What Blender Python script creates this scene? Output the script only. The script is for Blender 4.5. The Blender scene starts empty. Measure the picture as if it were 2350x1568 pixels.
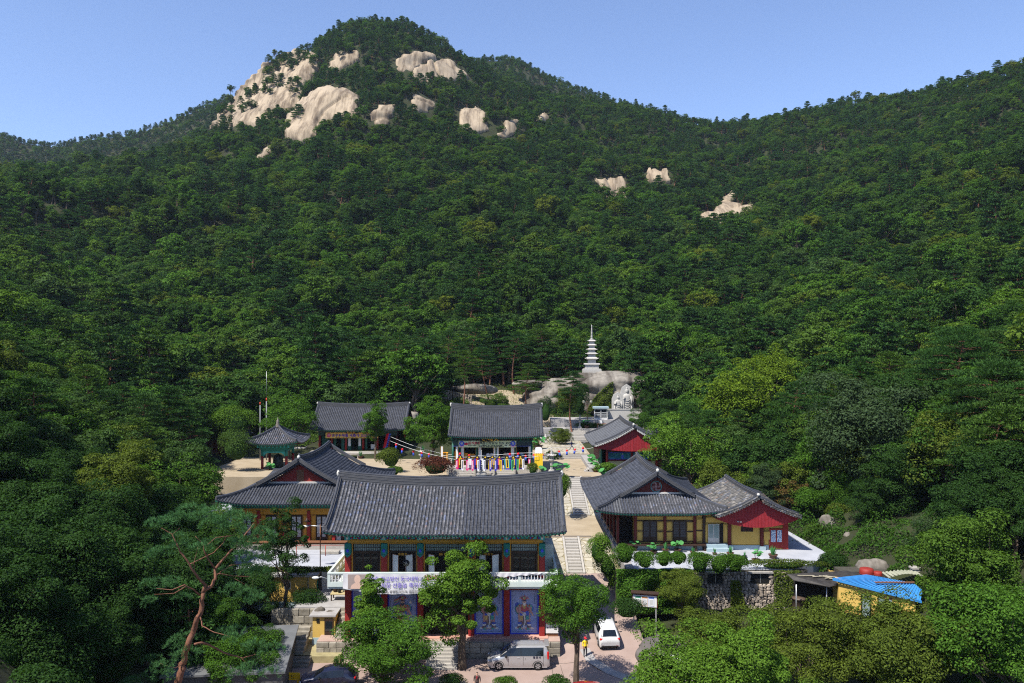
import bpy, bmesh, math, random
import numpy as np
from mathutils import Vector, Matrix, Euler

random.seed(7)
RNG = np.random.default_rng(7)
scene = bpy.context.scene
COL = scene.collection
R = math.radians

# ------------------------------------------------------------------ camera
F, U0, V0, EYE = 1828.0, 1175.0, 808.0, 26.0
HAZE = 0.00007
cam_data = bpy.data.cameras.new("camera")
cam_data.sensor_width = 36.0
cam_data.lens = 36.0 * F / 2350.0
cam_data.shift_y = 24.0 / 2350.0
cam_data.clip_end = 6000
camera = bpy.data.objects.new("camera", cam_data)
camera.location = (0, 0, EYE)
camera.rotation_euler = (R(90), 0, 0)
COL.objects.link(camera)
scene.camera = camera

# ------------------------------------------------------------------ sky and sun
SUN_DIR = Vector((-0.46, -0.47, 1.0)).normalized()      # towards the sun
SUN_EL = math.asin(SUN_DIR.z)
SUN_AZ = math.atan2(SUN_DIR.x, SUN_DIR.y)
world = bpy.data.worlds.new("World")
scene.world = world
world.use_nodes = True
wn = world.node_tree.nodes; wl = world.node_tree.links
wn.clear()
sky = wn.new("ShaderNodeTexSky"); sky.sky_type = 'NISHITA'; sky.sun_disc = False
sky.sun_elevation = SUN_EL; sky.sun_rotation = SUN_AZ
sky.altitude = 200; sky.air_density = 0.9; sky.dust_density = 0.3; sky.ozone_density = 4.0
bg = wn.new("ShaderNodeBackground"); bg.inputs["Strength"].default_value = 0.128
wo = wn.new("ShaderNodeOutputWorld")
tint = wn.new("ShaderNodeMix"); tint.data_type = 'RGBA'; tint.blend_type = 'MULTIPLY'; tint.inputs[0].default_value = 1; tint.inputs[7].default_value = (1.06, 0.98, 1.02, 1)
wl.new(sky.outputs[0], tint.inputs[6]); wl.new(tint.outputs[2], bg.inputs[0]); wl.new(bg.outputs[0], wo.inputs[0])
sun_data = bpy.data.lights.new("sun", 'SUN'); sun_data.energy = 5.0; sun_data.angle = R(0.53)
sun_data.color = (1.0, 0.94, 0.84)
sun = bpy.data.objects.new("sun", sun_data); COL.objects.link(sun)
sun.location = (-60, -60, 160)
sun.rotation_euler = (-SUN_DIR).to_track_quat('-Z', 'Y').to_euler()
scene.view_settings.view_transform = 'Standard'
scene.view_settings.look = 'None'
scene.view_settings.gamma = 1.0
scene.view_settings.exposure = 0.8
scene.view_settings.use_curve_mapping = False
scene.cycles.max_bounces = 5
scene.cycles.diffuse_bounces = 3
scene.cycles.glossy_bounces = 2
scene.cycles.transmission_bounces = 3
scene.cycles.transparent_max_bounces = 8
scene.cycles.volume_bounces = 0
scene.cycles.use_denoising = False
scene.cycles.filter_width = 1.15
scene.cycles.sample_clamp_indirect = 4.0

# ------------------------------------------------------------------ helpers
def wp(U, V, Y):
    """world point seen at photo coordinates (2350 x 1568 scale) at depth Y"""
    return Vector(((U - U0) * Y / F, Y, EYE - (V - V0) * Y / F))
def Yz(V, z):
    """depth at which a level z is seen at row V"""
    return (EYE - z) * F / (V - V0)
def Xu(U, Y): return (U - U0) * Y / F
def lerp(a, b, t): return a + (b - a) * t

def tag(o, label=None, cat=None, group=None, kind=None):
    if label: o["label"] = label
    if cat: o["category"] = cat
    if group: o["group"] = group
    if kind: o["kind"] = kind
    return o
def thing(name, label, cat, loc=(0, 0, 0), rz=0.0, group=None, scale=1.0):
    o = bpy.data.objects.new(name, None); COL.objects.link(o)
    o.empty_display_size = 0.3
    o.location = loc; o.rotation_euler = (0, 0, rz); o.scale = (scale,) * 3
    return tag(o, label, cat, group)
def link(name, me, parent=None, loc=None, rz=None, kind=None):
    o = bpy.data.objects.new(name, me); COL.objects.link(o)
    if parent: o.parent = parent
    if loc is not None: o.location = loc
    if rz is not None: o.rotation_euler = (0, 0, rz)
    if kind: o["kind"] = kind
    return o
def copy_tree(o, parent=None):
    c = o.copy(); COL.objects.link(c); c.parent = parent
    for ch in list(o.children): copy_tree(ch, c)
    return c

class MB:
    """collects geometry; build() links it as one mesh object"""
    def __init__(s): s.v = []; s.f = []; s.m = []; s.mi = 0; s.T = None; s.smooth = []
    def sm(s): return False
    def add(s, vs, fs, smooth=False):
        n = len(s.v)
        for p in vs:
            p = Vector(p)
            if s.T is not None: p = s.T @ p
            s.v.append(p[:])
        for f in fs:
            s.f.append(tuple(i + n for i in f)); s.m.append(s.mi); s.smooth.append(smooth)
        return s
    def box(s, x0, x1, y0, y1, z0, z1):
        if x0 > x1: x0, x1 = x1, x0
        if y0 > y1: y0, y1 = y1, y0
        if z0 > z1: z0, z1 = z1, z0
        return s.add([(x0, y0, z0), (x1, y0, z0), (x1, y1, z0), (x0, y1, z0), (x0, y0, z1), (x1, y0, z1), (x1, y1, z1), (x0, y1, z1)],
                     [(0, 3, 2, 1), (4, 5, 6, 7), (0, 1, 5, 4), (1, 2, 6, 5), (2, 3, 7, 6), (3, 0, 4, 7)])
    def bbox(s, c, d, rz=0, bev=0.0, rx=0, ry=0):
        """bevelled box centred at c with size d"""
        bx, by, bz = d[0] / 2, d[1] / 2, d[2] / 2
        M = Matrix.Translation(c) @ Euler((rx, ry, rz)).to_matrix().to_4x4()
        b = min(bev, bx * .9, by * .9, bz * .9)
        if b <= 0:
            vs = [(i * bx, j * by, k * bz) for k in (-1, 1) for j in (-1, 1) for i in (-1, 1)]
            return s.add([M @ Vector(p) for p in vs], [(0, 2, 3, 1), (4, 5, 7, 6), (0, 1, 5, 4), (1, 3, 7, 5), (3, 2, 6, 7), (2, 0, 4, 6)])
        vs = []; 
        for z, e in ((-bz, b), (-bz + b, 0), (bz - b, 0), (bz, b)):
            x, y = bx - e, by - e
            cx = b if e == 0 else 0
            vs += [(x - cx, -y, z), (x, -y + cx, z), (x, y - cx, z), (x - cx, y, z), (-x + cx, y, z), (-x, y - cx, z), (-x, -y + cx, z), (-x + cx, -y, z)]
        fs = [tuple(reversed(range(8))), tuple(range(24, 32))]
        for k in range(3):
            for i in range(8):
                j = (i + 1) % 8
                fs.append((k * 8 + i, k * 8 + j, k * 8 + 8 + j, k * 8 + 8 + i))
        return s.add([M @ Vector(p) for p in vs], fs)
    def quad(s, a, b, c, d): return s.add([a, b, c, d], [(0, 1, 2, 3)])
    def poly(s, pts): return s.add(pts, [tuple(range(len(pts)))])
    def prism(s, pts, d):
        """polygon pts (3D, planar) extruded by vector d"""
        n = len(pts); d = Vector(d)
        vs = [Vector(p) for p in pts] + [Vector(p) + d for p in pts]
        fs = [tuple(range(n)), tuple(reversed(range(n, 2 * n)))] + [(i, i + n, (i + 1) % n + n, (i + 1) % n) for i in range(n)]
        return s.add(vs, fs)
    def tube(s, pts, rad, n=6, cap=True, smooth=True):
        pts = [Vector(p) for p in pts]
        if not hasattr(rad, '__len__'): rad = [rad] * len(pts)
        vs = []; fs = []
        up = Vector((0.123, 0.31, 0.94))
        for i, p in enumerate(pts):
            t = (pts[min(i + 1, len(pts) - 1)] - pts[max(i - 1, 0)])
            if t.length < 1e-9: t = Vector((0, 0, 1))
            t.normalize()
            if i == 0:
                a = t.cross(Vector((1, 0, 0)) if abs(t.x) < .9 else Vector((0, 1, 0))).normalized()
            else:
                a = (a - t * a.dot(t)).normalized()
            b = t.cross(a)
            for k in range(n):
                g = 2 * math.pi * k / n
                vs.append(p + (a * math.cos(g) + b * math.sin(g)) * rad[i])
        for i in range(len(pts) - 1):
            for k in range(n):
                j = (k + 1) % n
                fs.append((i * n + k, i * n + j, i * n + n + j, i * n + n + k))
        if cap: fs.append(tuple(reversed(range(n)))); fs.append(tuple(range((len(pts) - 1) * n, len(pts) * n)))
        return s.add(vs, fs, smooth)
    def lathe(s, prof, c=(0, 0, 0), n=12, smooth=True, ang=0.0):
        """prof: (radius, z) bottom to top"""
        vs = []; fs = []
        for r_, z in prof:
            for k in range(n):
                g = ang + 2 * math.pi * k / n
                vs.append((c[0] + r_ * math.cos(g), c[1] + r_ * math.sin(g), c[2] + z))
        m = len(prof)
        for i in range(m - 1):
            for k in range(n):
                j = (k + 1) % n
                fs.append((i * n + k, i * n + j, i * n + n + j, i * n + n + k))
        fs.append(tuple(reversed(range(n)))); fs.append(tuple(range((m - 1) * n, m * n)))
        return s.add(vs, fs, smooth)
    def blob(s, c, r_, n=8, m=5, jit=0.0, rng=random, smooth=True):
        vs = [(0, 0, -1)]; 
        for i in range(1, m):
            ph = -math.pi / 2 + math.pi * i / m
            for k in range(n):
                g = 2 * math.pi * (k + .5 * (i % 2)) / n
                q = 1 + rng.uniform(-jit, jit)
                vs.append((math.cos(ph) * math.cos(g) * q, math.cos(ph) * math.sin(g) * q, math.sin(ph) * q))
        vs.append((0, 0, 1))
        fs = [(0, 1 + (k + 1) % n, 1 + k) for k in range(n)]
        for i in range(m - 2):
            for k in range(n):
                a = 1 + i * n; fs.append((a + k, a + (k + 1) % n, a + n + (k + 1) % n, a + n + k))
        l = len(vs) - 1; a = 1 + (m - 2) * n
        fs += [(l, a + k, a + (k + 1) % n) for k in range(n)]
        return s.add([(c[0] + v[0] * r_[0], c[1] + v[1] * r_[1], c[2] + v[2] * r_[2]) for v in vs], fs, smooth)
    def mesh(s, name, mats):
        me = bpy.data.meshes.new(name)
        me.from_pydata(s.v, [], s.f)
        if not isinstance(mats, (list, tuple)): mats = [mats]
        for m in mats: me.materials.append(m)
        me.polygons.foreach_set("material_index", s.m)
        me.polygons.foreach_set("use_smooth", s.smooth)
        me.update()
        return me
    def build(s, name, mats, parent=None, kind=None, loc=None, label=None, rz=None):
        if not s.v: return None
        o = link(name, s.mesh(name, mats), parent, loc, rz, kind)
        if label: o["label"] = label
        return o

def quads_mesh(name, V, nper, mats, mat_idx=None):
    """V: (N*nper,3) array, faces of nper consecutive verts"""
    N = len(V) // nper
    me = bpy.data.meshes.new(name)
    me.vertices.add(len(V)); me.vertices.foreach_set("co", np.asarray(V, dtype=np.float32).ravel())
    me.loops.add(len(V)); me.loops.foreach_set("vertex_index", np.arange(len(V), dtype=np.int32))
    me.polygons.add(N)
    me.polygons.foreach_set("loop_start", np.arange(0, len(V), nper, dtype=np.int32))
    if not isinstance(mats, (list, tuple)): mats = [mats]
    for m in mats: me.materials.append(m)
    if mat_idx is not None: me.polygons.foreach_set("material_index", mat_idx)
    me.update(calc_edges=True)
    return me
def grid_mesh(name, P, mats, smooth=True):
    """P: (n,m,3) array of points"""
    n, m = P.shape[:2]
    idx = np.arange(n * m).reshape(n, m)
    q = np.stack([idx[:-1, :-1], idx[1:, :-1], idx[1:, 1:], idx[:-1, 1:]], -1).reshape(-1, 4)
    me = bpy.data.meshes.new(name)
    me.vertices.add(n * m); me.vertices.foreach_set("co", P.astype(np.float32).ravel())
    me.loops.add(q.size); me.loops.foreach_set("vertex_index", q.astype(np.int32).ravel())
    me.polygons.add(len(q)); me.polygons.foreach_set("loop_start", np.arange(0, q.size, 4, dtype=np.int32))
    me.polygons.foreach_set("use_smooth", np.full(len(q), smooth))
    if not isinstance(mats, (list, tuple)): mats = [mats]
    for mt in mats: me.materials.append(mt)
    me.update(calc_edges=True)
    return me

# ------------------------------------------------------------------ materials
def mat(name, col, col2=None, scale=3.0, rough=0.8, spec=0.3, metal=0.0, bump=0.0, bscale=None, stretch=(1, 1, 1),
        contrast=0.25, orand=0.0, irand=0.0, col3=None, coat=0.0, detail=6.0, extra=None):
    m = bpy.data.materials.new(name); m.use_nodes = True
    nt = m.node_tree; N = nt.nodes; L = nt.links
    b = N["Principled BSDF"]
    b.inputs["Roughness"].default_value = rough
    b.inputs["Specular IOR Level"].default_value = spec
    b.inputs["Metallic"].default_value = metal
    b.inputs["Coat Weight"].default_value = coat
    geo = N.new("ShaderNodeNewGeometry")
    mp = N.new("ShaderNodeMapping"); mp.inputs["Scale"].default_value = stretch
    L.new(geo.outputs["Position"], mp.inputs[0])
    out = None
    if col2 is not None:
        nz = N.new("ShaderNodeTexNoise"); nz.inputs["Scale"].default_value = scale; nz.inputs["Detail"].default_value = detail
        nz.inputs["Roughness"].default_value = 0.6
        L.new(mp.outputs[0], nz.inputs[0])
        cr = N.new("ShaderNodeValToRGB")
        cr.color_ramp.elements[0].position = 0.5 - contrast; cr.color_ramp.elements[0].color = (*col, 1)
        cr.color_ramp.elements[1].position = 0.5 + contrast; cr.color_ramp.elements[1].color = (*col2, 1)
        if col3:
            e = cr.color_ramp.elements.new(0.5); e.color = (*col3, 1)
        L.new(nz.outputs[0], cr.inputs[0]); out = cr.outputs[0]
    else:
        rgb = N.new("ShaderNodeRGB"); rgb.outputs[0].default_value = (*col, 1); out = rgb.outputs[0]
    if orand or irand:
        oi = N.new("ShaderNodeObjectInfo")
        ad = N.new("ShaderNodeMath"); ad.operation = 'ADD'
        if orand: L.new(oi.outputs["Random"], ad.inputs[0])
        else: ad.inputs[0].default_value = 0
        if irand: L.new(geo.outputs["Random Per Island"], ad.inputs[1])
        else: ad.inputs[1].default_value = 0
        fr = N.new("ShaderNodeMath"); fr.operation = 'FRACT'; L.new(ad.outputs[0], fr.inputs[0])
        k = max(orand, irand)
        mr = N.new("ShaderNodeMapRange"); mr.inputs["To Min"].default_value = 1 - k; mr.inputs["To Max"].default_value = 1 + k
        L.new(fr.outputs[0], mr.inputs[0])
        mx = N.new("ShaderNodeMix"); mx.data_type = 'RGBA'; mx.blend_type = 'MULTIPLY'; mx.inputs[0].default_value = 1
        L.new(out, mx.inputs[6]); L.new(mr.outputs[0], mx.inputs[7]); out = mx.outputs[2]
    if extra: out = extra(nt, geo, mp, out)
    L.new(out, b.inputs["Base Color"])
    if bump:
        nb = N.new("ShaderNodeTexNoise"); nb.inputs["Scale"].default_value = bscale or scale * 3; nb.inputs["Detail"].default_value = 5
        L.new(mp.outputs[0], nb.inputs[0])
        bp = N.new("ShaderNodeBump"); bp.inputs["Strength"].default_value = 0.8; bp.inputs["Distance"].default_value = bump
        L.new(nb.outputs[0], bp.inputs["Height"]); L.new(bp.outputs[0], b.inputs["Normal"])
    return m

def leaf_mat(name, stops, trans=0.28, ivar=0.5, rough=0.65, spec=0.07, pscale=0.035):
    """stops: list of colours picked per tree; leaves vary round them"""
    m = bpy.data.materials.new(name); m.use_nodes = True
    nt = m.node_tree; N = nt.nodes; L = nt.links
    b = N["Principled BSDF"]; b.inputs["Roughness"].default_value = rough; b.inputs["Specular IOR Level"].default_value = spec
    oi = N.new("ShaderNodeObjectInfo"); geo = N.new("ShaderNodeNewGeometry")
    cr = N.new("ShaderNodeValToRGB")
    els = cr.color_ramp.elements
    while len(els) < len(stops): els.new(0.5)
    for i, c in enumerate(stops):
        els[i].position = i / max(1, len(stops) - 1); els[i].color = (*c, 1)
    L.new(oi.outputs["Random"], cr.inputs[0])
    mr = N.new("ShaderNodeMapRange"); mr.inputs["To Min"].default_value = 1 - ivar; mr.inputs["To Max"].default_value = 1 + ivar
    L.new(geo.outputs["Random Per Island"], mr.inputs[0])
    mx = N.new("ShaderNodeMix"); mx.data_type = 'RGBA'; mx.blend_type = 'MULTIPLY'; mx.inputs[0].default_value = 1
    L.new(cr.outputs[0], mx.inputs[6]); L.new(mr.outputs[0], mx.inputs[7])
    L.new(mx.outputs[2], b.inputs["Base Color"])
    tr = N.new("ShaderNodeBsdfTranslucent")
    hs = N.new("ShaderNodeMix"); hs.data_type = 'RGBA'; hs.blend_type = 'MULTIPLY'; hs.inputs[0].default_value = 1
    hs.inputs[7].default_value = (1.5, 1.6, 0.6, 1)
    L.new(mx.outputs[2], hs.inputs[6]); L.new(hs.outputs[2], tr.inputs[0])
    ms = N.new("ShaderNodeMixShader"); ms.inputs[0].default_value = trans
    L.new(b.outputs[0], ms.inputs[1]); L.new(tr.outputs[0], ms.inputs[2])
    L.new(ms.outputs[0], N["Material Output"].inputs[0])
    return m

LEAF = leaf_mat("leaf_green", [(0.040, 0.096, 0.011), (0.052, 0.118, 0.013), (0.066, 0.120, 0.013), (0.022, 0.052, 0.009), (0.044, 0.084, 0.022), (0.056, 0.104, 0.013), (0.040, 0.094, 0.011), (0.026, 0.064, 0.010), (0.020, 0.050, 0.011), (0.036, 0.082, 0.011), (0.095, 0.120, 0.012)])
LEAF_G = leaf_mat("leaf_mid_green", [(0.044, 0.104, 0.011), (0.050, 0.112, 0.012)])
LEAF_BRIGHT = leaf_mat("leaf_bright", [(0.062, 0.125, 0.013), (0.078, 0.150, 0.016)], ivar=.4)
LEAF_YELLOW = leaf_mat("leaf_yellow_green", [(0.082, 0.135, 0.010), (0.092, 0.145, 0.011)], ivar=.35)
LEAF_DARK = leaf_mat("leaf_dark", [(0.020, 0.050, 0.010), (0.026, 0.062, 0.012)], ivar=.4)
LEAF_GREY = leaf_mat("leaf_grey_green", [(0.034, 0.060, 0.024), (0.042, 0.072, 0.028)], ivar=.4)
LEAF_RED = leaf_mat("leaf_maroon", [(0.075, 0.022, 0.016), (0.09, 0.03, 0.018)], ivar=.5)
LEAF_OLIVE = leaf_mat("leaf_olive", [(0.062, 0.092, 0.013), (0.075, 0.105, 0.014)], ivar=.45)
NEEDLE = leaf_mat("pine_needles", [(0.024, 0.066, 0.013), (0.034, 0.084, 0.015), (0.028, 0.070, 0.019), (0.050, 0.098, 0.012)], trans=.1, ivar=.4)
BARK = mat("bark_grey_brown", (0.05, 0.038, 0.028), (0.12, 0.09, 0.065), scale=9, bump=.03, stretch=(1, 1, .3), rough=.95)
BARK_RED = mat("bark_red_pine", (0.10, 0.045, 0.027), (0.22, 0.10, 0.062), scale=7, bump=.03, stretch=(1, 1, .4), rough=.95)
SOIL = mat("forest_soil", (0.016, 0.016, 0.008), (0.030, 0.040, 0.012), scale=.35, rough=1, bump=.1, bscale=1.5)
def granite_extra(nt, geo, mp, out):
    N = nt.nodes; L = nt.links
    m2 = N.new("ShaderNodeMapping"); m2.inputs["Scale"].default_value = (0.55, 0.07, 0.09); L.new(geo.outputs["Position"], m2.inputs[0])
    nz = N.new("ShaderNodeTexNoise"); nz.inputs["Scale"].default_value = 0.55; nz.inputs["Detail"].default_value = 9; nz.inputs["Roughness"].default_value = .68
    L.new(m2.outputs[0], nz.inputs[0])
    cr = N.new("ShaderNodeValToRGB"); cr.color_ramp.elements[0].position = .40; cr.color_ramp.elements[0].color = (.30, .27, .25, 1)
    cr.color_ramp.elements[1].position = .56; cr.color_ramp.elements[1].color = (1, 1, 1, 1)
    L.new(nz.outputs[0], cr.inputs[0])
    mx = N.new("ShaderNodeMix"); mx.data_type = 'RGBA'; mx.blend_type = 'MULTIPLY'; mx.inputs[0].default_value = .85
    L.new(out, mx.inputs[6]); L.new(cr.outputs[0], mx.inputs[7])
    return mx.outputs[2]
GRANITE = mat("cliff_granite", (0.25, 0.20, 0.14), (0.36, 0.29, 0.205), scale=.12, rough=.9, bump=.10, bscale=.12, extra=granite_extra)
BOULDER = mat("boulder_granite", (0.11, 0.10, 0.085), (0.27, 0.245, 0.21), scale=.8, rough=.9, bump=.10, bscale=1.6, extra=granite_extra)
# ------------------------------------------------------------------ land
TU = np.array([-300, 0, 250, 500, 750, 1000, 1250, 1500, 1750, 2000, 2350, 2700], float)
TY = np.array([30, 50, 70, 80, 100, 130, 150, 165, 190, 220, 300], float)
TZ = np.array([
 [14, 8, 3, -2, -3, -3, -3, -3, -3, -2, 0, 4],
 [16, 9, 3, -1, -1, -1, -1, -1, -1, 0, 2, 8],
 [20, 11, 5, 0, -.4, -.4, -.4, -.4, -.2, 1.4, 7, 15],
 [22, 12, 6, 1.2, .6, .6, 1.2, .6, 1.0, 5.2, 11, 19],
 [26, 15, 9, 3.4, 3.4, 3.6, 3.8, 3.4, 3.9, 9.5, 17, 26],
 [32, 20, 12, 7, 7, 7, 7, 7, 8, 14, 24, 36],
 [37, 24, 15, 10, 11, 12.5, 7.4, 7.8, 12, 18, 28, 42],
 [41, 28, 19, 13, 15, 15.6, 9.5, 9.5, 16, 21, 32, 48],
 [48, 34, 25, 20, 20, 20, 18.5, 18, 21, 28, 42, 58],
 [58, 42, 34, 29, 28, 28, 26, 25, 27, 37, 53, 70],
 [95, 78, 72, 68, 66, 65, 60, 57, 58, 68, 95, 120]], float)
# skyline of the near mountain: U, V of the tree tops, distance
RU = np.array([-500, -200, 0, 200, 350, 480, 520, 560, 620, 690, 740, 800, 860, 940, 1000, 1050, 1100, 1150, 1250, 1400, 1500, 1560, 1660, 1740, 1850, 1950, 2100, 2200, 2300, 2350, 2600, 2900], float)
RV = np.array([390, 385, 382, 372, 347, 292, 252, 212, 165, 118, 72, 42, 36, 46, 78, 110, 146, 172, 205, 232, 246, 262, 275, 268, 243, 220, 203, 180, 150, 130, 70, 40], float)
RY = np.array([400, 410, 430, 450, 480, 510, 515, 520, 530, 545, 555, 560, 565, 565, 565, 565, 570, 580, 600, 620, 630, 640, 640, 620, 590, 560, 510, 480, 450, 440, 400, 380], float)
MF = 0.42
NS = 9.0   # canopy height above ground

def interp_rows(U):
    """per U: arrays of knots (Y, z)"""
    zs = np.stack([np.interp(U, TU, TZ[k]) for k in range(len(TY))], 0)
    rv = np.interp(U, RU, RV); ry = np.interp(U, RU, RY)
    rz = EYE - (rv - V0) * ry / F - 6.5
    return zs, ry, rz
def _noise2(x, y, seed):
    r = np.random.default_rng(seed)
    s = 0
    for k in range(14):
        a = r.uniform(0, 2 * np.pi); f = 2 * np.pi / r.uniform(28, 120); p = r.uniform(0, 2 * np.pi)
        s = s + np.sin((x * np.cos(a) + y * np.sin(a)) * f + p) / 14 ** .5
    return s
def ground_z(X, Y):
    X = np.asarray(X, float); Y = np.asarray(Y, float)
    U = U0 + F * X / np.maximum(Y, 20)
    zs, ry, rz = interp_rows(U)
    z = np.zeros_like(U)
    for k in range(len(TY) - 1):
        t = np.clip((Y - TY[k]) / (TY[k + 1] - TY[k]), 0, 1)
        m = (Y >= TY[k]) & (Y <= TY[k + 1])
        z = np.where(m, zs[k] + (zs[k + 1] - zs[k]) * t, z)
    z = np.where(Y < TY[0], zs[0], z)
    s = np.clip((Y - 300) / (ry - 300), 0, 1)
    prof = s * (0.62 + 0.76 * s - 0.38 * s * s)       # gentle foot, steep flank, rounded top
    z = np.where(Y > 300, zs[-1] + (rz - zs[-1]) * prof, z)
    over = np.maximum(Y - ry, 0)
    z = z - over * 0.45 - 0.0012 * over ** 2 * 2
    w = np.clip((Y - 150) / 120, 0, 1) * np.clip((ry - Y) / 60, 0.12, 1) 
    z = z + w * 5.0 * _noise2(X, Y, 5)
    return z
def far_z(X, Y):
    """the ridge behind"""
    U = U0 + F * X / Y
    fu = np.array([-700, -300, 0, 60, 130, 200, 300, 400, 450, 520, 640, 800, 1000, 1080, 1180, 1230, 1300, 1400, 1500, 1600, 1900, 2600], float)
    fv = np.array([330, 320, 298, 316, 323, 306, 297, 262, 240, 214, 235, 200, 150, 126, 124, 152, 184, 216, 245, 300, 380, 420], float)
    rz = EYE - (np.interp(U, fu, fv) - V0) * 850 / F - 7
    return rz - np.abs(Y - 850) * np.where(Y < 850, 0.52, 0.6) + 4 * _noise2(X, Y, 9) * np.clip(np.abs(Y - 850) / 60, 0, 1)

us = np.concatenate([np.arange(-700, -300, 40), np.arange(-300, 2700, 14), np.arange(2700, 3300, 40)]).astype(float)
ys = np.concatenate([np.arange(22, 170, 3.0), np.arange(170, 720, 4.5)]).astype(float)
UU, YY = np.meshgrid(us, ys, indexing='ij')
XX = (UU - U0) * YY / F
P = np.stack([XX, YY, ground_z(XX, YY)], -1)
land = link("hillside", grid_mesh("hillside", P[:, ::1], SOIL), kind="structure")
us2 = np.arange(-560, 2700, 20).astype(float); ys2 = np.arange(640, 1000, 8.0)
UU, YY = np.meshgrid(us2, ys2, indexing='ij'); XX = (UU - U0) * YY / F
link("far_ridge", grid_mesh("far_ridge", np.stack([XX, YY, far_z(XX, YY)], -1), SOIL), kind="structure")
# ground going on beyond and round the valley
gx = np.linspace(-930, 930, 36); gy = np.linspace(-690, 1140, 36)
GX, GY = np.meshgrid(gx, gy, indexing='ij')
link("ground", grid_mesh("ground", np.stack([GX, GY, np.full_like(GX, -9.0)], -1), SOIL), kind="structure")

# ------------------------------------------------------------------ bare granite on the mountain
ROCKS = [
 ("great bare granite slab sweeping down the left shoulder of the peak", [(478, 290), (520, 238), (560, 190), (600, 152), (650, 122), (690, 112), (735, 130), (728, 160), (700, 195), (690, 230), (655, 256), (620, 262), (585, 285), (545, 285), (510, 292)], 6.5),
 ("grey streaked granite bluff below the great slab", [(652, 300), (660, 255), (690, 232), (740, 195), (800, 205), (826, 222), (822, 268), (765, 275), (738, 290), (722, 318), (690, 330), (660, 322)], 7.5),
 ("small pale rock high under the wooded summit", [(750, 170), (755, 140), (775, 120), (824, 118), (824, 140), (795, 150), (775, 165)], 5),
 ("pale round rock face just right of the summit", [(903, 142), (935, 118), (980, 120), (1002, 130), (975, 145), (945, 168), (912, 162)], 5),
 ("domed rock face with dark streaks right of the summit", [(930, 190), (955, 150), (1000, 133), (1042, 138), (1076, 176), (1040, 186), (1000, 180), (960, 196)], 5.5),
 ("small narrow slab in the woods below the domed rock", [(940, 216), (968, 214), (1004, 240), (980, 262), (948, 258)], 4),
 ("pinkish rock patch among pines in the middle of the mountain", [(848, 266), (868, 238), (908, 240), (904, 268), (884, 294), (858, 292)], 4),
 ("broken reddish rock step right of the middle of the mountain", [(1052, 296), (1056, 250), (1090, 242), (1118, 262), (1124, 298), (1090, 308)], 4),
 ("low rock ledge at the right end of the broken rock step", [(1138, 310), (1158, 280), (1195, 272), (1186, 306), (1160, 318)], 4),
 ("low pale slab in the woods under the left bluff", [(586, 362), (608, 338), (640, 332), (626, 356), (600, 368)], 4),
 ("bare slope of rock in the woods above the stone pagoda", [(1365, 408), (1400, 402), (1428, 404), (1452, 440), (1424, 472), (1384, 476), (1388, 440)], 4),
 ("small square rock patch near the saddle", [(1482, 414), (1488, 386), (1532, 386), (1540, 418)], 4),
 ("forked bare rock slide on the right-hand slope", [(1602, 492), (1640, 480), (1660, 448), (1692, 432), (1684, 465), (1730, 468), (1724, 500), (1684, 502), (1640, 534), (1612, 516)], 4),
 ("tiny pale rock scar under the middle of the mountain", [(1228, 268), (1250, 258), (1262, 268), (1240, 280)], 3),
]
def in_poly(px, py, poly):
    c = np.zeros(px.shape, bool); n = len(poly); j = n - 1
    for i in range(n):
        xi, yi = poly[i]; xj, yj = poly[j]
        c ^= ((yi > py) != (yj > py)) & (px < (xj - xi) * (py - yi) / (yj - yi + 1e-9) + xi); j = i
    return c
def edge_dist(px, py, poly):
    d = np.full(px.shape, 1e9); n = len(poly)
    for i in range(n):
        ax, ay = poly[i]; bx, by = poly[(i + 1) % n]
        t = np.clip(((px - ax) * (bx - ax) + (py - ay) * (by - ay)) / ((bx - ax) ** 2 + (by - ay) ** 2), 0, 1)
        d = np.minimum(d, np.hypot(px - ax - t * (bx - ax), py - ay - t * (by - ay)))
    return d
YM = np.arange(160, 640, 0.9)
ROCK_XY = []
def hit_land(U, V, lift):
    """first point of the land (raised by lift) along the line of sight"""
    sh = U.shape; U = U.ravel(); V = V.ravel(); out = np.full(U.shape, np.nan)
    for k in range(0, len(U), 2500):
        u = U[k:k + 2500, None]; v = V[k:k + 2500, None]
        zr = EYE - (v - V0) * YM[None] / F
        g = ground_z((u - U0) * YM[None] / F, np.broadcast_to(YM[None], zr.shape)) + lift
        hit = g >= zr; i = hit.argmax(1)
        out[k:k + 2500] = np.where(hit.any(1), YM[i], np.nan)
    return out.reshape(sh)
def fbm(p, seed, octs=4, f0=.1):
    r = np.random.default_rng(seed); s = np.zeros(p.shape[:-1])
    for o in range(octs):
        for k in range(5):
            d = r.normal(size=3); d /= np.linalg.norm(d)
            s += np.sin(p @ d * f0 * 2 ** o * r.uniform(.7, 1.4) * 6.28 + r.uniform(0, 6.28)) / 2 ** o / 5 ** .5
    return s
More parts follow.
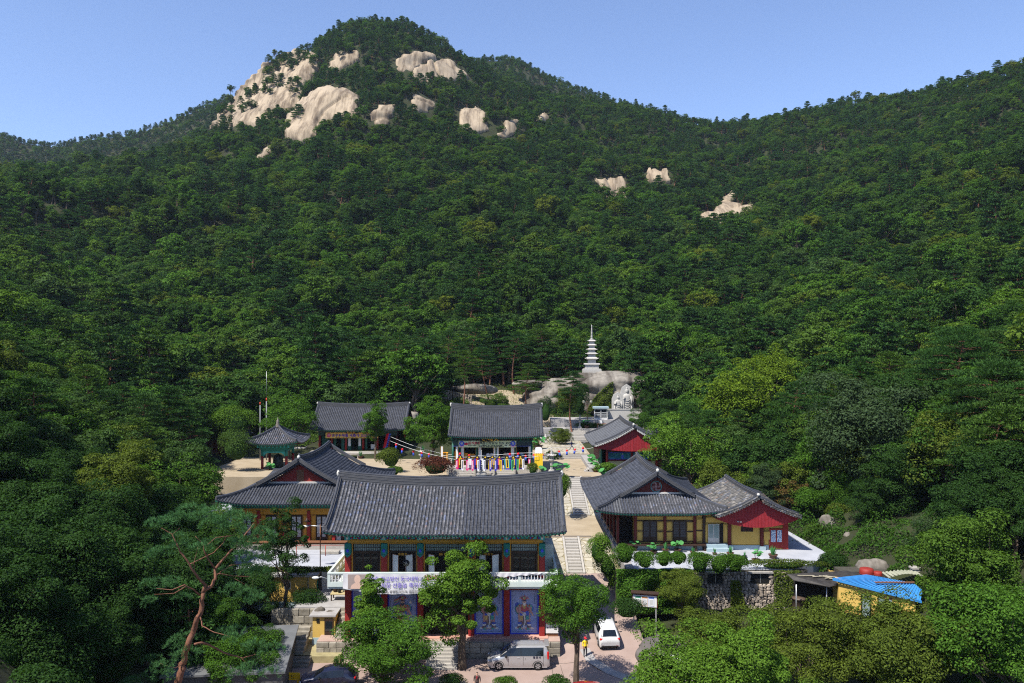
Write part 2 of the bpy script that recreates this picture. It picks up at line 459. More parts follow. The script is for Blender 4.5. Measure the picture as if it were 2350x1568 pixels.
for ri, (lab, poly, bulge) in enumerate(ROCKS):
    pu = [p[0] for p in poly]; pv = [p[1] for p in poly]
    st = 2.5
    gu, gv = np.meshgrid(np.arange(min(pu) - 4, max(pu) + 5, st), np.arange(min(pv) - 4, max(pv) + 5, st), indexing='ij')
    ins = in_poly(gu, gv, poly); ed = edge_dist(gu, gv, poly)
    ed += 4.5 * np.sin(gu * .11 + gv * .07 + ri) * np.sin(gv * .09 - gu * .06) + 2.5 * np.sin(gv * .31 - gu * .2 + ri)
    ins &= ed > 0
    yh = hit_land(gu, gv, 3.0 if ri < 2 or ri > 9 else 1.6)
    yh = np.where(np.isnan(yh), np.interp(gu, RU, RY), yh)
    yh = np.minimum(yh, np.interp(gu, RU, RY) + 2)
    for _ in range(24):      # smooth the hits so the slab reads as one body
        q = np.pad(yh, 1, mode='edge'); yh = (q[:-2, 1:-1] + q[2:, 1:-1] + q[1:-1, :-2] + q[1:-1, 2:] + yh) / 5
    m = np.clip(ed / 14, 0, 1) ** .7 * (bulge * .3 + .8 if ri < 2 else bulge * .3 + .2)
    x = (gu - U0) * yh / F; z = EYE - (gv - V0) * yh / F
    pts = np.stack([x, yh, z], -1)
    n1 = fbm(pts, 40 + ri, 2, .010)
    rid = np.abs(fbm(pts * np.array([1, 1, .45]), 80 + ri, 2, .012)); crack = np.clip(1 - rid * 9, 0, 1)
    m = m * (1 + .22 * n1) - 2.2 * crack + .5 * np.clip(fbm(pts * np.array([.5, .5, 1.6]), 90 + ri, 2, .03), -.6, 1) + .15 * fbm(pts, 7, 2, .06)
    m = np.where(ins, m, -2.5)
    pts = pts + m[..., None] * np.array([0.0, -0.75, 0.62])
    keep = ins.copy()
    q = np.pad(ins, 1); keep = q[:-2, 1:-1] | q[2:, 1:-1] | q[1:-1, :-2] | q[1:-1, 2:] | ins | q[2:, 2:] | q[:-2, :-2] | q[2:, :-2] | q[:-2, 2:]
    idx = -np.ones(gu.shape, int); idx[keep] = np.arange(keep.sum())
    a, b_, c, d = idx[:-1, :-1], idx[1:, :-1], idx[1:, 1:], idx[:-1, 1:]
    ok = (a >= 0) & (b_ >= 0) & (c >= 0) & (d >= 0)
    fs = np.stack([a[ok], d[ok], c[ok], b_[ok]], -1)
    me = bpy.data.meshes.new("rock_face"); me.from_pydata(pts[keep].tolist(), [], fs.tolist()); me.materials.append(GRANITE)
    me.polygons.foreach_set("use_smooth", [True] * len(me.polygons))
    tag(link("bare_cliff", me), lab, "bare rock", "bare rock faces on the mountain")
    ROCK_XY.append(pts[ins])
    if ri > 5 or ri in (2, 3, 4):
        for q in ((3, 6) if ri > 9 else (3,)): ROCK_XY.append(pts[ins] - np.array([0, q, 0]))
ROCK_XY = np.concatenate(ROCK_XY)
rock_cells = {}
for x, y, z in ROCK_XY: rock_cells[(int(x // 3), int(y // 3))] = z
# ------------------------------------------------------------------ tree kinds
def unit(v): return v / np.maximum(np.linalg.norm(v, axis=-1, keepdims=True), 1e-9)
def leaf_quads(pos, nrm, axis, ln, wd):
    """rhombic leaves at pos, facing nrm, long axis near axis"""
    ax = unit(axis - nrm * np.sum(axis * nrm, -1, keepdims=True)); sd = np.cross(nrm, ax)
    ln = ln[:, None]; wd = wd[:, None]
    fold = nrm * wd * .25
    V = np.stack([pos - ax * ln * .5, pos + sd * wd * .5 + fold, pos + ax * ln * .5, pos - sd * wd * .5 + fold], 1)
    return V.reshape(-1, 3)
def tube_quads(pts, rad, n=6):
    """tube as separate quads (N*4,3)"""
    mb = MB(); mb.tube(pts, rad, n, cap=False)
    v = np.array(mb.v); return v[np.array(mb.f).ravel()]
def branch_path(a, b, rng, sag=.12, k=4):
    a = np.array(a, float); b = np.array(b, float)
    t = np.linspace(0, 1, k)[:, None]; p = a + (b - a) * t
    L_ = np.linalg.norm(b - a)
    p[1:-1] += rng.normal(size=(k - 2, 3)) * L_ * .05
    p[:, 2] += (np.sin(t[:, 0] * math.pi)) * L_ * sag
    return [tuple(q) for q in p]

def broadleaf(seed, H=9.0, Rr=3.6, base=.28, clumps=46, per=60, leaf=.34, asp=.6, shape='round', trunk_r=.17, lobes=None):
    """returns (leaf verts, wood verts)"""
    rng = np.random.default_rng(seed)
    zc = H * (base + 1) / 2; rz = H * (1 - base) / 2
    C = []; RC = []
    # two or three overlapping lobes so the outline is uneven
    given = lobes; lobes = [(0, 0, 0, 1)] if not given else list(given)
    for k in [] if given else range(rng.integers(3, 6)):
        g = rng.uniform(0, 6.28); lobes.append((math.cos(g) * Rr * .42, math.sin(g) * Rr * .42, rng.uniform(-.35, .35) * rz, rng.uniform(.5, .75)))
    for i in range(clumps):
        lb = lobes[rng.integers(0, len(lobes))]
        d = rng.normal(size=3); d[2] = d[2] * .8 + .25; d /= np.linalg.norm(d)
        k = rng.uniform(.6, 1.12) if rng.random() > .15 else rng.uniform(.1, .6)
        zz = d[2]
        rr = Rr * lb[3]
        if shape == 'cone': rr *= (1.05 - .75 * (zz * .5 + .5))
        if shape == 'vase': rr *= (.55 + .5 * (zz * .5 + .5))
        c = np.array([lb[0] * (1 if shape == 'round' else .5) + d[0] * rr * k, lb[1] * (1 if shape == 'round' else .5) + d[1] * rr * k, zc + lb[2] * .6 + zz * rz * k * (1 if lb[3] == 1 else .7)])
        C.append(c); RC.append(Rr * rng.uniform(.13, .30))
    C = np.array(C); RC = np.array(RC)
    n = clumps * per
    ci = np.repeat(np.arange(clumps), per)
    cen = np.array([0, 0, zc])
    out = unit(C - cen)
    d = unit(rng.normal(size=(n, 3)) + out[ci] * .55 + np.array([0, 0, .35]))
    r = rng.uniform(.55, 1.05, n) ** .7
    pos = C[ci] + d * (RC[ci] * r)[:, None] * np.array([1.15, 1.15, .72])
    nrm = unit(d * .9 + np.array([0, 0, .75]) + rng.normal(size=(n, 3)) * .50)
    axis = rng.normal(size=(n, 3))
    ln = leaf * rng.uniform(.65, 1.35, n)
    LV = leaf_quads(pos, nrm, axis, ln, ln * asp)
    wood = [tube_quads([(0, 0, -.6), (rng.normal() * .05, rng.normal() * .05, H * base * .6), (rng.normal() * .15, rng.normal() * .15, H * base * 1.2), (rng.normal() * .3, rng.normal() * .3, zc + rz * .4)], [trunk_r * 1.35, trunk_r, trunk_r * .8, trunk_r * .25], 7)]
    for i in rng.choice(clumps, min(clumps, 12), replace=False):
        s = rng.uniform(base * .8, base + .2) * H
        if C[i][2] < s: continue
        wood.append(tube_quads(branch_path((0, 0, s), C[i], rng, .05), [trunk_r * .5, trunk_r * .36, trunk_r * .22, trunk_r * .08], 5))
    return LV, np.concatenate(wood)

def pine(seed, H=10.0, Rr=3.0, base=.42, pads=26, per=110, ln=.42, wd=.07, trunk_r=.16, lean=.6):
    rng = np.random.default_rng(seed)
    k = 7; t = np.linspace(0, 1, k)
    tx = lean * np.sin(t * 3.0 + rng.uniform(0, 3)) ; tx -= tx[0]; ty = lean * np.sin(t * 2.4 + rng.uniform(0, 3)); ty -= ty[0]
    tp = np.stack([tx, ty, t * H * .94 - .5 * (t == 0)], -1)
    wood = [tube_quads([tuple(p) for p in tp], list(trunk_r * (1.2 - t * .95)), 7)]
    C = []; S = []
    for i in range(pads):
        q = base + (1 - base) * (i + rng.uniform(0, 1)) / pads
        cx = np.interp(q, t, tx); cy = np.interp(q, t, ty)
        prof = math.sin(min(1, (1.06 - q) / (1 - base) * 1.0) * 1.75) ** .8
        g = i * 2.4 + rng.uniform(-.5, .5); rr = Rr * prof * rng.uniform(.35, 1.0)
        if q > .93: rr *= .3
        c = np.array([cx + math.cos(g) * rr, cy + math.sin(g) * rr, q * H + rng.uniform(-.1, .25)])
        C.append(c); S.append(Rr * rng.uniform(.26, .42))
        wood.append(tube_quads(branch_path((cx, cy, q * H - .35), c - np.array([0, 0, .16]), rng, .03), [trunk_r * .26, trunk_r * .2, trunk_r * .12, trunk_r * .05], 4))
    C = np.array(C); S = np.array(S)
    n = pads * per; ci = np.repeat(np.arange(pads), per)
    g = rng.uniform(0, 6.28, n); rad = np.sqrt(rng.uniform(0, 1, n))
    lob = 1 + .25 * np.sin(g * 3 + ci) + .2 * np.sin(g * 5 + ci * 2)
    pos = C[ci] + np.stack([np.cos(g) * rad * S[ci] * lob, np.sin(g) * rad * S[ci] * lob, (1 - rad ** 2) * S[ci] * .30 * rng.uniform(.2, 1, n)], -1)
    ax = unit(np.stack([np.cos(g) * rad, np.sin(g) * rad, np.full(n, .65)], -1) + rng.normal(size=(n, 3)) * .45)
    nrm = unit(np.cross(ax, rng.normal(size=(n, 3))) + np.array([0, 0, .5]))
    nrm = unit(nrm - ax * np.sum(nrm * ax, -1, keepdims=True))
    L_ = ln * rng.uniform(.7, 1.3, n)
    LV = leaf_quads(pos, nrm, ax, L_, np.full(n, wd) * rng.uniform(.8, 1.4, n))
    return LV, np.concatenate(wood)

def joined_tree(name, lw, leafm, barkm):
    LV, WV = lw
    V = np.concatenate([LV, WV]); mi = np.concatenate([np.zeros(len(LV) // 4, np.int32), np.ones(len(WV) // 4, np.int32)])
    return quads_mesh(name, V, 4, [leafm, barkm], mi)
def tree_meshes(lw, leafm, barkm):
    return quads_mesh("crown", lw[0], 4, leafm), quads_mesh("trunk", lw[1], 4, barkm)

# far kinds (for the mass of forest) and near kinds (for trees that are objects of their own)
FAR = []
for i, (h, r_, sh) in enumerate([(8.5, 3.7, 'round'), (9.5, 3.3, 'round'), (7.5, 3.9, 'round'), (8.2, 3.2, 'cone'), (9.0, 3.5, 'vase')]):
    FAR.append(joined_tree("broadleaf_far", broadleaf(20 + i, h, r_, .2, 64, 78, .31, .68, sh), LEAF, BARK))
for i, (h, r_) in enumerate([(9.5, 2.9), (8.5, 3.3), (10.5, 2.7)]):
    FAR.append(joined_tree("pine_far", pine(40 + i, h, r_, .3, 26, 130, .50, .15), NEEDLE, BARK_RED))
MID = []
MIDL = [LEAF, LEAF, LEAF_OLIVE, LEAF_DARK, LEAF]
for i, (h, r_, sh) in enumerate([(9, 3.9, 'round'), (10, 3.5, 'round'), (8.5, 4.1, 'round'), (9.5, 3.4, 'cone'), (10, 3.8, 'vase')]):
    MID.append(("broadleaf", tree_meshes(broadleaf(60 + i, h, r_, .22, 80, 130, .25, .6, sh), MIDL[i], BARK)))
for i, (h, r_) in enumerate([(11, 3.1), (10, 3.5), (12, 2.9)]):
    MID.append(("pine", tree_meshes(pine(70 + i, h, r_, .45, 34, 240, .36, .075), NEEDLE, BARK_RED)))

# ------------------------------------------------------------------ where trees may stand
SITE = [(-21, 40), (-24, 66), (-36, 76), (-38, 100), (-49, 110), (-51, 136), (-42, 150), (-13, 152), (-13, 184), (4, 187), (10, 186), (28, 178), (32, 160), (26, 140), (27, 116), (27, 104), (40, 96), (44, 80), (42, 64), (36, 50), (30, 36)]
def tree_ok(x, y):
    if in_poly(np.array([x]), np.array([y]), SITE)[0]: return False
    if y > 200:
        cx, cy = int(x // 3), int(y // 3)
        if (cx, cy) in rock_cells and (y < 470 or x > -85 or math.sin(x * .21 + y * .06) * math.sin(y * .17 - x * .10) < .28) and random.random() < .97: return False
    return True
cand = []
y = 40.0
while y < 700:
    sp = 4.4 if y < 240 else 4.7 if y < 320 else 4.1
    half = 0.72 * y + 12
    x = -half
    while x < half:
        px = x + random.uniform(-.4, .4) * sp; py = y + random.uniform(-.4, .4) * sp
        u = U0 + F * px / py
        if py < np.interp(u, RU, RY) + 14 and tree_ok(px, py): cand.append((px, py))
        x += sp
    y += sp * .9
cand = np.array(cand)
cz = ground_z(cand[:, 0], cand[:, 1])
cz = np.array([max(z, rock_cells.get((int(x // 3), int(y // 3)), -99) - 1.2) if y > 470 else z for (x, y), z in zip(cand, cz)])
cu = U0 + F * cand[:, 0] / cand[:, 1]
# belt in front of the hills kept clear of the lens itself
keep = cand[:, 1] > 61
cand = cand[keep]; cz = cz[keep]; cu = cu[keep]
inview = (cu > -120) & (cu < 2470) & (cand[:, 1] > 62)
order = np.argsort(cand[:, 1] + np.where(inview, 0, 1e5))
NEAR_N = 235
near_idx = order[:NEAR_N]
mass = np.ones(len(cand), bool); mass[near_idx] = False

# far back ridge trees
bx = []
y = 700.0
while y < 870:
    x = -620.0
    while x < 330:
        px = x + random.uniform(-2.4, 2.4); py = y + random.uniform(-2.4, 2.4); u = U0 + F * px / py
        if -60 < u < 1750: bx.append((px, py))
        x += 5.6
    y += 5.4
bx = np.array(bx); bz = far_z(bx[:, 0], bx[:, 1])

def forest_points(name, pts, zs, seed, smin, smax, protos, label):
    rng = np.random.default_rng(seed); n = len(pts)
    me = bpy.data.meshes.new(name); me.vertices.add(n)
    me.vertices.foreach_set("co", np.column_stack([pts, zs]).astype(np.float32).ravel())
    # patches of pine and broadleaf
    pn = _noise2(pts[:, 0] * 1.6, pts[:, 1] * 1.6, 21) + rng.normal(size=n) * .45
    hi = np.clip((zs - 120) / 160, 0, .5)
    isp = pn + hi > .55
    kind = np.where(isp, rng.integers(5, 8, n), rng.integers(0, 5, n)).astype(np.int32)
    a = me.attributes.new("kind_index", 'INT', 'POINT'); a.data.foreach_set("value", kind)
    a = me.attributes.new("turn", 'FLOAT_VECTOR', 'POINT')
    a.data.foreach_set("vector", np.column_stack([rng.normal(size=n) * .06, rng.normal(size=n) * .06, rng.uniform(0, 6.28, n)]).astype(np.float32).ravel())
    s = rng.uniform(smin, smax, n) * np.where(rng.random(n) < .14, rng.uniform(1.15, 1.5, n), 1); s = s * (1 - .36 * np.clip((zs - 60) / 100, 0, 1)); w = s * rng.uniform(.9, 1.15, n)
    a = me.attributes.new("size", 'FLOAT_VECTOR', 'POINT'); a.data.foreach_set("vector", np.column_stack([w, w, s]).astype(np.float32).ravel())
    o = link(name, me, kind="stuff"); tag(o, label, "forest")
    ng = bpy.data.node_groups.new(name, 'GeometryNodeTree')
    ng.interface.new_socket("Geometry", in_out='INPUT', socket_type='NodeSocketGeometry')
    ng.interface.new_socket("Geometry", in_out='OUTPUT', socket_type='NodeSocketGeometry')
    gi = ng.nodes.new("NodeGroupInput"); go = ng.nodes.new("NodeGroupOutput")
    ci = ng.nodes.new("GeometryNodeCollectionInfo"); ci.inputs[0].default_value = protos
    ci.inputs["Separate Children"].default_value = True; ci.inputs["Reset Children"].default_value = True
    ip = ng.nodes.new("GeometryNodeInstanceOnPoints"); ip.inputs["Pick Instance"].default_value = True
    def attr(nm, ty):
        q = ng.nodes.new("GeometryNodeInputNamedAttribute"); q.data_type = ty; q.inputs[0].default_value = nm; return q.outputs[0]
    ng.links.new(gi.outputs[0], ip.inputs["Points"]); ng.links.new(ci.outputs[0], ip.inputs["Instance"])
    ng.links.new(attr("kind_index", 'INT'), ip.inputs["Instance Index"])
    ng.links.new(attr("turn", 'FLOAT_VECTOR'), ip.inputs["Rotation"])
    ng.links.new(attr("size", 'FLOAT_VECTOR'), ip.inputs["Scale"])
    ng.links.new(ip.outputs[0], go.inputs[0])
    md = o.modifiers.new("scatter", 'NODES'); md.node_group = ng
    return o
protos = bpy.data.collections.new("tree_kinds")
for i, me in enumerate(FAR):
    o = bpy.data.objects.new("tree_kind_%02d" % i, me); protos.objects.link(o)
forest_points("forest", cand[mass], cz[mass] - .2, 3, .8, 1.32, protos, "dense mixed green forest covering the mountain and the slopes around the temple")
forest_points("far_forest", bx, bz - .2, 4, .85, 1.2, protos, "bluish far forest on the ridge behind the mountain")

# ------------------------------------------------------------------ trees that are objects of their own
def plant(pair, name, x, y, z, scale, rz, label, group=None, cat="tree", sz=None, bark=None):
    t = thing(name, label, cat, (x, y, z), rz, group)
    t.scale = (scale, scale, sz or scale)
    link("crown", pair[0], t); link("trunk", pair[1], t)
    return t
NEARB = [broadleaf(100, 9, 3.7, .2, 95, 340, .16, .6, 'round'), broadleaf(101, 9.5, 3.5, .2, 95, 340, .15, .6, 'vase'), broadleaf(102, 9, 4.0, .18, 100, 340, .175, .5, 'round')]
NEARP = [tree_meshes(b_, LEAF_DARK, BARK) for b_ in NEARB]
for i in near_idx:
    px, py = cand[i]; u = cu[i]
    pn = _noise2(np.array([px * 1.6]), np.array([py * 1.6]), 21)[0] + random.gauss(0, .4)
    k = random.choice([5, 6, 7]) if pn > .35 else random.choice([0, 1, 2, 3, 4])
    nm, pair = MID[k]
    s = random.uniform(.85, 1.2)
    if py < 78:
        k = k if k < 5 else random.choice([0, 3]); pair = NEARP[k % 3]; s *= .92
    where = ("on the slope left of the temple" if u < 700 else
             "in the woods behind the halls" if u < 1420 else
             "on the slope right of the temple")
    kn = ["round green broadleaf tree", "tall green broadleaf tree", "wide olive green tree", "dark conical broadleaf tree", "green tree with a spreading crown",
          "red-barked pine", "wide flat-layered pine", "tall slim pine"][k]
    plant(pair, nm + "_tree", px, py, cz[i] - .2, s, random.uniform(0, 6.28), ("small " if s < .93 else "big " if s > 1.1 else "") + kn + (" low" if py < 82 else " halfway up" if py < 104 else " high") + " " + where, "forest trees " + where)
# ------------------------------------------------------------------ building materials
def pale_tiles(frac, pale):
    def f(nt, geo, mp, out):
        N = nt.nodes; L = nt.links
        oi = N.new("ShaderNodeObjectInfo")
        ad = N.new("ShaderNodeMath"); ad.operation = 'MULTIPLY_ADD'; ad.inputs[1].default_value = 7.13
        L.new(oi.outputs["Random"], ad.inputs[0]); L.new(geo.outputs["Random Per Island"], ad.inputs[2])
        m3 = N.new("ShaderNodeMath"); m3.operation = 'MULTIPLY'; m3.inputs[1].default_value = 5.77; L.new(ad.outputs[0], m3.inputs[0])
        fr = N.new("ShaderNodeMath"); fr.operation = 'FRACT'; L.new(m3.outputs[0], fr.inputs[0])
        cr = N.new("ShaderNodeValToRGB"); cr.color_ramp.interpolation = 'CONSTANT'
        e = cr.color_ramp.elements; e[0].position = 0; e[0].color = (1, 1, 1, 1)
        for p, c in ((1 - frac, (1.5, 1.45, 1.4, 1)), (1 - frac * .7, (1.35, 1.5, 1.9, 1)), (1 - frac * .4, (pale, pale * .96, pale * .9, 1)), (1 - frac * .08, (1.8, 1.3, 1.1, 1))):
            q = e.new(p); q.color = c
        e[-1].position = min(.995, 1 - frac * .04)
        e[-1].color = (1.9, 1.4, 1.2, 1)
        L.new(fr.outputs[0], cr.inputs[0])
        mx = N.new("ShaderNodeMix"); mx.data_type = 'RGBA'; mx.blend_type = 'MULTIPLY'; mx.inputs[0].default_value = 1
        L.new(out, mx.inputs[6]); L.new(cr.outputs[0], mx.inputs[7]); return mx.outputs[2]
    return f
TILE = mat("roof_tile_slate_grey", (0.030, 0.034, 0.046), (0.054, 0.060, 0.078), scale=1.2, rough=.6, irand=.3, orand=.3, spec=.22)
TILE_OLD = mat("roof_tile_weathered", (0.044, 0.048, 0.060), (0.074, 0.076, 0.088), scale=2.5, rough=.6, irand=.3, orand=.3, spec=.35, extra=pale_tiles(.30, 1.9))
TILE_LIGHT = mat("roof_tile_light_grey", (0.06, 0.064, 0.074), (0.095, 0.10, 0.11), scale=2, rough=.6, irand=.15, orand=.15)
TILE_MOTTLE = mat("roof_tile_mottled", (0.045, 0.044, 0.043), (0.10, 0.097, 0.092), scale=2, rough=.7, irand=.3, orand=.3, extra=pale_tiles(.4, 2.2))
TILE_VALLEY = mat("valley_tile_grey", (0.030, 0.031, 0.036), (0.072, 0.073, 0.080), scale=3, rough=.8, irand=.25)
PLASTER = mat("roof_plaster_white", (0.36, 0.355, 0.33), (0.52, 0.51, 0.48), scale=3, rough=.9)
RIDGE = mat("ridge_layers_dark", (0.045, 0.047, 0.055), (0.10, 0.10, 0.105), scale=2.5, rough=.75, stretch=(.6, .6, 6))
RED = mat("red_painted_wood", (0.20, 0.014, 0.012), (0.27, 0.024, 0.020), scale=2.5, rough=.65, bump=.004, bscale=30)
RED_DK = mat("dark_red_wood", (0.085, 0.012, 0.010), (0.13, 0.02, 0.016), scale=3, rough=.65)
GABLE_RED = mat("red_gable_plaster", (0.17, 0.018, 0.014), (0.26, 0.035, 0.026), scale=1.6, rough=.85)
PLANK_RED = mat("red_gable_planks", (0.20, 0.012, 0.018), (0.27, 0.022, 0.028), scale=3, rough=.6, orand=.10)
YELLOW = mat("ochre_yellow_wall", (0.46, 0.30, 0.07), (0.55, 0.375, 0.10), scale=1.3, rough=.9)
ORANGE = mat("orange_yellow_beam", (0.42, 0.20, 0.02), (0.50, 0.25, 0.03), scale=2, rough=.7)
TEAL = mat("teal_green_paint", (0.012, 0.14, 0.11), (0.02, 0.21, 0.17), scale=4, rough=.6)
TEAL_LT = mat("bright_teal_paint", (0.03, 0.30, 0.30), (0.05, 0.38, 0.36), scale=5, rough=.6)
TEAL_DK = mat("dark_green_door_paint", (0.01, 0.075, 0.05), (0.014, 0.10, 0.07), scale=3, rough=.6)
BLUE = mat("ultramarine_paint", (0.03, 0.05, 0.50), (0.045, 0.07, 0.62), scale=3, rough=.6)
BLUEGREY = mat("pale_blue_render", (0.24, 0.33, 0.37), (0.32, 0.41, 0.45), scale=2, rough=.85)
WHITEPAINT = mat("white_green_concrete_paint", (0.42, 0.49, 0.46), (0.52, 0.575, 0.55), scale=1.5, rough=.75)
WHITE = mat("white_paint", (0.56, 0.56, 0.55), (0.64, 0.64, 0.63), scale=4, rough=.6)
PAPER = mat("door_paper_white", (0.55, 0.57, 0.58), (0.68, 0.69, 0.69), scale=25, rough=.9)
DARKWOOD = mat("dark_brown_wood", (0.022, 0.012, 0.008), (0.045, 0.024, 0.015), scale=6, rough=.6)
BROWNWOOD = mat("brown_wood", (0.12, 0.05, 0.025), (0.20, 0.09, 0.045), scale=6, rough=.7)
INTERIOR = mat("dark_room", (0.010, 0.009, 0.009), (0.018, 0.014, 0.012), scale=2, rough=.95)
FLOORWOOD = mat("hall_floor_boards", (0.14, 0.075, 0.035), (0.2, 0.11, 0.05), scale=3, rough=.5)
CONCRETE = mat("pale_concrete", (0.23, 0.22, 0.215), (0.34, 0.33, 0.325), scale=.9, rough=.9, bump=.01, bscale=8)
WHITEFLOOR = mat("white_terrace_paint", (0.27, 0.285, 0.325), (0.37, 0.385, 0.42), scale=.6, rough=.8)
SAND = mat("sandy_court", (0.24, 0.19, 0.125), (0.36, 0.30, 0.215), scale=.5, rough=1, bump=.02, bscale=12, contrast=.3)
PINKCON = mat("pinkish_car_park_concrete", (0.23, 0.165, 0.14), (0.32, 0.245, 0.215), scale=.55, rough=.9, bump=.008, bscale=18, contrast=.32)
FLAG = mat("pale_flagstone", (0.27, 0.245, 0.19), (0.38, 0.35, 0.28), scale=2.5, rough=.9, orand=.16, irand=.12, bump=.015, bscale=10)
JOINT = mat("sandy_joint_soil", (0.16, 0.14, 0.08), (0.28, 0.24, 0.15), scale=3, rough=1)
STEPST = mat("cut_granite_step", (0.25, 0.235, 0.21), (0.38, 0.36, 0.33), scale=6, rough=.9, orand=.10, bump=.006, bscale=30)
GRANITE_CUT = mat("white_granite_carving", (0.31, 0.30, 0.28), (0.43, 0.42, 0.395), scale=8, rough=.85, bump=.006, bscale=40)
FIELDSTONE = mat("field_stone", (0.16, 0.13, 0.10), (0.36, 0.31, 0.26), scale=2.2, rough=.95, orand=.35, irand=.35, bump=.02, bscale=12)
BLOCKSTONE = mat("old_block_stone", (0.15, 0.135, 0.105), (0.30, 0.275, 0.23), scale=2.4, rough=.95, orand=.2, bump=.015, bscale=14)
MORTAR = mat("dark_mortar", (0.035, 0.032, 0.026), (0.07, 0.065, 0.05), scale=3, rough=1)
BLACK = mat("black_paint", (0.008, 0.008, 0.008), rough=.6)
LINE = mat("thin_black_line", (0.012, 0.012, 0.012), rough=.8)
METAL = mat("grey_galvanised_metal", (0.40, 0.41, 0.42), (0.5, 0.51, 0.52), scale=5, rough=.4, metal=.7)
GOLD = mat("gold_lettering", (0.75, 0.42, 0.03), rough=.4)
GLASSDK = mat("dark_window_glass", (0.012, 0.016, 0.02), rough=.06, spec=.7)
GLASSGR = mat("grey_green_glass", (0.16, 0.22, 0.22), (0.24, 0.30, 0.29), scale=2, rough=.12, spec=.6)
def plain(name, c, rough=.7, **k): return mat(name, c, rough=rough, **k)

# ------------------------------------------------------------------ temple roof
def tile_half(mb, p, ax, up, nrm, ln, r0, r1, n=5, z=.0):
    """half round cover tile from p along up, width axis ax"""
    vs = []
    for q, r_ in ((0, r0), (ln, r1)):
        for k in range(n + 1):
            g = math.pi * k / n
            vs.append(p + up * q + ax * (math.cos(g) * r_) + nrm * (math.sin(g) * r_ * 1.05 + z))
    fs = [(k, k + n + 1, k + n + 2, k + 1) for k in range(n)]
    fs.append(tuple(range(n + 1)))
    mb.add(vs, fs, True)
UNIT_TILE = None
def unit_tiles():
    global UNIT_TILE
    if UNIT_TILE is None:
        UNIT_TILE = {}
        for key, m in (('new', TILE), ('old', TILE_OLD), ('light', TILE_LIGHT)):
            mb = MB(); tile_half(mb, Vector((0, 0, 0)), Vector((1, 0, 0)), Vector((0, 1, 0)), Vector((0, 0, 1)), .36, .098, .084, 6)
            UNIT_TILE[key] = mb.mesh("roof_tile", m)
    return UNIT_TILE

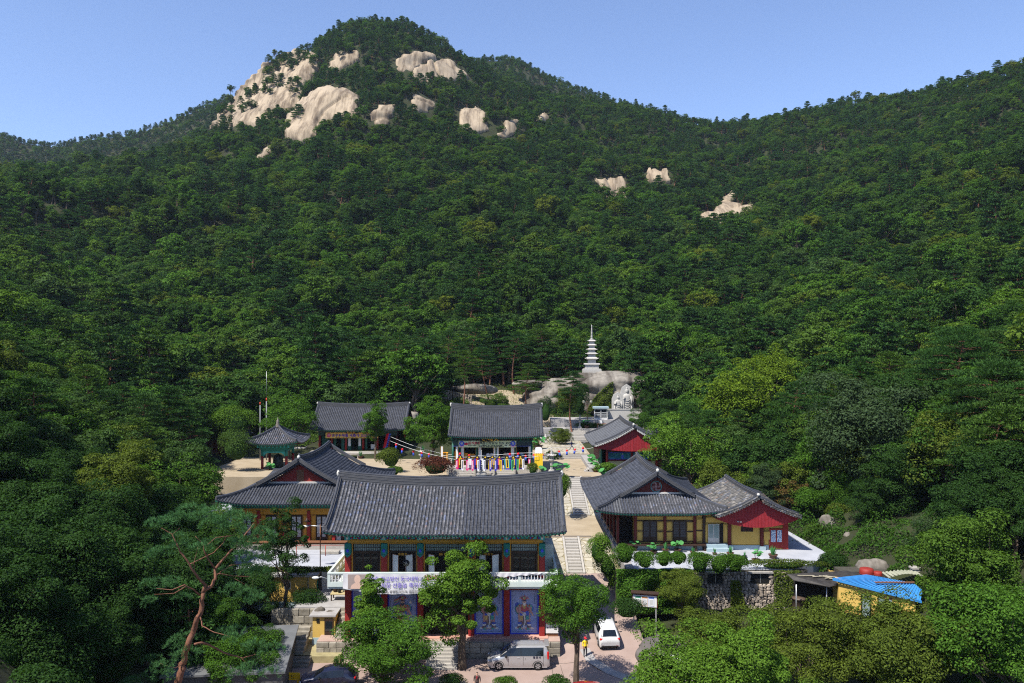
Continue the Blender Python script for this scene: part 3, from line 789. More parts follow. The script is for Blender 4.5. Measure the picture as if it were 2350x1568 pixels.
class Roof:
    def __init__(s, x0, x1, y0, y1, ze, rise, axis='X', hip=None, lift=.35, sag=.4, sp=.30, tl=.34, pyramid=False, fall=.72):
        s.x0, s.x1, s.y0, s.y1, s.ze, s.rise, s.axis, s.hip, s.lift, s.sag, s.sp, s.tl, s.pyr, s.fall = x0, x1, y0, y1, ze, rise, axis, hip, lift, sag, sp, tl, pyramid, fall
        s.Dm = ((y1 - y0) if axis == 'X' else (x1 - x0)) / 2
        s.sides = {}
        W, B = x1 - x0, y1 - y0
        s.sides['front'] = (Vector((x0, y0, 0)), Vector((1, 0, 0)), Vector((0, 1, 0)), W)
        s.sides['back'] = (Vector((x1, y1, 0)), Vector((-1, 0, 0)), Vector((0, -1, 0)), W)
        s.sides['left'] = (Vector((x0, y1, 0)), Vector((0, -1, 0)), Vector((1, 0, 0)), B)
        s.sides['right'] = (Vector((x1, y0, 0)), Vector((0, 1, 0)), Vector((-1, 0, 0)), B)
        s.main = ('front', 'back') if axis == 'X' else ('left', 'right')
    def D(s, side, a):
        L = s.sides[side][3]; e = min(a, L - a)
        if s.pyr: return max(0, min(e, s.Dm))
        if side in s.main:
            if s.hip is None: return s.Dm
            return max(0, e) if e < s.hip else s.Dm
        if s.hip is None: return 0
        return max(0, min(e, s.hip))
    def P(s, side, a, d, dz=0.0):
        o, ta, td, L = s.sides[side]
        t = d / s.Dm
        e = max(0, min(a, L - a))
        z = s.ze + s.rise * (s.fall * t + (1 - s.fall) * t * t)
        z += s.lift * max(0, 1 - e / 4.2) ** 2.2 * max(0, 1 - t * (1.6 if s.hip is None and not s.pyr else 1.2)) ** 1.2
        if side in s.main or s.hip is None:
            z += s.sag * (2 * a / L - 1) ** 2 * min(1, max(0, t)) ** 1.5
        else:
            pass
        p = o + ta * a + td * d
        return Vector((p.x, p.y, z + dz))
    def frame(s, side, a, d, e=.05):
        p = s.P(side, a, d); q = s.P(side, a, d + e); up = (q - p).normalized()
        ax = s.sides[side][1]; n = ax.cross(up).normalized()
        if n.z < 0: n = -n
        return p, ax, up, n
    def tiles(s, side, mb, vb, obj_rows=0, obj_parent=None, key='new', keyf=None, seg=5, coarse=1.0):
        """cover tiles in mb, valley tiles in vb; the lowest obj_rows rows are objects"""
        L = s.sides[side][3]; n = int(round(L / s.sp)); sp = L / n
        done = 0
        for i in range(n + 1):
            a = min(max(i * sp, .02), L - .02); Dd = s.D(side, min(max(a, .05), L - .05))
            if Dd < .25: continue
            d = -.06; k = 0
            while d < Dd - .08:
                p, ax, up, nr = s.frame(side, a, d)
                tlh = s.tl * math.hypot(up.x, up.y)
                ln = min(s.tl + .03, (Dd - d) / max(.2, math.hypot(up.x, up.y)))
                kk = keyf(a) if keyf else key
                if k < obj_rows and obj_parent is not None and done < 298:
                    o = bpy.data.objects.new("roof_tile", unit_tiles()[kk]); COL.objects.link(o); o.parent = obj_parent
                    M = Matrix((( ax.x, up.x, nr.x), (ax.y, up.y, nr.y), (ax.z, up.z, nr.z))).to_4x4(); M.translation = p + nr * .02
                    o.matrix_local = M; done += 1
                else:
                    tgt = mb[kk] if isinstance(mb, dict) else mb
                    tile_half(tgt, p, ax, up, nr, ln, s.sp * .33, s.sp * .29, seg, .035)
                if k == 0:   # round end tile at the eave
                    tgt = mb[kk] if isinstance(mb, dict) else mb
                    c = p - up * .02 + nr * .04
                    vs = [c + ax * math.cos(g) * s.sp * .36 + nr * math.sin(g) * s.sp * .36 for g in [2 * math.pi * q / 8 for q in range(8)]]
                    tgt.prism(vs, up * .05)
                d += tlh; k += 1
            # valley strip to the right of this row
            if i < n:
                a2 = min((i + 1) * sp, L); DL = s.D(side, a + .01); DR = s.D(side, a2 - .01)
                st = .17 * coarse; kq = 0
                while kq * st < max(DL, DR):
                    d0, d1 = kq * st, (kq + 1) * st
                    l0, l1, r0, r1 = min(d0, DL), min(d1, DL), min(d0, DR), min(d1, DR)
                    A = s.P(side, a, l0, .035); Bq = s.P(side, a2, r0, .035); Cq = s.P(side, a2, r1, .0); Dq = s.P(side, a, l1, .0)
                    A2 = s.P(side, a, l0, -.02); B2 = s.P(side, a2, r0, -.02)
                    vb.add([A, Bq, Cq, Dq, A2, B2], [(0, 1, 2, 3), (4, 5, 1, 0)])
                    kq += 1
    def line(s, fn, n=24): return [fn(i / n) for i in range(n + 1)]
    def ridge_line(s, dz=0.0, n=24):
        o = s.main[0]; L = s.sides[o][3]; g = s.hip if s.hip else 0
        g = g - (.9 if s.hip else 0)
        return [s.P(o, lerp(g, L - g, i / n), s.Dm, dz) for i in range(n + 1)]

def sweep(mb, path, w, z0, z1, endx=0):
    """box section swept along a path, width w, from z0 to z1 above the path"""
    n = len(path); vs = []
    for i, p in enumerate(path):
        t = path[min(i + 1, n - 1)] - path[max(i - 1, 0)]; t.z = 0; t.normalize()
        sd = Vector((-t.y, t.x, 0))
        for q, z in ((-1, z0), (1, z0), (1, z1), (-1, z1)): vs.append(p + sd * (w / 2 * q) + Vector((0, 0, z)))
    fs = []
    for i in range(n - 1):
        for k in range(4): fs.append((i * 4 + k, i * 4 + (k + 1) % 4, i * 4 + 4 + (k + 1) % 4, i * 4 + 4 + k))
    fs += [(3, 2, 1, 0), (n * 4 - 4, n * 4 - 3, n * 4 - 2, n * 4 - 1)]
    mb.add(vs, fs)
def ridge_stack(T, name, path, h=.6, w=.34, white=True, top=.11, layers=6):
    mb = MB()
    for i in range(layers):
        z0 = h * i / layers; z1 = h * (i + 1) / layers
        sweep(mb, path, w * (1.06 if i % 2 else .92) * (1 + .15 * (1 - i / layers)), z0 - (.05 if i == 0 else 0), z1 - .018)
        sweep(mb, path, w * .8, z1 - .02, z1 + .001)
    mb2 = MB(); pts = [p + Vector((0, 0, h + top * .4)) for p in path]
    mb2.tube(pts, top, 8)
    o = mb.build(name, RIDGE, T.root, loc=T.off)
    mb2.build("cap_tiles", TILE, o)
    if white:
        w_ = MB()
        for e in (path[0], path[-1]): w_.blob(e + Vector((0, 0, h * .75)), (top * 1.7, top * 1.7, h * .45), 8, 5)
        w_.build("end_plaster", PLASTER, o)
    return o

class Thing:
    def __init__(s, name, label, cat, loc, group=None):
        s.root = thing(name, label, cat, loc, 0, group); s.off = -Vector(loc)
    def part(s, mb, name, mats, label=None, kind=None, parent=None):
        if parent is not None: return mb.build(name, mats, parent, kind, label=label)
        return mb.build(name, mats, s.root, kind, loc=s.off, label=label)

def gable_discs(mb, path, nrm, r_=.10, sp=.27, drop=.02, two=True):
    """round tile ends along a rake; nrm faces outwards"""
    L_ = sum((path[i + 1] - path[i]).length for i in range(len(path) - 1)); acc = 0; nxt = sp / 2
    for i in range(len(path) - 1):
        a, b = path[i], path[i + 1]; l = (b - a).length; t = (b - a).normalized(); u = nrm.cross(t)
        if u.z < 0: u = -u
        while nxt < acc + l:
            c = a + t * (nxt - acc)
            for k, (du, rr, dn) in enumerate(((drop, r_, .0), (drop - r_ * 1.0, r_ * .82, -.03))[:2 if two else 1]):
                cc = c + u * du + nrm * dn + (t * sp * .5 if k else Vector((0, 0, 0)))
                mb.prism([cc + t * math.cos(g) * rr + u * math.sin(g) * rr for g in [2 * math.pi * q / 8 for q in range(8)]], -nrm * .10)
            nxt += sp
        acc += l

def temple_roof(T, rf, style='new', obj_side=None, obj_rows=0, keyf=None, mats=None, seg=5, vis=None, ridge_h=.6, rake_h=.34, gable_ends=('a', 'b'), lightdisc=PLASTER, coarse=1.0):
    """builds covers, valleys, ridge, rakes / hips for the roof rf of thing T"""
    mats = mats or TILE
    base = MB(); vb = MB()
    # deck under the tiles
    sides = [k for k in rf.sides if (k in rf.main or rf.hip is not None or rf.pyr)]
    for sd in sides:
        L = rf.sides[sd][3]; n = 30
        for i in range(n):
            a0, a1 = L * i / n, L * (i + 1) / n
            D0, D1 = rf.D(sd, a0 + .01), rf.D(sd, a1 - .01); m = 6
            for k in range(m):
                A = [rf.P(sd, a0, D0 * k / m, -.05), rf.P(sd, a1, D1 * k / m, -.05), rf.P(sd, a1, D1 * (k + 1) / m, -.05), rf.P(sd, a0, D0 * (k + 1) / m, -.05)]
                base.add(A, [(0, 1, 2, 3)])
            b0, b1 = rf.P(sd, a0, 0, -.03), rf.P(sd, a1, 0, -.03)
            base.add([b0, b1, b1 + Vector((0, 0, -.16)), b0 + Vector((0, 0, -.16))], [(0, 3, 2, 1)])
    roof = T.part(base, "roof", TEAL_DK)
    cover = {'new': MB(), 'old': MB(), 'light': MB()}
    for sd in sides:
        v = vis is None or sd in vis
        rf.tiles(sd, cover, vb, obj_rows if sd == obj_side else 0, roof, style, keyf if sd == obj_side else None, seg if v else 3, coarse if v else 4.0)
    for k, m in (('new', mats), ('old', TILE_OLD), ('light', TILE_LIGHT)):
        cover[k].build("tile_rows", m, roof, "stuff")
    vb.build("valley_tiles", TILE_VALLEY, roof, "stuff")
    # soffit and rafter ends
    sof = MB(); raf = MB()
    for sd in sides:
        if vis is not None and sd not in vis: continue
        L = rf.sides[sd][3]; o_, ta, td, _ = rf.sides[sd]
        n = int(L / .36)
        for i in range(n):
            a = L * (i + .5) / n
            if rf.D(sd, a) < .5 and not rf.pyr: continue
            p = rf.P(sd, a, .05, -.27); q = rf.P(sd, a, min(1.6, rf.D(sd, a) + .2), -.30)
            raf.tube([p, q], .065, 6, smooth=False)
    raf.build("rafter_ends", [RED_DK], roof, "stuff")
    # ridge
    if not rf.pyr:
        ridge_stack(T, "ridge", rf.ridge_line(), ridge_h)
    # rakes down the gable edges, hips
    for e in (0, 1):
        for sd in rf.main:
            L = rf.sides[sd][3]
            inset = (rf.hip - .9) if rf.hip else .14
            a = inset if e == 0 else L - inset
            if rf.pyr: continue
            d0 = 0.15 if rf.hip is None else rf.hip - .55
            path = [rf.P(sd, a, lerp(rf.Dm - .1, d0, i / 10), .0) for i in range(11)]
            ridge_stack(T, "rake_ridge", path, rake_h, .26, False, .085, 4)
        # wall between
    if rf.hip or rf.pyr:
        for sd, e in (('front', 0), ('front', 1), ('back', 0), ('back', 1)):
            L = rf.sides[sd][3]; top = rf.hip if rf.hip else rf.Dm
            path = [rf.P(sd, (lerp(.05, top, i / 12) if e == 0 else L - lerp(.05, top, i / 12)), lerp(.05, top, i / 12), .02) for i in range(13)]
            ridge_stack(T, "hip_ridge", path, rake_h * .9, .26, False, .085, 4)
    return roof

def rake_path(rf, end, off, dz=0.0, d0=None, n=12):
    """gable outline at one end (0: small a of main[0]); goes eave - ridge - eave"""
    s0, s1 = rf.main; L = rf.sides[s0][3]
    ins = (rf.hip - .9) if rf.hip else 0
    dd = d0 if d0 is not None else (rf.hip - .55 if rf.hip else .1)
    a0 = ins if end == 0 else L - ins; a1 = L - a0
    o = [rf.P(s0, a0, lerp(dd, rf.Dm, i / n), dz) for i in range(n + 1)]
    o2 = [rf.P(s1, a1, lerp(rf.Dm, dd, i / n), dz) for i in range(1, n + 1)]
    v = Vector((off, 0, 0)) if rf.axis == 'X' else Vector((0, off, 0))
    return [p + v for p in o], [p + v for p in o2]

def frame_panel(mbf, mbl, x0, x1, z0, z1, y, inset=.10, lw=.028):
    """yellow wall field with a thin dark line inside its edge"""
    mbf.box(x0, x1, y - .02, y + .05, z0, z1)
    a0, a1, b0, b1 = x0 + inset, x1 - inset, z0 + inset, z1 - inset
    yy0, yy1 = y - .026, y - .0205
    mbl.box(a0, a1, yy0, yy1, b0, b0 + lw); mbl.box(a0, a1, yy0, yy1, b1 - lw, b1)
    mbl.box(a0, a0 + lw, yy0, yy1, b0 + lw, b1 - lw); mbl.box(a1 - lw, a1, yy0, yy1, b0 + lw, b1 - lw)

def lattice_door(T, x0, x1, z0, z1, y, leaves=2, wood=DARKWOOD, paper=GLASSDK, dens=.09, parent=None):
    for k in range(leaves):
        a = lerp(x0, x1, k / leaves) + .015; b = lerp(x0, x1, (k + 1) / leaves) - .015
        fr = MB(); fr.box(a, a + .07, y - .05, y, z0, z1); fr.box(b - .07, b, y - .05, y, z0, z1)
        fr.box(a + .07, b - .07, y - .048, y, z0, z0 + .5); fr.box(a + .07, b - .07, y - .048, y, z1 - .08, z1)
        pn = MB(); pn.box(a + .07, b - .07, y - .016, y - .006, z0 + .5, z1 - .08)
        lt = MB(); x = a + .07 + dens
        while x < b - .07: lt.box(x - .012, x + .012, y - .036, y - .018, z0 + .5, z1 - .08); x += dens
        for q in range(1, 6):
            z = lerp(z0 + .5, z1 - .08, q / 6); lt.box(a + .07, b - .07, y - .040, y - .017, z - .012, z + .012)
        d = T.part(fr, "door", wood)
        T.part(pn, "pane", paper, parent=d); T.part(lt, "lattice", wood, parent=d, kind="stuff")

def open_leaf(T, x, z0, z1, y, w, ang, wood=BROWNWOOD, paper=PAPER, name="door_leaf"):
    """door leaf hinged at x, swung towards the viewer by ang"""
    M = Matrix.Translation((x, y, 0)) @ Matrix.Rotation(ang, 4, 'Z')
    fr = MB(); fr.T = M
    fr.box(0, .05, -.02, .02, z0, z1); fr.box(w - .05, w, -.02, .02, z0, z1); fr.box(.05, w - .05, -.019, .019, z0, z0 + .12); fr.box(.05, w - .05, -.019, .019, z1 - .06, z1)
    pp = MB(); pp.T = M; pp.box(.05, w - .05, -.010, .010, z0 + .12, z1 - .06)
    d = T.part(fr, name, wood); T.part(pp, "paper", paper, parent=d)

def text_mesh(txt, size, mat_, depth=.0, align='LEFT', vertical=False, bold=0.0, sx=1.0):
    cu = bpy.data.curves.new("lettering", 'FONT'); cu.body = "\n".join(txt) if vertical else txt
    cu.size = size; cu.align_x = align; cu.offset = bold; cu.resolution_u = 2; cu.extrude = depth
    if vertical: cu.space_line = .92
    o = bpy.data.objects.new("lettering", cu); COL.objects.link(o)
    bpy.context.view_layer.update()
    dg = bpy.context.evaluated_depsgraph_get()
    me = bpy.data.meshes.new_from_object(o.evaluated_get(dg)); me.materials.clear(); me.materials.append(mat_)
    bpy.data.objects.remove(o)
    return me
def put_text(txt, loc, size, mat_, parent, name="lettering", sx=1.0, **k):
    """upright text facing -Y at loc (in the parent's frame)"""
    me = text_mesh(txt, size, mat_, **k)
    o = bpy.data.objects.new(name, me); COL.objects.link(o); o.parent = parent
    o.location = loc; o.rotation_euler = (R(90), 0, 0); o.scale = (sx, 1, 1)
    return o

def brackets(T, xs, x0, x1, y, z0, z1, bright=True):
    """painted brackets and flower ornaments between a beam and the eaves"""
    h = z1 - z0
    a = MB(); a.box(x0, x1, y - .06, y + .1, z0, z1); bm_ = T.part(a, "bracket_board", TEAL)
    b = MB(); c = MB(); d = MB(); r = MB()
    for i in range(len(xs) - 1):
        a0, a1 = xs[i] + .35, xs[i + 1] - .35; w = a1 - a0
        for cx in ((a0 + w * .12), (a1 - w * .12)):
            for q, (rr, mb_) in enumerate(((h * .46, b), (h * .34, r), (h * .2, d))):
                mb_.prism([(cx + math.cos(g) * rr, y - .062 - .006 * q, z0 + .02 + math.sin(g) * rr * 1.6) for g in [math.pi * k / 8 for k in range(9)]], (0, .004, 0))
        c.box(lerp(a0, a1, .3), lerp(a0, a1, .7), y - .10, y - .061, z0 + h * .12, z0 + h * .3)
        b.box(a0, a1, y - .12, y - .061, z1 - h * .18, z1 - h * .05)
    T.part(b, "flower_ornament", BLUE, parent=bm_, kind="stuff"); T.part(c, "rail_ornament", TEAL_LT, parent=bm_, kind="stuff")
    T.part(r, "petal_ornament", RED, parent=bm_, kind="stuff"); T.part(d, "leaf_ornament", TEAL_LT, parent=bm_, kind="stuff")
    for x in xs:
        e = MB(); e.box(x - .22, x + .22, y - .34, y - .13, z0 - .02, z0 + h * .5); e.box(x - .14, x + .14, y - .6, y - .13, z0 + h * .5, z0 + h * .72)
        e.box(x - .3, x + .3, y - .42, y - .13, z0 + h * .74, z1 - .02)
        o = T.part(e, "bracket", TEAL_LT if bright else TEAL)
        w_ = MB(); w_.box(x - .09, x + .09, y - .36, y - .342, z0 + .05, z0 + h * .45); T.part(w_, "painted_face", WHITE, parent=o)
# ------------------------------------------------------------------ ground surfaces of the temple
def slab(name, x0, x1, y0, y1, z, thick, m, kind="structure"):
    mb = MB(); mb.box(x0, x1, y0, y1, z - thick, z); return mb.build(name, m, kind=kind)
def road_z(x, y):
    t = np.clip((y - 65.5) / 17.0, 0, 1)
    return 3.0 * t * np.clip((x - 2.5) / 3, 0, 1)
gx, gy = np.meshgrid(np.arange(-24, 17.1, .5), np.arange(44, 84.1, .5), indexing='ij')
gz = road_z(gx, gy) + .012 * np.sin(gx * 1.3) * np.sin(gy * 1.7)
gz = np.where((gx < 3.6) & (gy > 68.5), -.5, gz); gz = np.where((gx > 11.5) & (gy > 70), -.6, gz)
link("car_park", grid_mesh("car_park", np.stack([gx, gy, gz], -1), PINKCON), kind="structure")
# pale cement repair and joints in the concrete
pt = MB(); pts = [(6.2, 66.5), (7.0, 66.9), (8.4, 65.0), (10.2, 63.2), (12, 61.6), (11.5, 60.9), (9.3, 62.6), (7.6, 64.4)]
pt.poly([(x, y, float(road_z(x, y)) + .022) for x, y in pts])
pt.poly([(x, y, float(road_z(x, y)) + .022) for x, y in [(5.8, 68.2), (6.6, 68.6), (7.0, 66.9), (6.2, 66.5)]])
pt.build("cement_patch", CONCRETE, kind="structure")
cj = MB()
for (xa, ya, xb, yb) in [(3.3, 66.2, 9.9, 66.7), (3.2, 55, 3.3, 66.2), (-9, 58, -8.8, 65), (-3.2, 59, 3.3, 59.4), (4.0, 66, 4.3, 60.5), (4.3, 60.5, 5.6, 58)]:
    n = 10; prev = None
    for i in range(n + 1):
        x = lerp(xa, xb, i / n) + random.uniform(-.05, .05); y = lerp(ya, yb, i / n) + random.uniform(-.05, .05)
        p = Vector((x, y, float(road_z(x, y)) + .018))
        if prev is not None:
            s = Vector((-(p - prev).y, (p - prev).x, 0)).normalized() * .015
            cj.quad(prev - s, p - s, p + s, prev + s)
        prev = p
cj.build("concrete_crack", MORTAR, kind="structure")

def stairs(name, x0, x1, y0, y1, z0, z1, n, m, label=None, cheek=False, group=None, cat="steps"):
    t = thing(name, label, cat, ((x0 + x1) / 2, y0, z0), 0, group); off = -t.location
    rise = (z1 - z0) / n; run = (y1 - y0) / n
    for i in range(n):
        mb = MB(); j = random.uniform(-.01, .01)
        mb.box(x0 + j, x1 + j, y0 + i * run, y0 + (i + 1) * run + .12, z0 + i * rise - .25, z0 + (i + 1) * rise - .003 * (i % 2))
        mb.build("step", m, t, loc=off)
    if cheek:
        for sx in (x0 - .26, x1 + .04):
            c = MB(); c.prism([(sx, y0, z0 - .3), (sx, y0, z0 + .14), (sx, y1, z1 + .12), (sx, y1, z1 - .5)], (.22, 0, 0)); c.build("side_kerb", m, t, loc=off)
    return t
def flagstones(name, quadf, nu, nv, label, jit=.28, gap=.05, th=.08, seed=1, m=FLAG, skip=None):
    """irregular slabs: quadf(u, v) maps the unit square onto the ground"""
    r = random.Random(seed)
    root = bpy.data.objects.new(name, None); COL.objects.link(root); root["kind"] = "structure"; root["label"] = label
    pts = {}
    def pt(i, j):
        if (i, j) not in pts:
            u = (i + (.5 if j % 2 else 0)) / nu; v = j / nv
            ju = r.uniform(-jit, jit) / nu; jv = r.uniform(-jit, jit) / nv
            pts[(i, j)] = (min(1, max(0, u + ju)), min(1, max(0, v + jv)))
        return pts[(i, j)]
    bed = MB(); n = 14
    for a in range(n):
        for b in range(n):
            bed.quad(*[Vector(quadf(x / n, y / n)) + Vector((0, 0, -.035)) for x, y in ((a, b), (a + 1, b), (a + 1, b + 1), (a, b + 1))])
    bed.build("bed", JOINT, root)
    for j in range(nv):
        i = -1
        while i < nu:
            w = 1 if r.random() < .8 else 2
            poly = [pt(i, j), pt(i + w, j), pt(i + w, j + 1), pt(i, j + 1)]
            i += w
            c = (sum(p[0] for p in poly) / 4, sum(p[1] for p in poly) / 4)
            if c[0] < 0.01 or c[0] > .99: continue
            P3 = [Vector(quadf(*p)) for p in poly]; C = sum(P3, Vector()) / 4
            if skip and skip(C): continue
            # cut corners so the slabs have five to eight sides
            Q = []
            for k in range(4):
                a, b, d = P3[k - 1], P3[k], P3[(k + 1) % 4]
                f1 = r.uniform(.12, .32); f2 = r.uniform(.12, .32)
                if r.random() < .75: Q += [b + (a - b) * f1, b + (d - b) * f2]
                else: Q.append(b)
            Q = [q + (C - q).normalized() * gap for q in Q]
            mb = MB(); h = r.uniform(-.01, .02)
            mb.prism([q - C + Vector((0, 0, -th)) for q in Q], (0, 0, th + h))
            o = link("flagstone", mb.mesh("flagstone", m), root); o.location = C
    return root

# paths beside the front hall
slab("path_landing", 2.6, 11.6, 90.2, 102.2, 5.0, 2.6, SAND)
slab("lower_path_edge", 11.0, 11.8, 76.6, 102, 5.16, 1.0, CONCRETE)
stairs("stone_steps", 5.95, 7.35, 82.6, 90.2, 3.0, 5.0, 12, STEPST, "lower flight of pale stone steps on the path right of the front hall", True)
stairs("stone_steps", 8.15, 9.75, 102.2, 114.8, 5.0, 8.0, 17, STEPST, "upper long flight of pale stone steps with side kerbs climbing to the courtyard", True)
def ramp(x0, x1, y0, y1, z0, z1): return lambda u, v: (lerp(x0, x1, u), lerp(y0, y1, v), lerp(z0, z1, v))
flagstones("flagstone_paving", ramp(4.2, 5.7, 82.6, 90.2, 2.95, 4.98), 2, 9, "pale flagstones left of the lower steps", seed=3)
flagstones("flagstone_paving", ramp(7.65, 10.9, 82.6, 90.2, 2.95, 4.98), 4, 9, "pale flagstones right of the lower steps", seed=4)
flagstones("flagstone_paving", ramp(4.6, 7.85, 102.2, 114.8, 5.0, 8.0), 4, 14, "pale flagstones left of the upper steps", seed=5)
flagstones("flagstone_paving", ramp(10.05, 12.6, 102.2, 114.8, 5.0, 8.0), 3, 14, "pale flagstones right of the upper steps", seed=6)
sb = MB(); sb.prism([(2, 82.5, 0), (2, 90.2, 0), (2, 90.2, 4.9), (2, 82.5, 2.88)], (9.4, 0, 0)); sb.prism([(2.5, 102, 2), (2.5, 114.9, 2), (2.5, 114.9, 7.9), (2.5, 102, 4.9)], (10.5, 0, 0))
sb.build("path_bank", JOINT, kind="structure")
# drain gratings
for k, (x0, x1, y, z) in enumerate([(4.4, 9.0, 90.6, 5.0), (7.0, 11.4, 115.2, 8.0)]):
    d = MB(); d.box(x0, x1, y, y + .35, z, z + .02); tag(d.build("drain_grating", mat("rusty_iron" + "_dark" * k, (.05, .05, .06), rough=.7)), ["dark metal drain grating across the path at the foot of the sandy landing", "thin dark drain grating at the top of the upper steps"][k], "drain grating")

# courtyard
slab("courtyard", -46, 13.2, 114.8, 152, 8.0, 2.5, SAND)
slab("upper_platform", 5.2, 13.2, 135, 160, 8.72, 1.0, SAND)
stairs("low_steps", 5.2, 13.0, 133.9, 135.0, 8.0, 8.7, 3, STEPST, "three low wide stone steps between the courtyard and the flagstone platform")
flagstones("flagstone_paving", ramp(5.4, 12.9, 135.2, 158.5, 8.76, 8.78), 9, 22, "irregular flagstones of the upper platform where a person walks", seed=8, gap=.06)
stairs("wide_granite_steps", 10.2, 18.5, 154.5, 160, 8.72, 10.6, 8, STEPST, "wide grey granite steps leading up from the flagstone platform")
slab("shrine_terrace", 6, 26, 160, 163.2, 10.6, 3, CONCRETE)
slab("shrine_upper_terrace", 8, 30, 163.2, 170, 12.1, 4, CONCRETE)
w = MB(); w.box(20, 27, 165.6, 166, 12.1, 14.0); w.box(19.8, 27.2, 165.5, 166.1, 14.0, 14.15); tag(w.build("granite_wall", GRANITE_CUT), "low grey granite retaining wall below the carved rock reliefs", "wall")
stairs("granite_steps", 21.8, 25.5, 160.2, 165.4, 10.6, 12.1, 7, STEPST, "short granite flight below the carved rock reliefs")
# white terraces left and right
slab("left_terrace", -40, -15.0, 76.6, 110, 5.0, 3.2, WHITEFLOOR)
tp = MB(); tp.box(-31, -15.3, 84.6, 86.5, 5.0, 5.45); tag(tp.build("stone_plinth", STEPST), "pale stone plinth in front of the left hall beyond the white terrace", "plinth")
mb = MB(); mb.prism([(11.4, 76.9, 1.0), (27, 76.9, 1.0), (30, 79.3, 1.0), (32.9, 83, 1.0), (32.4, 93, 1.0), (30.5, 104, 1.0), (11.4, 104, 1.0)], (0, 0, 4.0)); mb.build("right_terrace", WHITEFLOOR, kind="structure")
bank = MB(); bank.box(-4, 4, 79, 101, 1, 6); bank.build("earth_bank", SOIL, kind="structure")
# sandy ground behind the main hall
gx, gy = np.meshgrid(np.arange(-13, 9.1, .5), np.arange(156, 184.1, .5), indexing='ij')
gz = ground_z(gx, gy) - .15 + .9 * np.clip(1.15 - ((gx + 2) / 11) ** 2 - ((gy - 170) / 14) ** 2, 0, .85) + .15 * np.sin(gx * .9) * np.cos(gy * .7)
link("upper_ground", grid_mesh("upper_ground", np.stack([gx, gy, gz], -1), SAND), kind="structure")

# front terrace and its block wall
slab("front_terrace", -16.6, 4.1, 67.75, 80, 1.4, 2.4, mat("pink_terrace_floor", (.30, .205, .17), (.38, .28, .235), scale=1, rough=.9))
BLK = []
for k in range(5):
    mb = MB(); mb.bbox((0, 0, 0), (1, .28, .46), 0, .035); me = mb.mesh("stone_block", BLOCKSTONE); BLK.append(me)
def block_wall(label, x0, x1, y, z0, z1, rows, seed, cap=False, gap=None, along='x'):
    r = random.Random(seed); hgt = (z1 - z0) / rows
    t = thing("stone_block_wall", label, "wall", (x0, y, z0))
    for j in range(rows):
        x = 0.0; Lw = x1 - x0
        while x < Lw - .05:
            w_ = min(r.uniform(.5, 1.15), Lw - x)
            if Lw - x - w_ < .3: w_ = Lw - x
            if not (gap and gap[0] < x0 + x + w_ / 2 < gap[1]):
                o = bpy.data.objects.new("stone_block", r.choice(BLK)); COL.objects.link(o); o.parent = t
                c = (x + w_ / 2, r.uniform(-.02, .02), hgt * (j + .5))
                if along == 'x': o.location = c
                else: o.location = (c[1], c[0], c[2]); o.rotation_euler = (0, 0, R(90))
                o.scale = (w_ - .025, 1, hgt / .46 - .04)
            x += w_
    m = MB()
    if along == 'x': m.box(0, x1 - x0, .05, .3, 0, z1 - z0 - .03)
    else: m.box(.05, .3, 0, x1 - x0, 0, z1 - z0 - .03)
    m.build("mortar", MORTAR, t)
    return t
block_wall("weathered stone block wall under the front terrace", -16.6, 4.1, 67.6, 0, 1.38, 3, 11, gap=(-7.15, -4.45))
stairs("front_steps", -7.1, -4.5, 65.1, 67.75, 0, 1.4, 8, STEPST, "wide stone steps going up to the doorway of the front hall")

# stone stairs and small walls at the left of the front hall
slab("left_ground", -21.5, -14.4, 66.6, 76, .55, 1.4, mat("mossy_ground", (.20, .17, .09), (.34, .30, .16), scale=1.5, rough=1))
stairs("low_block_steps", -20.3, -16.8, 65.6, 66.7, -.02, .55, 3, BLOCKSTONE, "three low worn stone steps beside the grey flat roof")
stairs("worn_stone_steps", -18.7, -17.6, 67.0, 69.8, .55, 2.0, 6, BLOCKSTONE, "narrow worn stone steps left of the small yellow hut")
stairs("rough_stone_steps", -15.25, -14.3, 67.9, 71.4, .9, 3.2, 8, BLOCKSTONE, "rough stone steps between the small yellow hut and the front hall")
slab("side_landing", -19.5, -14.35, 71.2, 77, 3.2, 2.6, CONCRETE)
block_wall("dark stone block wall above the narrow worn steps", -21.5, -17.4, 71.1, .5, 3.1, 4, 12)
T = Thing("yellow_hut", "tiny yellow concrete hut with a brown door beside the stone steps", "hut", (-16.4, 69.6, .9))
a = MB(); a.box(-17.35, -15.4, 69.3, 71.3, .5, 3.0); body = T.part(a, "wall", YELLOW)
a = MB(); a.box(-17.36, -15.39, 69.27, 69.31, .5, 1.15); T.part(a, "base_band", BLUEGREY, parent=body)
a = MB(); a.box(-17.6, -15.3, 69.1, 71.4, 3.0, 3.14); T.part(a, "roof", CONCRETE)
a = MB(); a.box(-16.3, -15.55, 69.2, 69.29, .95, 2.8); d = T.part(a, "door", DARKWOOD)
a = MB(); a.box(-16.2, -15.65, 69.18, 69.199, 1.75, 2.6); T.part(a, "pane", GLASSDK, parent=d)
a = MB(); a.box(-17.0, -16.75, 69.24, 69.3, 2.45, 2.8); T.part(a, "window", BLACK)

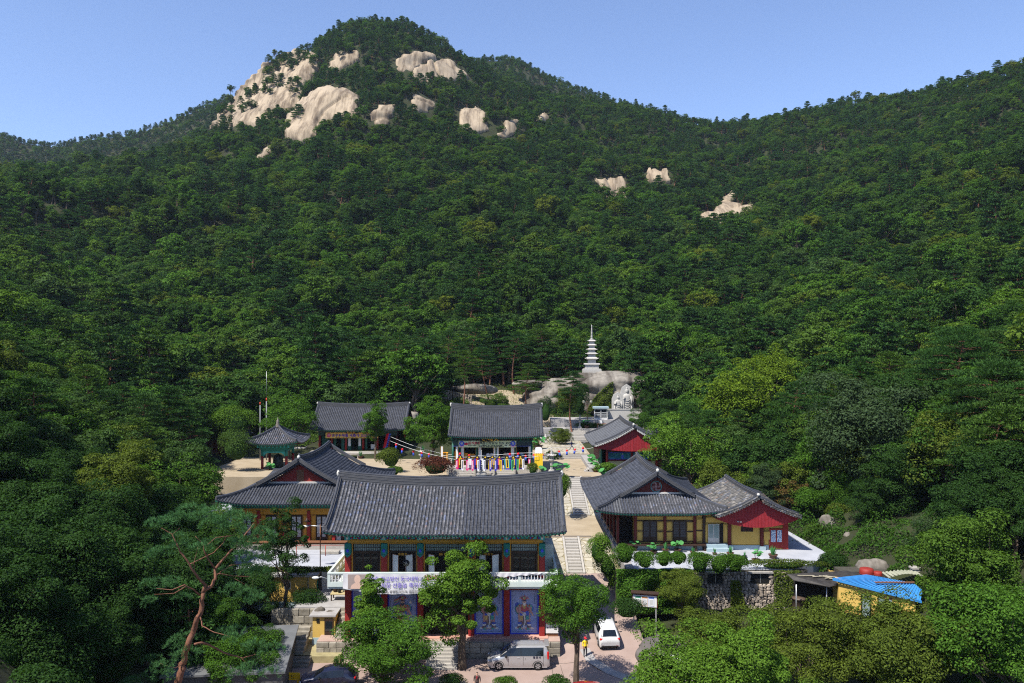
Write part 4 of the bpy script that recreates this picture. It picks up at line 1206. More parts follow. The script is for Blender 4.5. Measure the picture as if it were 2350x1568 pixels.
# yellow lodge under the left terrace
T = Thing("yellow_lodge", "ochre yellow flat-roofed lodge with a round window under the left terrace", "lodge", (-22, 75.9, 2))
a = MB(); a.box(-30, -18.6, 75.6, 76.55, 1.4, 4.7); body = T.part(a, "wall", ORANGE if False else YELLOW)
a = MB(); a.box(-30, -18.58, 75.57, 75.6, 1.4, 2.3); a.box(-18.6, -18.57, 75.57, 76.5, 1.4, 2.3); T.part(a, "base_band", BLUEGREY)
a = MB(); a.box(-30.2, -18.4, 75.3, 76.6, 4.7, 4.9); T.part(a, "roof", CONCRETE)
a = MB(); a.box(-19.35, -19.28, 75.45, 75.56, 1.6, 4.7); T.part(a, "drain_pipe", METAL)
a = MB(); a.box(-21.6, -21.0, 75.54, 75.62, 3.5, 4.2); w_ = T.part(a, "window", WHITE)
a = MB(); a.box(-21.53, -21.07, 75.52, 75.54, 3.57, 4.13); T.part(a, "pane", GLASSDK, parent=w_)
a = MB(); a.prism([(-18.595 , 76.05 + math.cos(g) * .3, 3.75 + math.sin(g) * .5) for g in [2 * math.pi * k / 12 for k in range(12)]], (.03, 0, 0)); T.part(a, "round_window", TEAL)
a = MB(); a.box(-18.2, -17.3, 76.2, 76.28, 3.2, 4.95); dd = tag(a.build("grey_door", METAL), "plain grey metal door in the passage right of the yellow lodge", "door")
a = MB(); a.box(-18.6, -15.0, 76.3, 76.6, 3.2, 5.0); a.build("terrace_wall", MORTAR, kind="structure")

# flat grey garage roof at the lower left
T = Thing("garage", "low garage with a flat dull grey roof beside the car park", "garage", (-21, 63, 0))
c = [(-18.3, 68.4), (-16.6, 58.3), (-25.4, 57.4), (-27, 67.4)]
a = MB(); a.prism([(x, y, 2.45) for x, y in c], (0, 0, .15)); T.part(a, "roof", mat("grey_roof_sheet", (.10, .105, .11), (.14, .145, .15), scale=.8, rough=.6))
a = MB(); cc = [lerp(Vector((-21.8, 63, 0)), Vector((x, y, 0)), .95) for x, y in c]; a.prism([(p.x, p.y, -.2) for p in cc], (0, 0, 2.65)); T.part(a, "wall", mat("garage_wall_dark", (.07, .07, .07), (.10, .10, .10), rough=.9))
# ------------------------------------------------------------------ FRONT HALL
T = Thing("front_hall", "large two-storey front hall with a wide dark tiled roof, white balcony and blue guardian murals", "temple hall", (-5.8, 69, 1.4))
CX = [-14.19, -11.06, -7.93, -3.52, -0.46, 2.6]
rf = Roof(-15.75, 4.5, 66.35, 78.4, 10.75, 3.05, 'X', None, lift=.30, sag=.62, sp=.303, tl=.35)
roof = temple_roof(T, rf, 'new', 'front', 4, keyf=lambda a: 'old' if a < 11.6 + .3 * math.sin(a * 9) else 'new', vis=('front',), ridge_h=.72, rake_h=.42, seg=6)
# older weathered rows on the left part of the front slope
gd = MB()
for end, off, n_ in ((0, -.05, Vector((-1, 0, 0))), (1, .05, Vector((1, 0, 0)))):
    p0, p1 = rake_path(rf, end, off, -.05)
    gable_discs(gd, p0 if end == 0 else p0, n_, .11, .3); gable_discs(gd, p1, n_, .11, .3)
T.part(gd, "gable_tile_ends", TILE, kind="stuff")
gb = MB()
for end, sx in ((0, -1), (1, 1)):
    p0, p1 = rake_path(rf, end, 0, -.3, .8)
    x = p0[0].x - sx * .55
    gb.prism([(x, p.y, p.z) for p in p0 + p1] + [(x, 76.2, 10.2), (x, 68.6, 10.2)], (sx * .08, 0, 0))
T.part(gb, "gable", GABLE_RED)
# walls
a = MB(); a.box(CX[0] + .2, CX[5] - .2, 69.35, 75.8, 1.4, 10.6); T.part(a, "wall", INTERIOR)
a = MB(); a.box(CX[0] - .1, CX[0] + .21, 69.1, 75.8, 1.4, 10.5); a.box(CX[5] - .21, CX[5] + .1, 69.1, 75.8, 1.4, 10.5); T.part(a, "side_wall", YELLOW)
cap_m = mat("painted_flower_capital", (0.008, 0.11, 0.13), (0.02, 0.16, 0.26), scale=9, rough=.7, col3=(.012, .16, .12))
for x in CX:
    a = MB(); a.bbox((x, 69.0, 5.25), (.50, .5, 7.7), 0, .05); c = T.part(a, "column", RED)
    b = MB(); b.bbox((x, 68.98, 8.98), (.56, .56, 1.0), 0, .05); b.prism([(x - .28, 68.69, 8.5), (x + .28, 68.69, 8.5), (x, 68.69, 8.25)], (0, .03, 0)); T.part(b, "painted_capital", cap_m, parent=c)
    e = MB(); e.blob((x, 68.68, 8.85), (.14, .03, .16), 8, 4); T.part(e, "ornament", BLUE, parent=c)
a = MB(); a.box(CX[0], CX[5], 68.86, 69.3, 9.42, 9.80); T.part(a, "beam", ORANGE)
a = MB()
for i in range(5):
    for z in (9.47, 9.73): a.box(CX[i] + .34, CX[i + 1] - .34, 68.845, 68.858, z, z + .03)
T.part(a, "beam_lines", LINE)
brackets(T, CX, CX[0], CX[5], 68.9, 9.82, 10.72)
a = MB(); a.box(-6.9, -4.6, 68.3, 68.36, 10.0, 10.45); sgn = T.part(a, "name_board", WHITE)
# upper storey doors
for i in range(5):
    x0, x1 = CX[i] + .25, CX[i + 1] - .25
    y = 69.32
    fr = MB(); fr.box(x0, x0 + .12, y - .12, y, 6.5, 9.4); fr.box(x1 - .12, x1, y - .12, y, 6.5, 9.4); T.part(fr, "door_jamb", ORANGE)
    fr = MB(); fr.box(x0 + .12, x1 - .12, y - .10, y, 8.55, 8.72); fr.box(x0 + .12, x1 - .12, y - .10, y, 9.28, 9.42); fr.box(x0 + .12, x0 + .28, y - .1, y, 6.5, 8.55); fr.box(x1 - .28, x1 - .12, y - .1, y, 6.5, 8.55)
    d = T.part(fr, "door_frame", DARKWOOD)
    a = MB(); a.box(x0 + .2, x1 - .2, y - .04, y - .03, 8.72, 9.28); t_ = T.part(a, "transom_pane", PAPER if False else GLASSGR, parent=d)
    a = MB(); q = x0 + .3
    while q < x1 - .3: a.box(q, q + .03, y - .07, y - .045, 8.72, 9.28); q += .16
    a.box(x0 + .2, x1 - .2, y - .08, y - .042, 8.98, 9.01); T.part(a, "lattice", DARKWOOD, parent=d, kind="stuff")
    if i in (0, 4): lattice_door(T, x0 + .3, x1 - .3, 6.5, 8.55, y - .02, 3)
    else:
        open_leaf(T, x0 + .42, 6.5, 8.5, y - .15, .78, R(-38)); open_leaf(T, x1 - .42, 6.5, 8.5, y - .15, .78, R(180 + 38))
        for k in range(3):
            a = MB(); a.box(lerp(x0, x1, .34 + .11 * k), lerp(x0, x1, .42 + .11 * k), y - .02, y, 8.3, 8.5); T.part(a, "notice", ORANGE)
# ground floor: murals and doorway
MUR = mat("mural_pale_blue", (0.21, 0.29, 0.56), (0.33, 0.40, 0.66), scale=1.4, rough=.9)
def C(*c): return plain("mural_paint", tuple(lerp(a, b, .14) for a, b in zip(c, (.27, .34, .55))), .85)
SKIN = C(.52, .36, .28); PINK = C(.50, .24, .20); DG = C(.03, .14, .10); GR = C(.05, .34, .26); RB = C(.40, .05, .04); WH = C(.72, .70, .66); GO = C(.55, .36, .08); BL = C(.05, .08, .48); BK = C(.02, .02, .03); BRN = C(.16, .09, .07)
def ell(cx, cz, rx, rz, rot=0, n=14, a0=0, a1=360):
    return [(cx + math.cos(g) * rx * math.cos(rot) - math.sin(g) * rz * math.sin(rot), cz + math.cos(g) * rx * math.sin(rot) + math.sin(g) * rz * math.cos(rot)) for g in [R(lerp(a0, a1, k / n)) for k in range(n)]]
def mural(T, x0, x1, z0, z1, y, kind, flip=False):
    a = MB(); a.box(x0, x1, y - .06, y + .05, z0, z1); m = T.part(a, "mural_panel", MUR)
    b = MB(); yb = y - .0605
    for (p, q, r_, s_) in ((x0, x1, z0, z0 + .16), (x0, x1, z1 - .16, z1), (x0, x0 + .14, z0 + .16, z1 - .16), (x1 - .14, x1, z0 + .16, z1 - .16)): b.box(p, q, yb - .008, yb, r_, s_)
    T.part(b, "border", BLUE, parent=m)
    b = MB(); u0, u1, v0, v1 = x0 + .22, x1 - .22, z0 + .26, z1 - .24
    for (p, q, r_, s_) in ((u0, u1, v0, v0 + .02), (u0, u1, v1 - .02, v1), (u0, u0 + .02, v0, v1), (u1 - .02, u1, v0, v1)): b.box(p, q, yb - .003, yb, r_, s_)
    T.part(b, "border_line", BK, parent=m)
    cx = (x0 + x1) / 2; cz = (z0 + z1) / 2; layer = [0]; sg = -1 if flip else 1
    mbs = {}
    def P_(pts, mt):
        layer[0] += 1; yy = yb - .004 - .0022 * layer[0]
        mb = mbs.setdefault(mt.name, (MB(), mt))[0]
        pts = [(cx + sg * p[0], yy, cz + p[1]) for p in pts]
        if flip: pts = pts[::-1]
        mb.poly(pts)
    H = 1.0
    # flame halo, flowing scarves, clouds underfoot
    for k in range(7): 
        g = R(20 + k * 23); P_(ell(math.cos(g) * .34, 1.02 + math.sin(g) * .30, .05, .13, g - R(90), 8), RB if k % 2 else PINK)
    P_(ell(-.62, .55, .2, .26), BL); P_(ell(.66, .25, .16, .22), BL)
    P_(ell(-.5, .15, .30, .42, .3), DG); P_(ell(-.48, .15, .23, .34, .3), PINK); P_(ell(.5, .2, .2, .4, -.25), GR); P_(ell(.48, .22, .13, .32, -.25), PINK)
    for k in range(9): P_(ell(-.68 + k * .17, -1.42 + .06 * math.sin(k * 2), .15, .10, 0, 10), [WH, PINK, GR, SKIN][k % 4])
    # legs and boots
    P_([(-.42, -.55), (-.05, -.55), (-.12, -1.05), (-.3, -1.35), (-.62, -1.38), (-.45, -1.1)], BRN); P_([(.08, -.55), (.42, -.55), (.5, -1.0), (.6, -1.36), (.28, -1.38), (.18, -1.05)], BRN)
    P_(ell(-.42, -1.1, .17, .12, .3), WH); P_(ell(.42, -1.1, .17, .12, -.3), WH); P_(ell(-.4, -.98, .19, .09), BL); P_(ell(.4, -.98, .19, .09), BL)
    # robe
    P_([(-.50, -.9), (-.56, -.35), (-.36, .12), (.36, .12), (.54, -.35), (.50, -.92), (.2, -.8), (0, -.95), (-.25, -.8)], PINK)
    P_([(-.40, -.7), (-.42, -.3), (-.1, -.3), (-.12, -.72)], GO); P_([(.12, -.7), (.1, -.3), (.42, -.3), (.42, -.66)], GR)
    P_([(-.14, -1.1), (-.12, -.25), (.12, -.25), (.16, -1.1), (.02, -1.25)], BRN)
    P_([(-.40, -.05), (-.38, -.34), (-.1, -.3), (.1, -.3), (.38, -.34), (.40, -.05), (.3, .15), (-.3, .15)], BL)
    P_(ell(0, -.2, .16, .15), WH); P_([(-.05, -.2), (.05, -.2), (.12, -.9), (-.02, -1.3), (-.1, -1.25), (.02, -.9)], WH)
    # torso, collar, sleeves
    P_([(-.36, .12), (-.44, .5), (-.2, .66), (.2, .66), (.44, .5), (.36, .12), (0, 0)], RB); P_([(-.2, .62), (.2, .62), (.08, .3), (0, .22), (-.08, .3)], GO)
    P_(ell(-.42, .52, .17, .15), GR); P_(ell(.42, .52, .17, .15), GR); P_(ell(-.42, .54, .1, .09), RB); P_(ell(.42, .54, .1, .09), RB)
    P_([(-.5, .5), (-.34, .5), (-.28, .1), (-.12, -.02), (-.2, -.16), (-.46, .0)], PINK); P_([(.36, .48), (.5, .46), (.66, .05), (.78, -.2), (.66, -.26), (.5, -.02)], PINK)
    P_(ell(-.15, -.08, .08, .07), SKIN); P_(ell(.73, -.26, .07, .09), SKIN)
    # head, beard, crown
    P_(ell(0, .86, .17, .21), SKIN); P_([(-.15, .84), (-.12, .6), (0, .52), (.12, .6), (.15, .84), (.06, .76), (-.06, .76)], WH if kind in (3,) else BK)
    P_([(-.17, .94), (.17, .94), (.15, 1.06), (-.15, 1.06)], BK); P_(ell(0, 1.13, .2, .11), RB); P_(ell(0, 1.2, .1, .13), GO); P_(ell(0, 1.2, .05, .07), GR)
    P_(ell(-.06, .90, .022, .012), BK); P_(ell(.06, .90, .022, .012), BK); P_([(-.02, .88), (.02, .88), (.03, .80), (-.03, .80)], PINK)
    if kind == 3:      # sword
        P_([(-.13, -.04), (-.08, -.10), (.62, -.62), (.68, -.70), (.60, -.68)], WH); P_([(-.10, -.08), (-.07, -.12), (.60, -.67), (.66, -.70)], BL)
    elif kind == 2:    # lute
        P_(ell(-.2, .1, .26, .17, .6), BRN); P_([(-.05, .2), (.0, .13), (.6, .7), (.54, .76)], BRN)
    elif kind == 1:    # spear with streamers and a small tower
        P_([(-.32, 1.25), (-.28, 1.26), (.22, -1.2), (.18, -1.2)], BRN)
        for k in range(5): P_([(-.3, 1.2 - k * .06), (-.75, 1.05 - k * .12), (-.78, .98 - k * .12), (-.3, 1.12 - k * .06)], [RB, GO, GR, PINK, BL][k])
        P_([(.56, .75), (.8, .75), (.72, .95), (.68, 1.1), (.64, .95)], WH)
    else:
        P_([(-.5, 1.0), (-.46, 1.02), (.2, -.6), (.16, -.62)], GO)
    for k, (mb, mt) in enumerate(mbs.values()): T.part(mb, "painted_figure", mt, parent=m)
    txt = ["東方持國天王", "南方增長天王", "西方廣目天王", "北方多聞天王"][kind]
    put_text(list(txt), (( u1 - .24) if not flip else u0 + .06, yb - .004, v1 - .30), .17, BK, m, "lettering", vertical=True)
for i, k, fl in ((0, 0, True), (1, 1, False), (3, 2, False), (4, 3, False)):
    mural(T, CX[i] + .26, CX[i + 1] - .26, 1.42, 5.45, 69.3, k, fl)
a = MB(); a.box(CX[0] - .3, CX[5] + .3, 68.6, 69.35, 5.47, 5.75); T.part(a, "beam", RED_DK)
a = MB(); a.box(CX[2] + .25, CX[3] - .25, 69.4, 75, 1.4, 1.46); T.part(a, "floor", CONCRETE)
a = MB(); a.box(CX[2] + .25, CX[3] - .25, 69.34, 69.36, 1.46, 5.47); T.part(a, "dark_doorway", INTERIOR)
a = MB(); a.box(CX[0] - .5, CX[5] + .5, 68.35, 69.6, 1.4, 1.47); T.part(a, "sill", mat("pink_sill", (.45, .25, .2), rough=.8))
# balcony
BX0, BX1, BY0, BY1 = -15.5, 3.85, 66.95, 74.6
a = MB(); a.box(BX0, BX1, BY0 + .01, 69.2, 6.1, 6.45); a.box(BX0 + .01, CX[0] - .1, 69.2, BY1, 6.11, 6.45); a.box(CX[5] + .1, BX1 - .01, 69.2, BY1, 6.11, 6.45)
for x in CX: a.box(x - .16, x + .16, 67.6, 69.2, 5.8, 6.098)
bal = T.part(a, "balcony", WHITEPAINT)
def parapet(mb, bal_mb, p0, p1, z0, z1):
    """rail, lower band and little posts between two corners"""
    p0 = Vector(p0); p1 = Vector(p1); d = p1 - p0; L = d.length; ang = math.atan2(d.y, d.x)
    def bx(m, s0, s1, t0, t1, a, b):
        c = p0 + d.normalized() * (s0 + s1) / 2; m.bbox((c.x, c.y, (a + b) / 2), (s1 - s0, t1 - t0, b - a), ang)
    bx(mb, 0, L, -.10, .10, z1 - .14, z1); bx(mb, 0, L, -.085, .085, z0, z0 + .40)
    n = int(L / .26)
    for i in range(n):
        s = L * (i + .5) / n
        bx(bal_mb, s - .035, s + .035, -.05, .05, z0 + .40, z1 - .14)
        bx(bal_mb, s + .035, s + L / n - .035, -.03, .03, z0 + .55, z0 + .58); bx(bal_mb, s + .035, s + L / n - .035, -.03, .03, z1 - .24, z1 - .2)
    for k in range(0, 7):
        s = L * k / 6; s = min(max(s, .12), L - .12); bx(mb, s - .12, s + .12, -.08, .08, z0 + .4, z1 - .14)
r1 = MB(); r2 = MB()
parapet(r1, r2, (BX0, BY0, 0), (BX1, BY0, 0), 6.28, 7.48)
parapet(r1, r2, (BX0 + .09, BY1, 0), (BX0 + .09, BY0 + .1, 0), 6.28, 7.47)
parapet(r1, r2, (BX1 - .09, BY0 + .1, 0), (BX1 - .09, BY1, 0), 6.28, 7.47)
T.part(r1, "rail", WHITEPAINT, parent=bal); T.part(r2, "balusters", WHITE, parent=bal, kind="stuff")
a = MB(); a.box(CX[5] + .3, CX[5] + 1.15, 72, 74.5, 6.45, 8.6); T.part(a, "side_screen", WHITEPAINT)

# banner with a portrait hanging from the balcony
def cloth(x0, x1, zt, zb, y, nx=40, nz=8, amp=.03, f=9, sagf=None):
    P = np.zeros((nx + 1, nz + 1, 3))
    for i in range(nx + 1):
        for j in range(nz + 1):
            u, v = i / nx, j / nz; x = lerp(x0, x1, u)
            top = zt(u) if callable(zt) else zt; bot = zb(u) if callable(zb) else zb
            P[i, j] = (x, y + amp * math.sin(f * u * 6.28 + v * 2) * (.3 + v), lerp(top, bot, v))
    return P
WHITECLOTH = mat("white_banner_cloth", (0.50, 0.495, 0.52), (0.58, 0.57, 0.59), scale=2, rough=.85)
def banner_thing(name, label, P, m, cat="banner", group=None):
    me = grid_mesh("cloth", P, m); c = P.reshape(-1, 3).mean(0)
    t = thing(name, label, cat, tuple(c), 0, group); o = link("cloth", me, t); o.location = (-c[0], -c[1], -c[2])
    return t, -Vector(c)
zt = lambda u: 7.44 - .05 * math.sin(u * 3.14); zb = lambda u: 6.15 - .32 * min(1, u * 3) - .15 * math.sin(u * 3) if u < .78 else lerp(5.72, 7.2, (max(0, u - .78) / .22) ** .8)
Pb = cloth(-14.2, -5.55, zt, zb, BY0 - .14, 60, 10, .035, 7)
t, off = banner_thing("congratulation_banner", "white banner with a portrait and violet lettering draped over the balcony", Pb, WHITECLOTH)
VIO = plain("violet_ink", (.20, .16, .50)); REDI = plain("red_ink", (.55, .05, .08)); GREYI = plain("grey_ink", (.12, .12, .13))
yb = BY0 - .205
def bt(txt, x, z, s, m, sx=1.0, bold=.0): put_text(txt, Vector((x, yb, z)) + off, s, m, t, sx=sx, bold=bold)
bt("경축 학교법인 동국대학교", -11.9, 6.82, .44, VIO, .95, .006); bt("제38대", -7.35, 6.92, .46, REDI, .9, .006); bt("이사장 선출을 축하드립니다", -11.4, 6.28, .46, VIO, .98, .006)
bt("봉선사, 사림회, 불일회, 보현회, 금강회, 봉선", -11.9, 5.82, .25, GREYI, 1, .004)
a = MB(); a.box(-13.75, -11.95, yb + .0, yb + .006, 6.15, 7.36); a.build("photo_field", plain("portrait_backdrop", (.30, .24, .22)), t, loc=off)
a = MB(); a.prism([(-12.95 + p[0], yb - .006, 6.95 + p[1]) for p in ell(0, 0, .27, .36)], (0, .005, 0)); a.prism([(-12.95 + p[0], yb - .004, 6.3 + p[1]) for p in [(-.6, -.15), (.62, -.15), (.5, .22), (.15, .36), (-.2, .36), (-.5, .15)]], (0, .003, 0)); a.build("portrait", plain("portrait_skin", (.58, .40, .32)), t, loc=off)
Pw = cloth(-2.9, 3.2, lambda u: 7.5, lambda u: 7.38 - .28 * (1 - abs(2 * u - .7)) - .05 * math.sin(u * 40), BY0 - .13, 50, 4, .03, 11)
banner_thing("rolled_white_cloth", "crumpled white cloth hung over the right part of the balcony rail", Pw, WHITECLOTH, "cloth")

# fan standing on the balcony
t = thing("standing_fan", "grey electric stand fan in the open upstairs doorway", "fan", (-9.1, 68.6, 6.45)); off = -t.location
a = MB(); a.lathe([(.2, 0), (.2, .04), (.03, .07), (.025, 1.15)], (0, 0, 0), 10); a.build("stand", METAL, t)
a = MB()
for k in range(2): a.lathe([(.27, -.01), (.29, 0), (.27, .01)], (0, 0, 0), 20); 
for k in range(12):
    g = math.pi * k / 12; a.tube([(-.27 * math.cos(g), -.27 * math.sin(g), .03), (.27 * math.cos(g), .27 * math.sin(g), .03)], .005, 3)
o = a.build("guard", METAL, t, loc=(0, -.08, 1.4)); o.rotation_euler = (R(90), 0, 0)
a = MB()
for k in range(4):
    g = math.pi / 2 * k; a.prism([(math.cos(g + q) * r_, math.sin(g + q) * r_, -.02) for q, r_ in ((0, .03), (-.25, .22), (.35, .24), (.5, .05))], (0, 0, .015))
o = a.build("blades", plain("fan_blade_grey", (.35, .38, .42), .4), t, loc=(0, -.08, 1.4)); o.rotation_euler = (R(90), 0, 0)

# right end lean-to with a white sign board
T2 = Thing("side_kiosk", "small wooden lean-to with a white sign board at the right end of the front hall", "kiosk", (3.4, 69, 1.4))
a = MB(); a.box(2.95, 4.0, 68.9, 70.2, 1.4, 3.4); T2.part(a, "wall", BROWNWOOD); a = MB(); a.box(2.9, 4.1, 68.7, 70.4, 3.4, 3.5); T2.part(a, "roof", DARKWOOD)
a = MB(); a.box(2.92, 4.0, 68.82, 68.88, 1.7, 2.6); s_ = T2.part(a, "sign_board", WHITE); put_text("◉ 봉래삼감", Vector((3.0, 68.815, 2.1)) + T2.off, .19, GREYI, T2.root)
a = MB(); a.box(2.92, 4.0, 68.81, 68.819, 2.5, 2.56); T2.part(a, "red_line", REDI)

# ------------------------------------------------------------------ LEFT HALL (hip and gable)
def paljak(T, rf, pedmat, front_y, mats=None, key='new', obj_rows=0, keyf=None, emblem=None, left_mats=None, vis=('front', 'left', 'right')):
    roof = temple_roof(T, rf, key, 'front', obj_rows, keyf, mats, vis=vis, ridge_h=.5, rake_h=.3)
    # pediment facing the camera
    g = rf.hip; yp = rf.y0 + g - .05
    p0, p1 = rake_path(rf, 1 if rf.axis == 'Y' else 0, 0, -.22)
    # choose the end near the camera
    e = 1
    pa, pb = rake_path(rf, 1, 0, -.22)
    if abs(pa[0].y - rf.y0) > abs(pa[0].y - rf.y1): pa, pb = rake_path(rf, 0, 0, -.22)
    allp = pa + pb
    zb = rf.P('front', (rf.x1 - rf.x0) / 2, rf.hip, .05).z
    poly = [(p.x, yp, p.z - .12) for p in allp if p.z - .12 > zb]
    poly = [(poly[0][0], yp, zb)] + poly + [(poly[-1][0], yp, zb)]
    if poly[0][0] > poly[-1][0]: poly = poly[::-1]
    a = MB(); a.prism(poly, (0, .15, 0)); ped = T.part(a, "gable", pedmat)
    a = MB(); n = len(poly)
    inner = poly[1:-1]
    for k in range(len(inner) - 1):
        p, q = Vector(inner[k]), Vector(inner[k + 1]); d_ = Vector((0, 0, -.26))
        a.prism([p + Vector((0, -.07, 0)), q + Vector((0, -.07, 0)), q + d_ + Vector((0, -.07, 0)), p + d_ + Vector((0, -.07, 0))], (0, .06, 0))
    T.part(a, "barge_board", RED_DK)
    gd = MB()
    fr = [Vector((p.x, yp - .75, p.z + .10)) for p in allp]
    h = len(fr) // 2 + 1
    gable_discs(gd, fr[:h], Vector((0, -1, 0)), .115, .27, -.02); gable_discs(gd, fr[h - 1:], Vector((0, -1, 0)), .115, .27, -.02)
    T.part(gd, "gable_tile_ends", mats or TILE, kind="stuff")
    # small overhanging roof strip in front of the pediment
    st = MB(); 
    for k in range(len(fr) - 1): st.prism([fr[k] + Vector((0, 0, .05)), fr[k + 1] + Vector((0, 0, .05)), fr[k + 1] + Vector((0, 0, .14)), fr[k] + Vector((0, 0, .14))], (0, .8, 0))
    T.part(st, "gable_eave", mats or TILE)
    a = MB(); a.box(poly[0][0] - .3, poly[-1][0] + .3, yp - .14, yp - .02, zb - .04, zb + .16); T.part(a, "plaster_line", PLASTER)
    k_ = MB(); 
    for p in (fr[0], fr[-1]): k_.blob(p + Vector((0, .4, .2)), (.22, .3, .12), 8, 5)
    T.part(k_, "end_plaster", PLASTER)
    ap = fr[h - 1] + Vector((0, .25, .45)); e_ = MB(); e_.blob(ap, (.16, .2, .32), 8, 6); e_.blob(ap + Vector((0, -.15, .3)), (.1, .14, .14), 8, 5); T.part(e_, "ridge_end_ornament", TILE_LIGHT)
    return roof, ped, yp, zb

T = Thing("left_hall", "large left hall with a hip-and-gable roof, blank red gable and ochre walls", "temple hall", (-23.3, 86, 5))
rf = Roof(-31.3, -15.3, 84.0, 104.5, 9.9, 3.85, 'Y', 3.9, lift=.5, sag=.75, sp=.31, tl=.36)
roofL, ped, yp, zb = paljak(T, rf, GABLE_RED, 86, obj_rows=5)
a = MB(); a.box(-23.75, -22.95, yp - .03, yp - .0, zb + .15, zb + 1.45); T.part(a, "wood_panel", BROWNWOOD, parent=ped)
a = MB(); a.box(-30, -16.6, 86.1, 103, 5.45, 9.95); T.part(a, "wall", YELLOW)
a = MB(); a.box(-30.2, -16.4, 85.8, 86.12, 9.15, 9.9); T.part(a, "beam", TEAL); a = MB(); a.box(-30.1, -16.5, 85.84, 86.15, 8.5, 9.13); T.part(a, "beam", ORANGE)
for x in (-30, -27.3, -24.6, -21.9, -19.2, -16.6):
    a = MB(); a.bbox((x, 85.9, 7.2), (.34, .34, 3.4), 0, .03); T.part(a, "column", RED)
for i, x in enumerate((-30, -27.3, -24.6, -21.9, -19.2)):
    x0, x1 = x + .2, x + 2.5
    y_ = MB(); l_ = MB(); frame_panel(y_, l_, x0, x0 + .5, 5.6, 8.4, 86.05, .06); frame_panel(y_, l_, x1 - .5, x1, 5.6, 8.4, 86.05, .06); o = T.part(y_, "wall_panel", WHITE if i == 4 else ORANGE); T.part(l_, "panel_line", LINE, parent=o)
    a = MB(); a.box(x0 + .52, x1 - .52, 86.0, 86.09, 5.5, 8.4); T.part(a, "door_frame", DARKWOOD)
    lattice_door(T, x0 + .6, x1 - .6, 5.55, 8.3, 86.0, 2, paper=PAPER)
a = MB(); a.box(-30, -16.4, 84.9, 85.7, 5.62, 5.72); T.part(a, "wooden_bench", BROWNWOOD)
a = MB()
for x in (-29.5, -26, -22.5, -19.3, -16.7): a.box(x, x + .12, 84.95, 85.6, 5.45, 5.62)
T.part(a, "bench_posts", DARKWOOD)

# ------------------------------------------------------------------ RIGHT HALL (yellow, with wing)
T = Thing("right_hall", "right hall with yellow walls, blue base and a hip-and-gable roof bearing a round emblem", "temple hall", (15.5, 84.6, 5))
rf = Roof(8.75, 22.4, 82.7, 101.8, 9.2, 3.42, 'Y', 3.4, lift=.4, sag=.6, sp=.30, tl=.35)
roofR, ped, yp, zb = paljak(T, rf, RED_DK, 84.6, mats=TILE, obj_rows=6, keyf=lambda a: 'old' if a > 5.2 + .6 * math.sin(a * 7) else 'light' if a < 3 and int(a * 9) % 3 == 0 else 'new', vis=('front', 'left', 'right'))
# emblem: ring with the temple sign
ex, ez = (rf.x0 + rf.x1) / 2, zb + .75
a = MB(); n = 28
for k in range(n):
    g0, g1 = 2 * math.pi * k / n, 2 * math.pi * (k + 1) / n
    a.prism([(ex + math.cos(g) * r_, yp - .03, ez + math.sin(g) * r_) for g, r_ in ((g0, .60), (g1, .60), (g1, .55), (g0, .55))], (0, .03, 0))
em = T.part(a, "emblem_ring", TEAL_LT, parent=ped)
a = MB(); s = .40; w_ = .035
def bar(x0, z0, x1, z1):
    for o_ in (-.055, .055):
        if x0 == x1: a.box(ex + x0 + o_ - .016, ex + x0 + o_ + .016, yp - .026, yp - .001, ez + min(z0, z1), ez + max(z0, z1))
        else: a.box(ex + min(x0, x1), ex + max(x0, x1), yp - .024, yp - .002, ez + z0 + o_ - .016, ez + z0 + o_ + .016)
bar(0, -s, 0, s); bar(-s, 0, s, 0); bar(0, s, -s, s); bar(s, 0, s, s); bar(0, -s, s, -s); bar(-s, 0, -s, -s)
T.part(a, "emblem_sign", plain("faded_emblem_paint", (.50, .34, .32)), parent=ped)
Y = 84.6
Xc = lambda x: Xu(1262.1 + .2686 * x, Y)
Zc = lambda y: EYE - (975.3 + .2686 * y - V0) * Y / F
a = MB(); a.box(Xc(728), 22.2, Y + .1, 100.5, 5.0, 9.25); T.part(a, "wall", YELLOW)
a = MB(); a.box(Xc(728), Xc(1322), Y + .02, Y + .1, Zc(1003), Zc(815)); T.part(a, "dark_frame", DARKWOOD)
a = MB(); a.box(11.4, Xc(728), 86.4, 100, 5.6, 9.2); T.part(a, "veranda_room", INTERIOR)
a = MB(); a.box(11.15, Xc(728), 84.5, 86.6, 5.55, 5.72); a.box(11.15, 12.2, 86.6, 100, 5.55, 5.72); T.part(a, "veranda_floor", DARKWOOD)
for yy in (84.7, 87.7, 90.7, 93.7, 96.7, 99.7):
    b = MB(); b.bbox((11.25, yy, 5.25), (.42, .42, .6), 0, .06); p = T.part(b, "post_stone", STEPST)
    a = MB(); a.bbox((11.25, yy, 7.35), (.26, .26, 3.6), 0, .03); T.part(a, "veranda_post", RED_DK)
a = MB(); a.box(11.1, 22.3, 84.5, 84.75, 9.0, 9.22); a.box(11.1, 11.4, 84.75, 100, 9.0, 9.22); T.part(a, "eave_beam", TEAL)
for xx in (729, 981, 1236, 1314):
    a = MB(); a.bbox((Xc(xx), Y, (Zc(1070) + 9.1) / 2), (.30, .3, 9.1 - Zc(1070)), 0, .03); T.part(a, "column", RED_DK if xx != 1314 else DARKWOOD)
def ypanels(T, lst, m=YELLOW, y=Y):
    for x0, x1, y0, y1 in lst:
        p = MB(); l = MB(); frame_panel(p, l, Xc(x0), Xc(x1), Zc(y1), Zc(y0), y, .05); o = T.part(p, "wall_panel", m); T.part(l, "panel_line", LINE, parent=o)
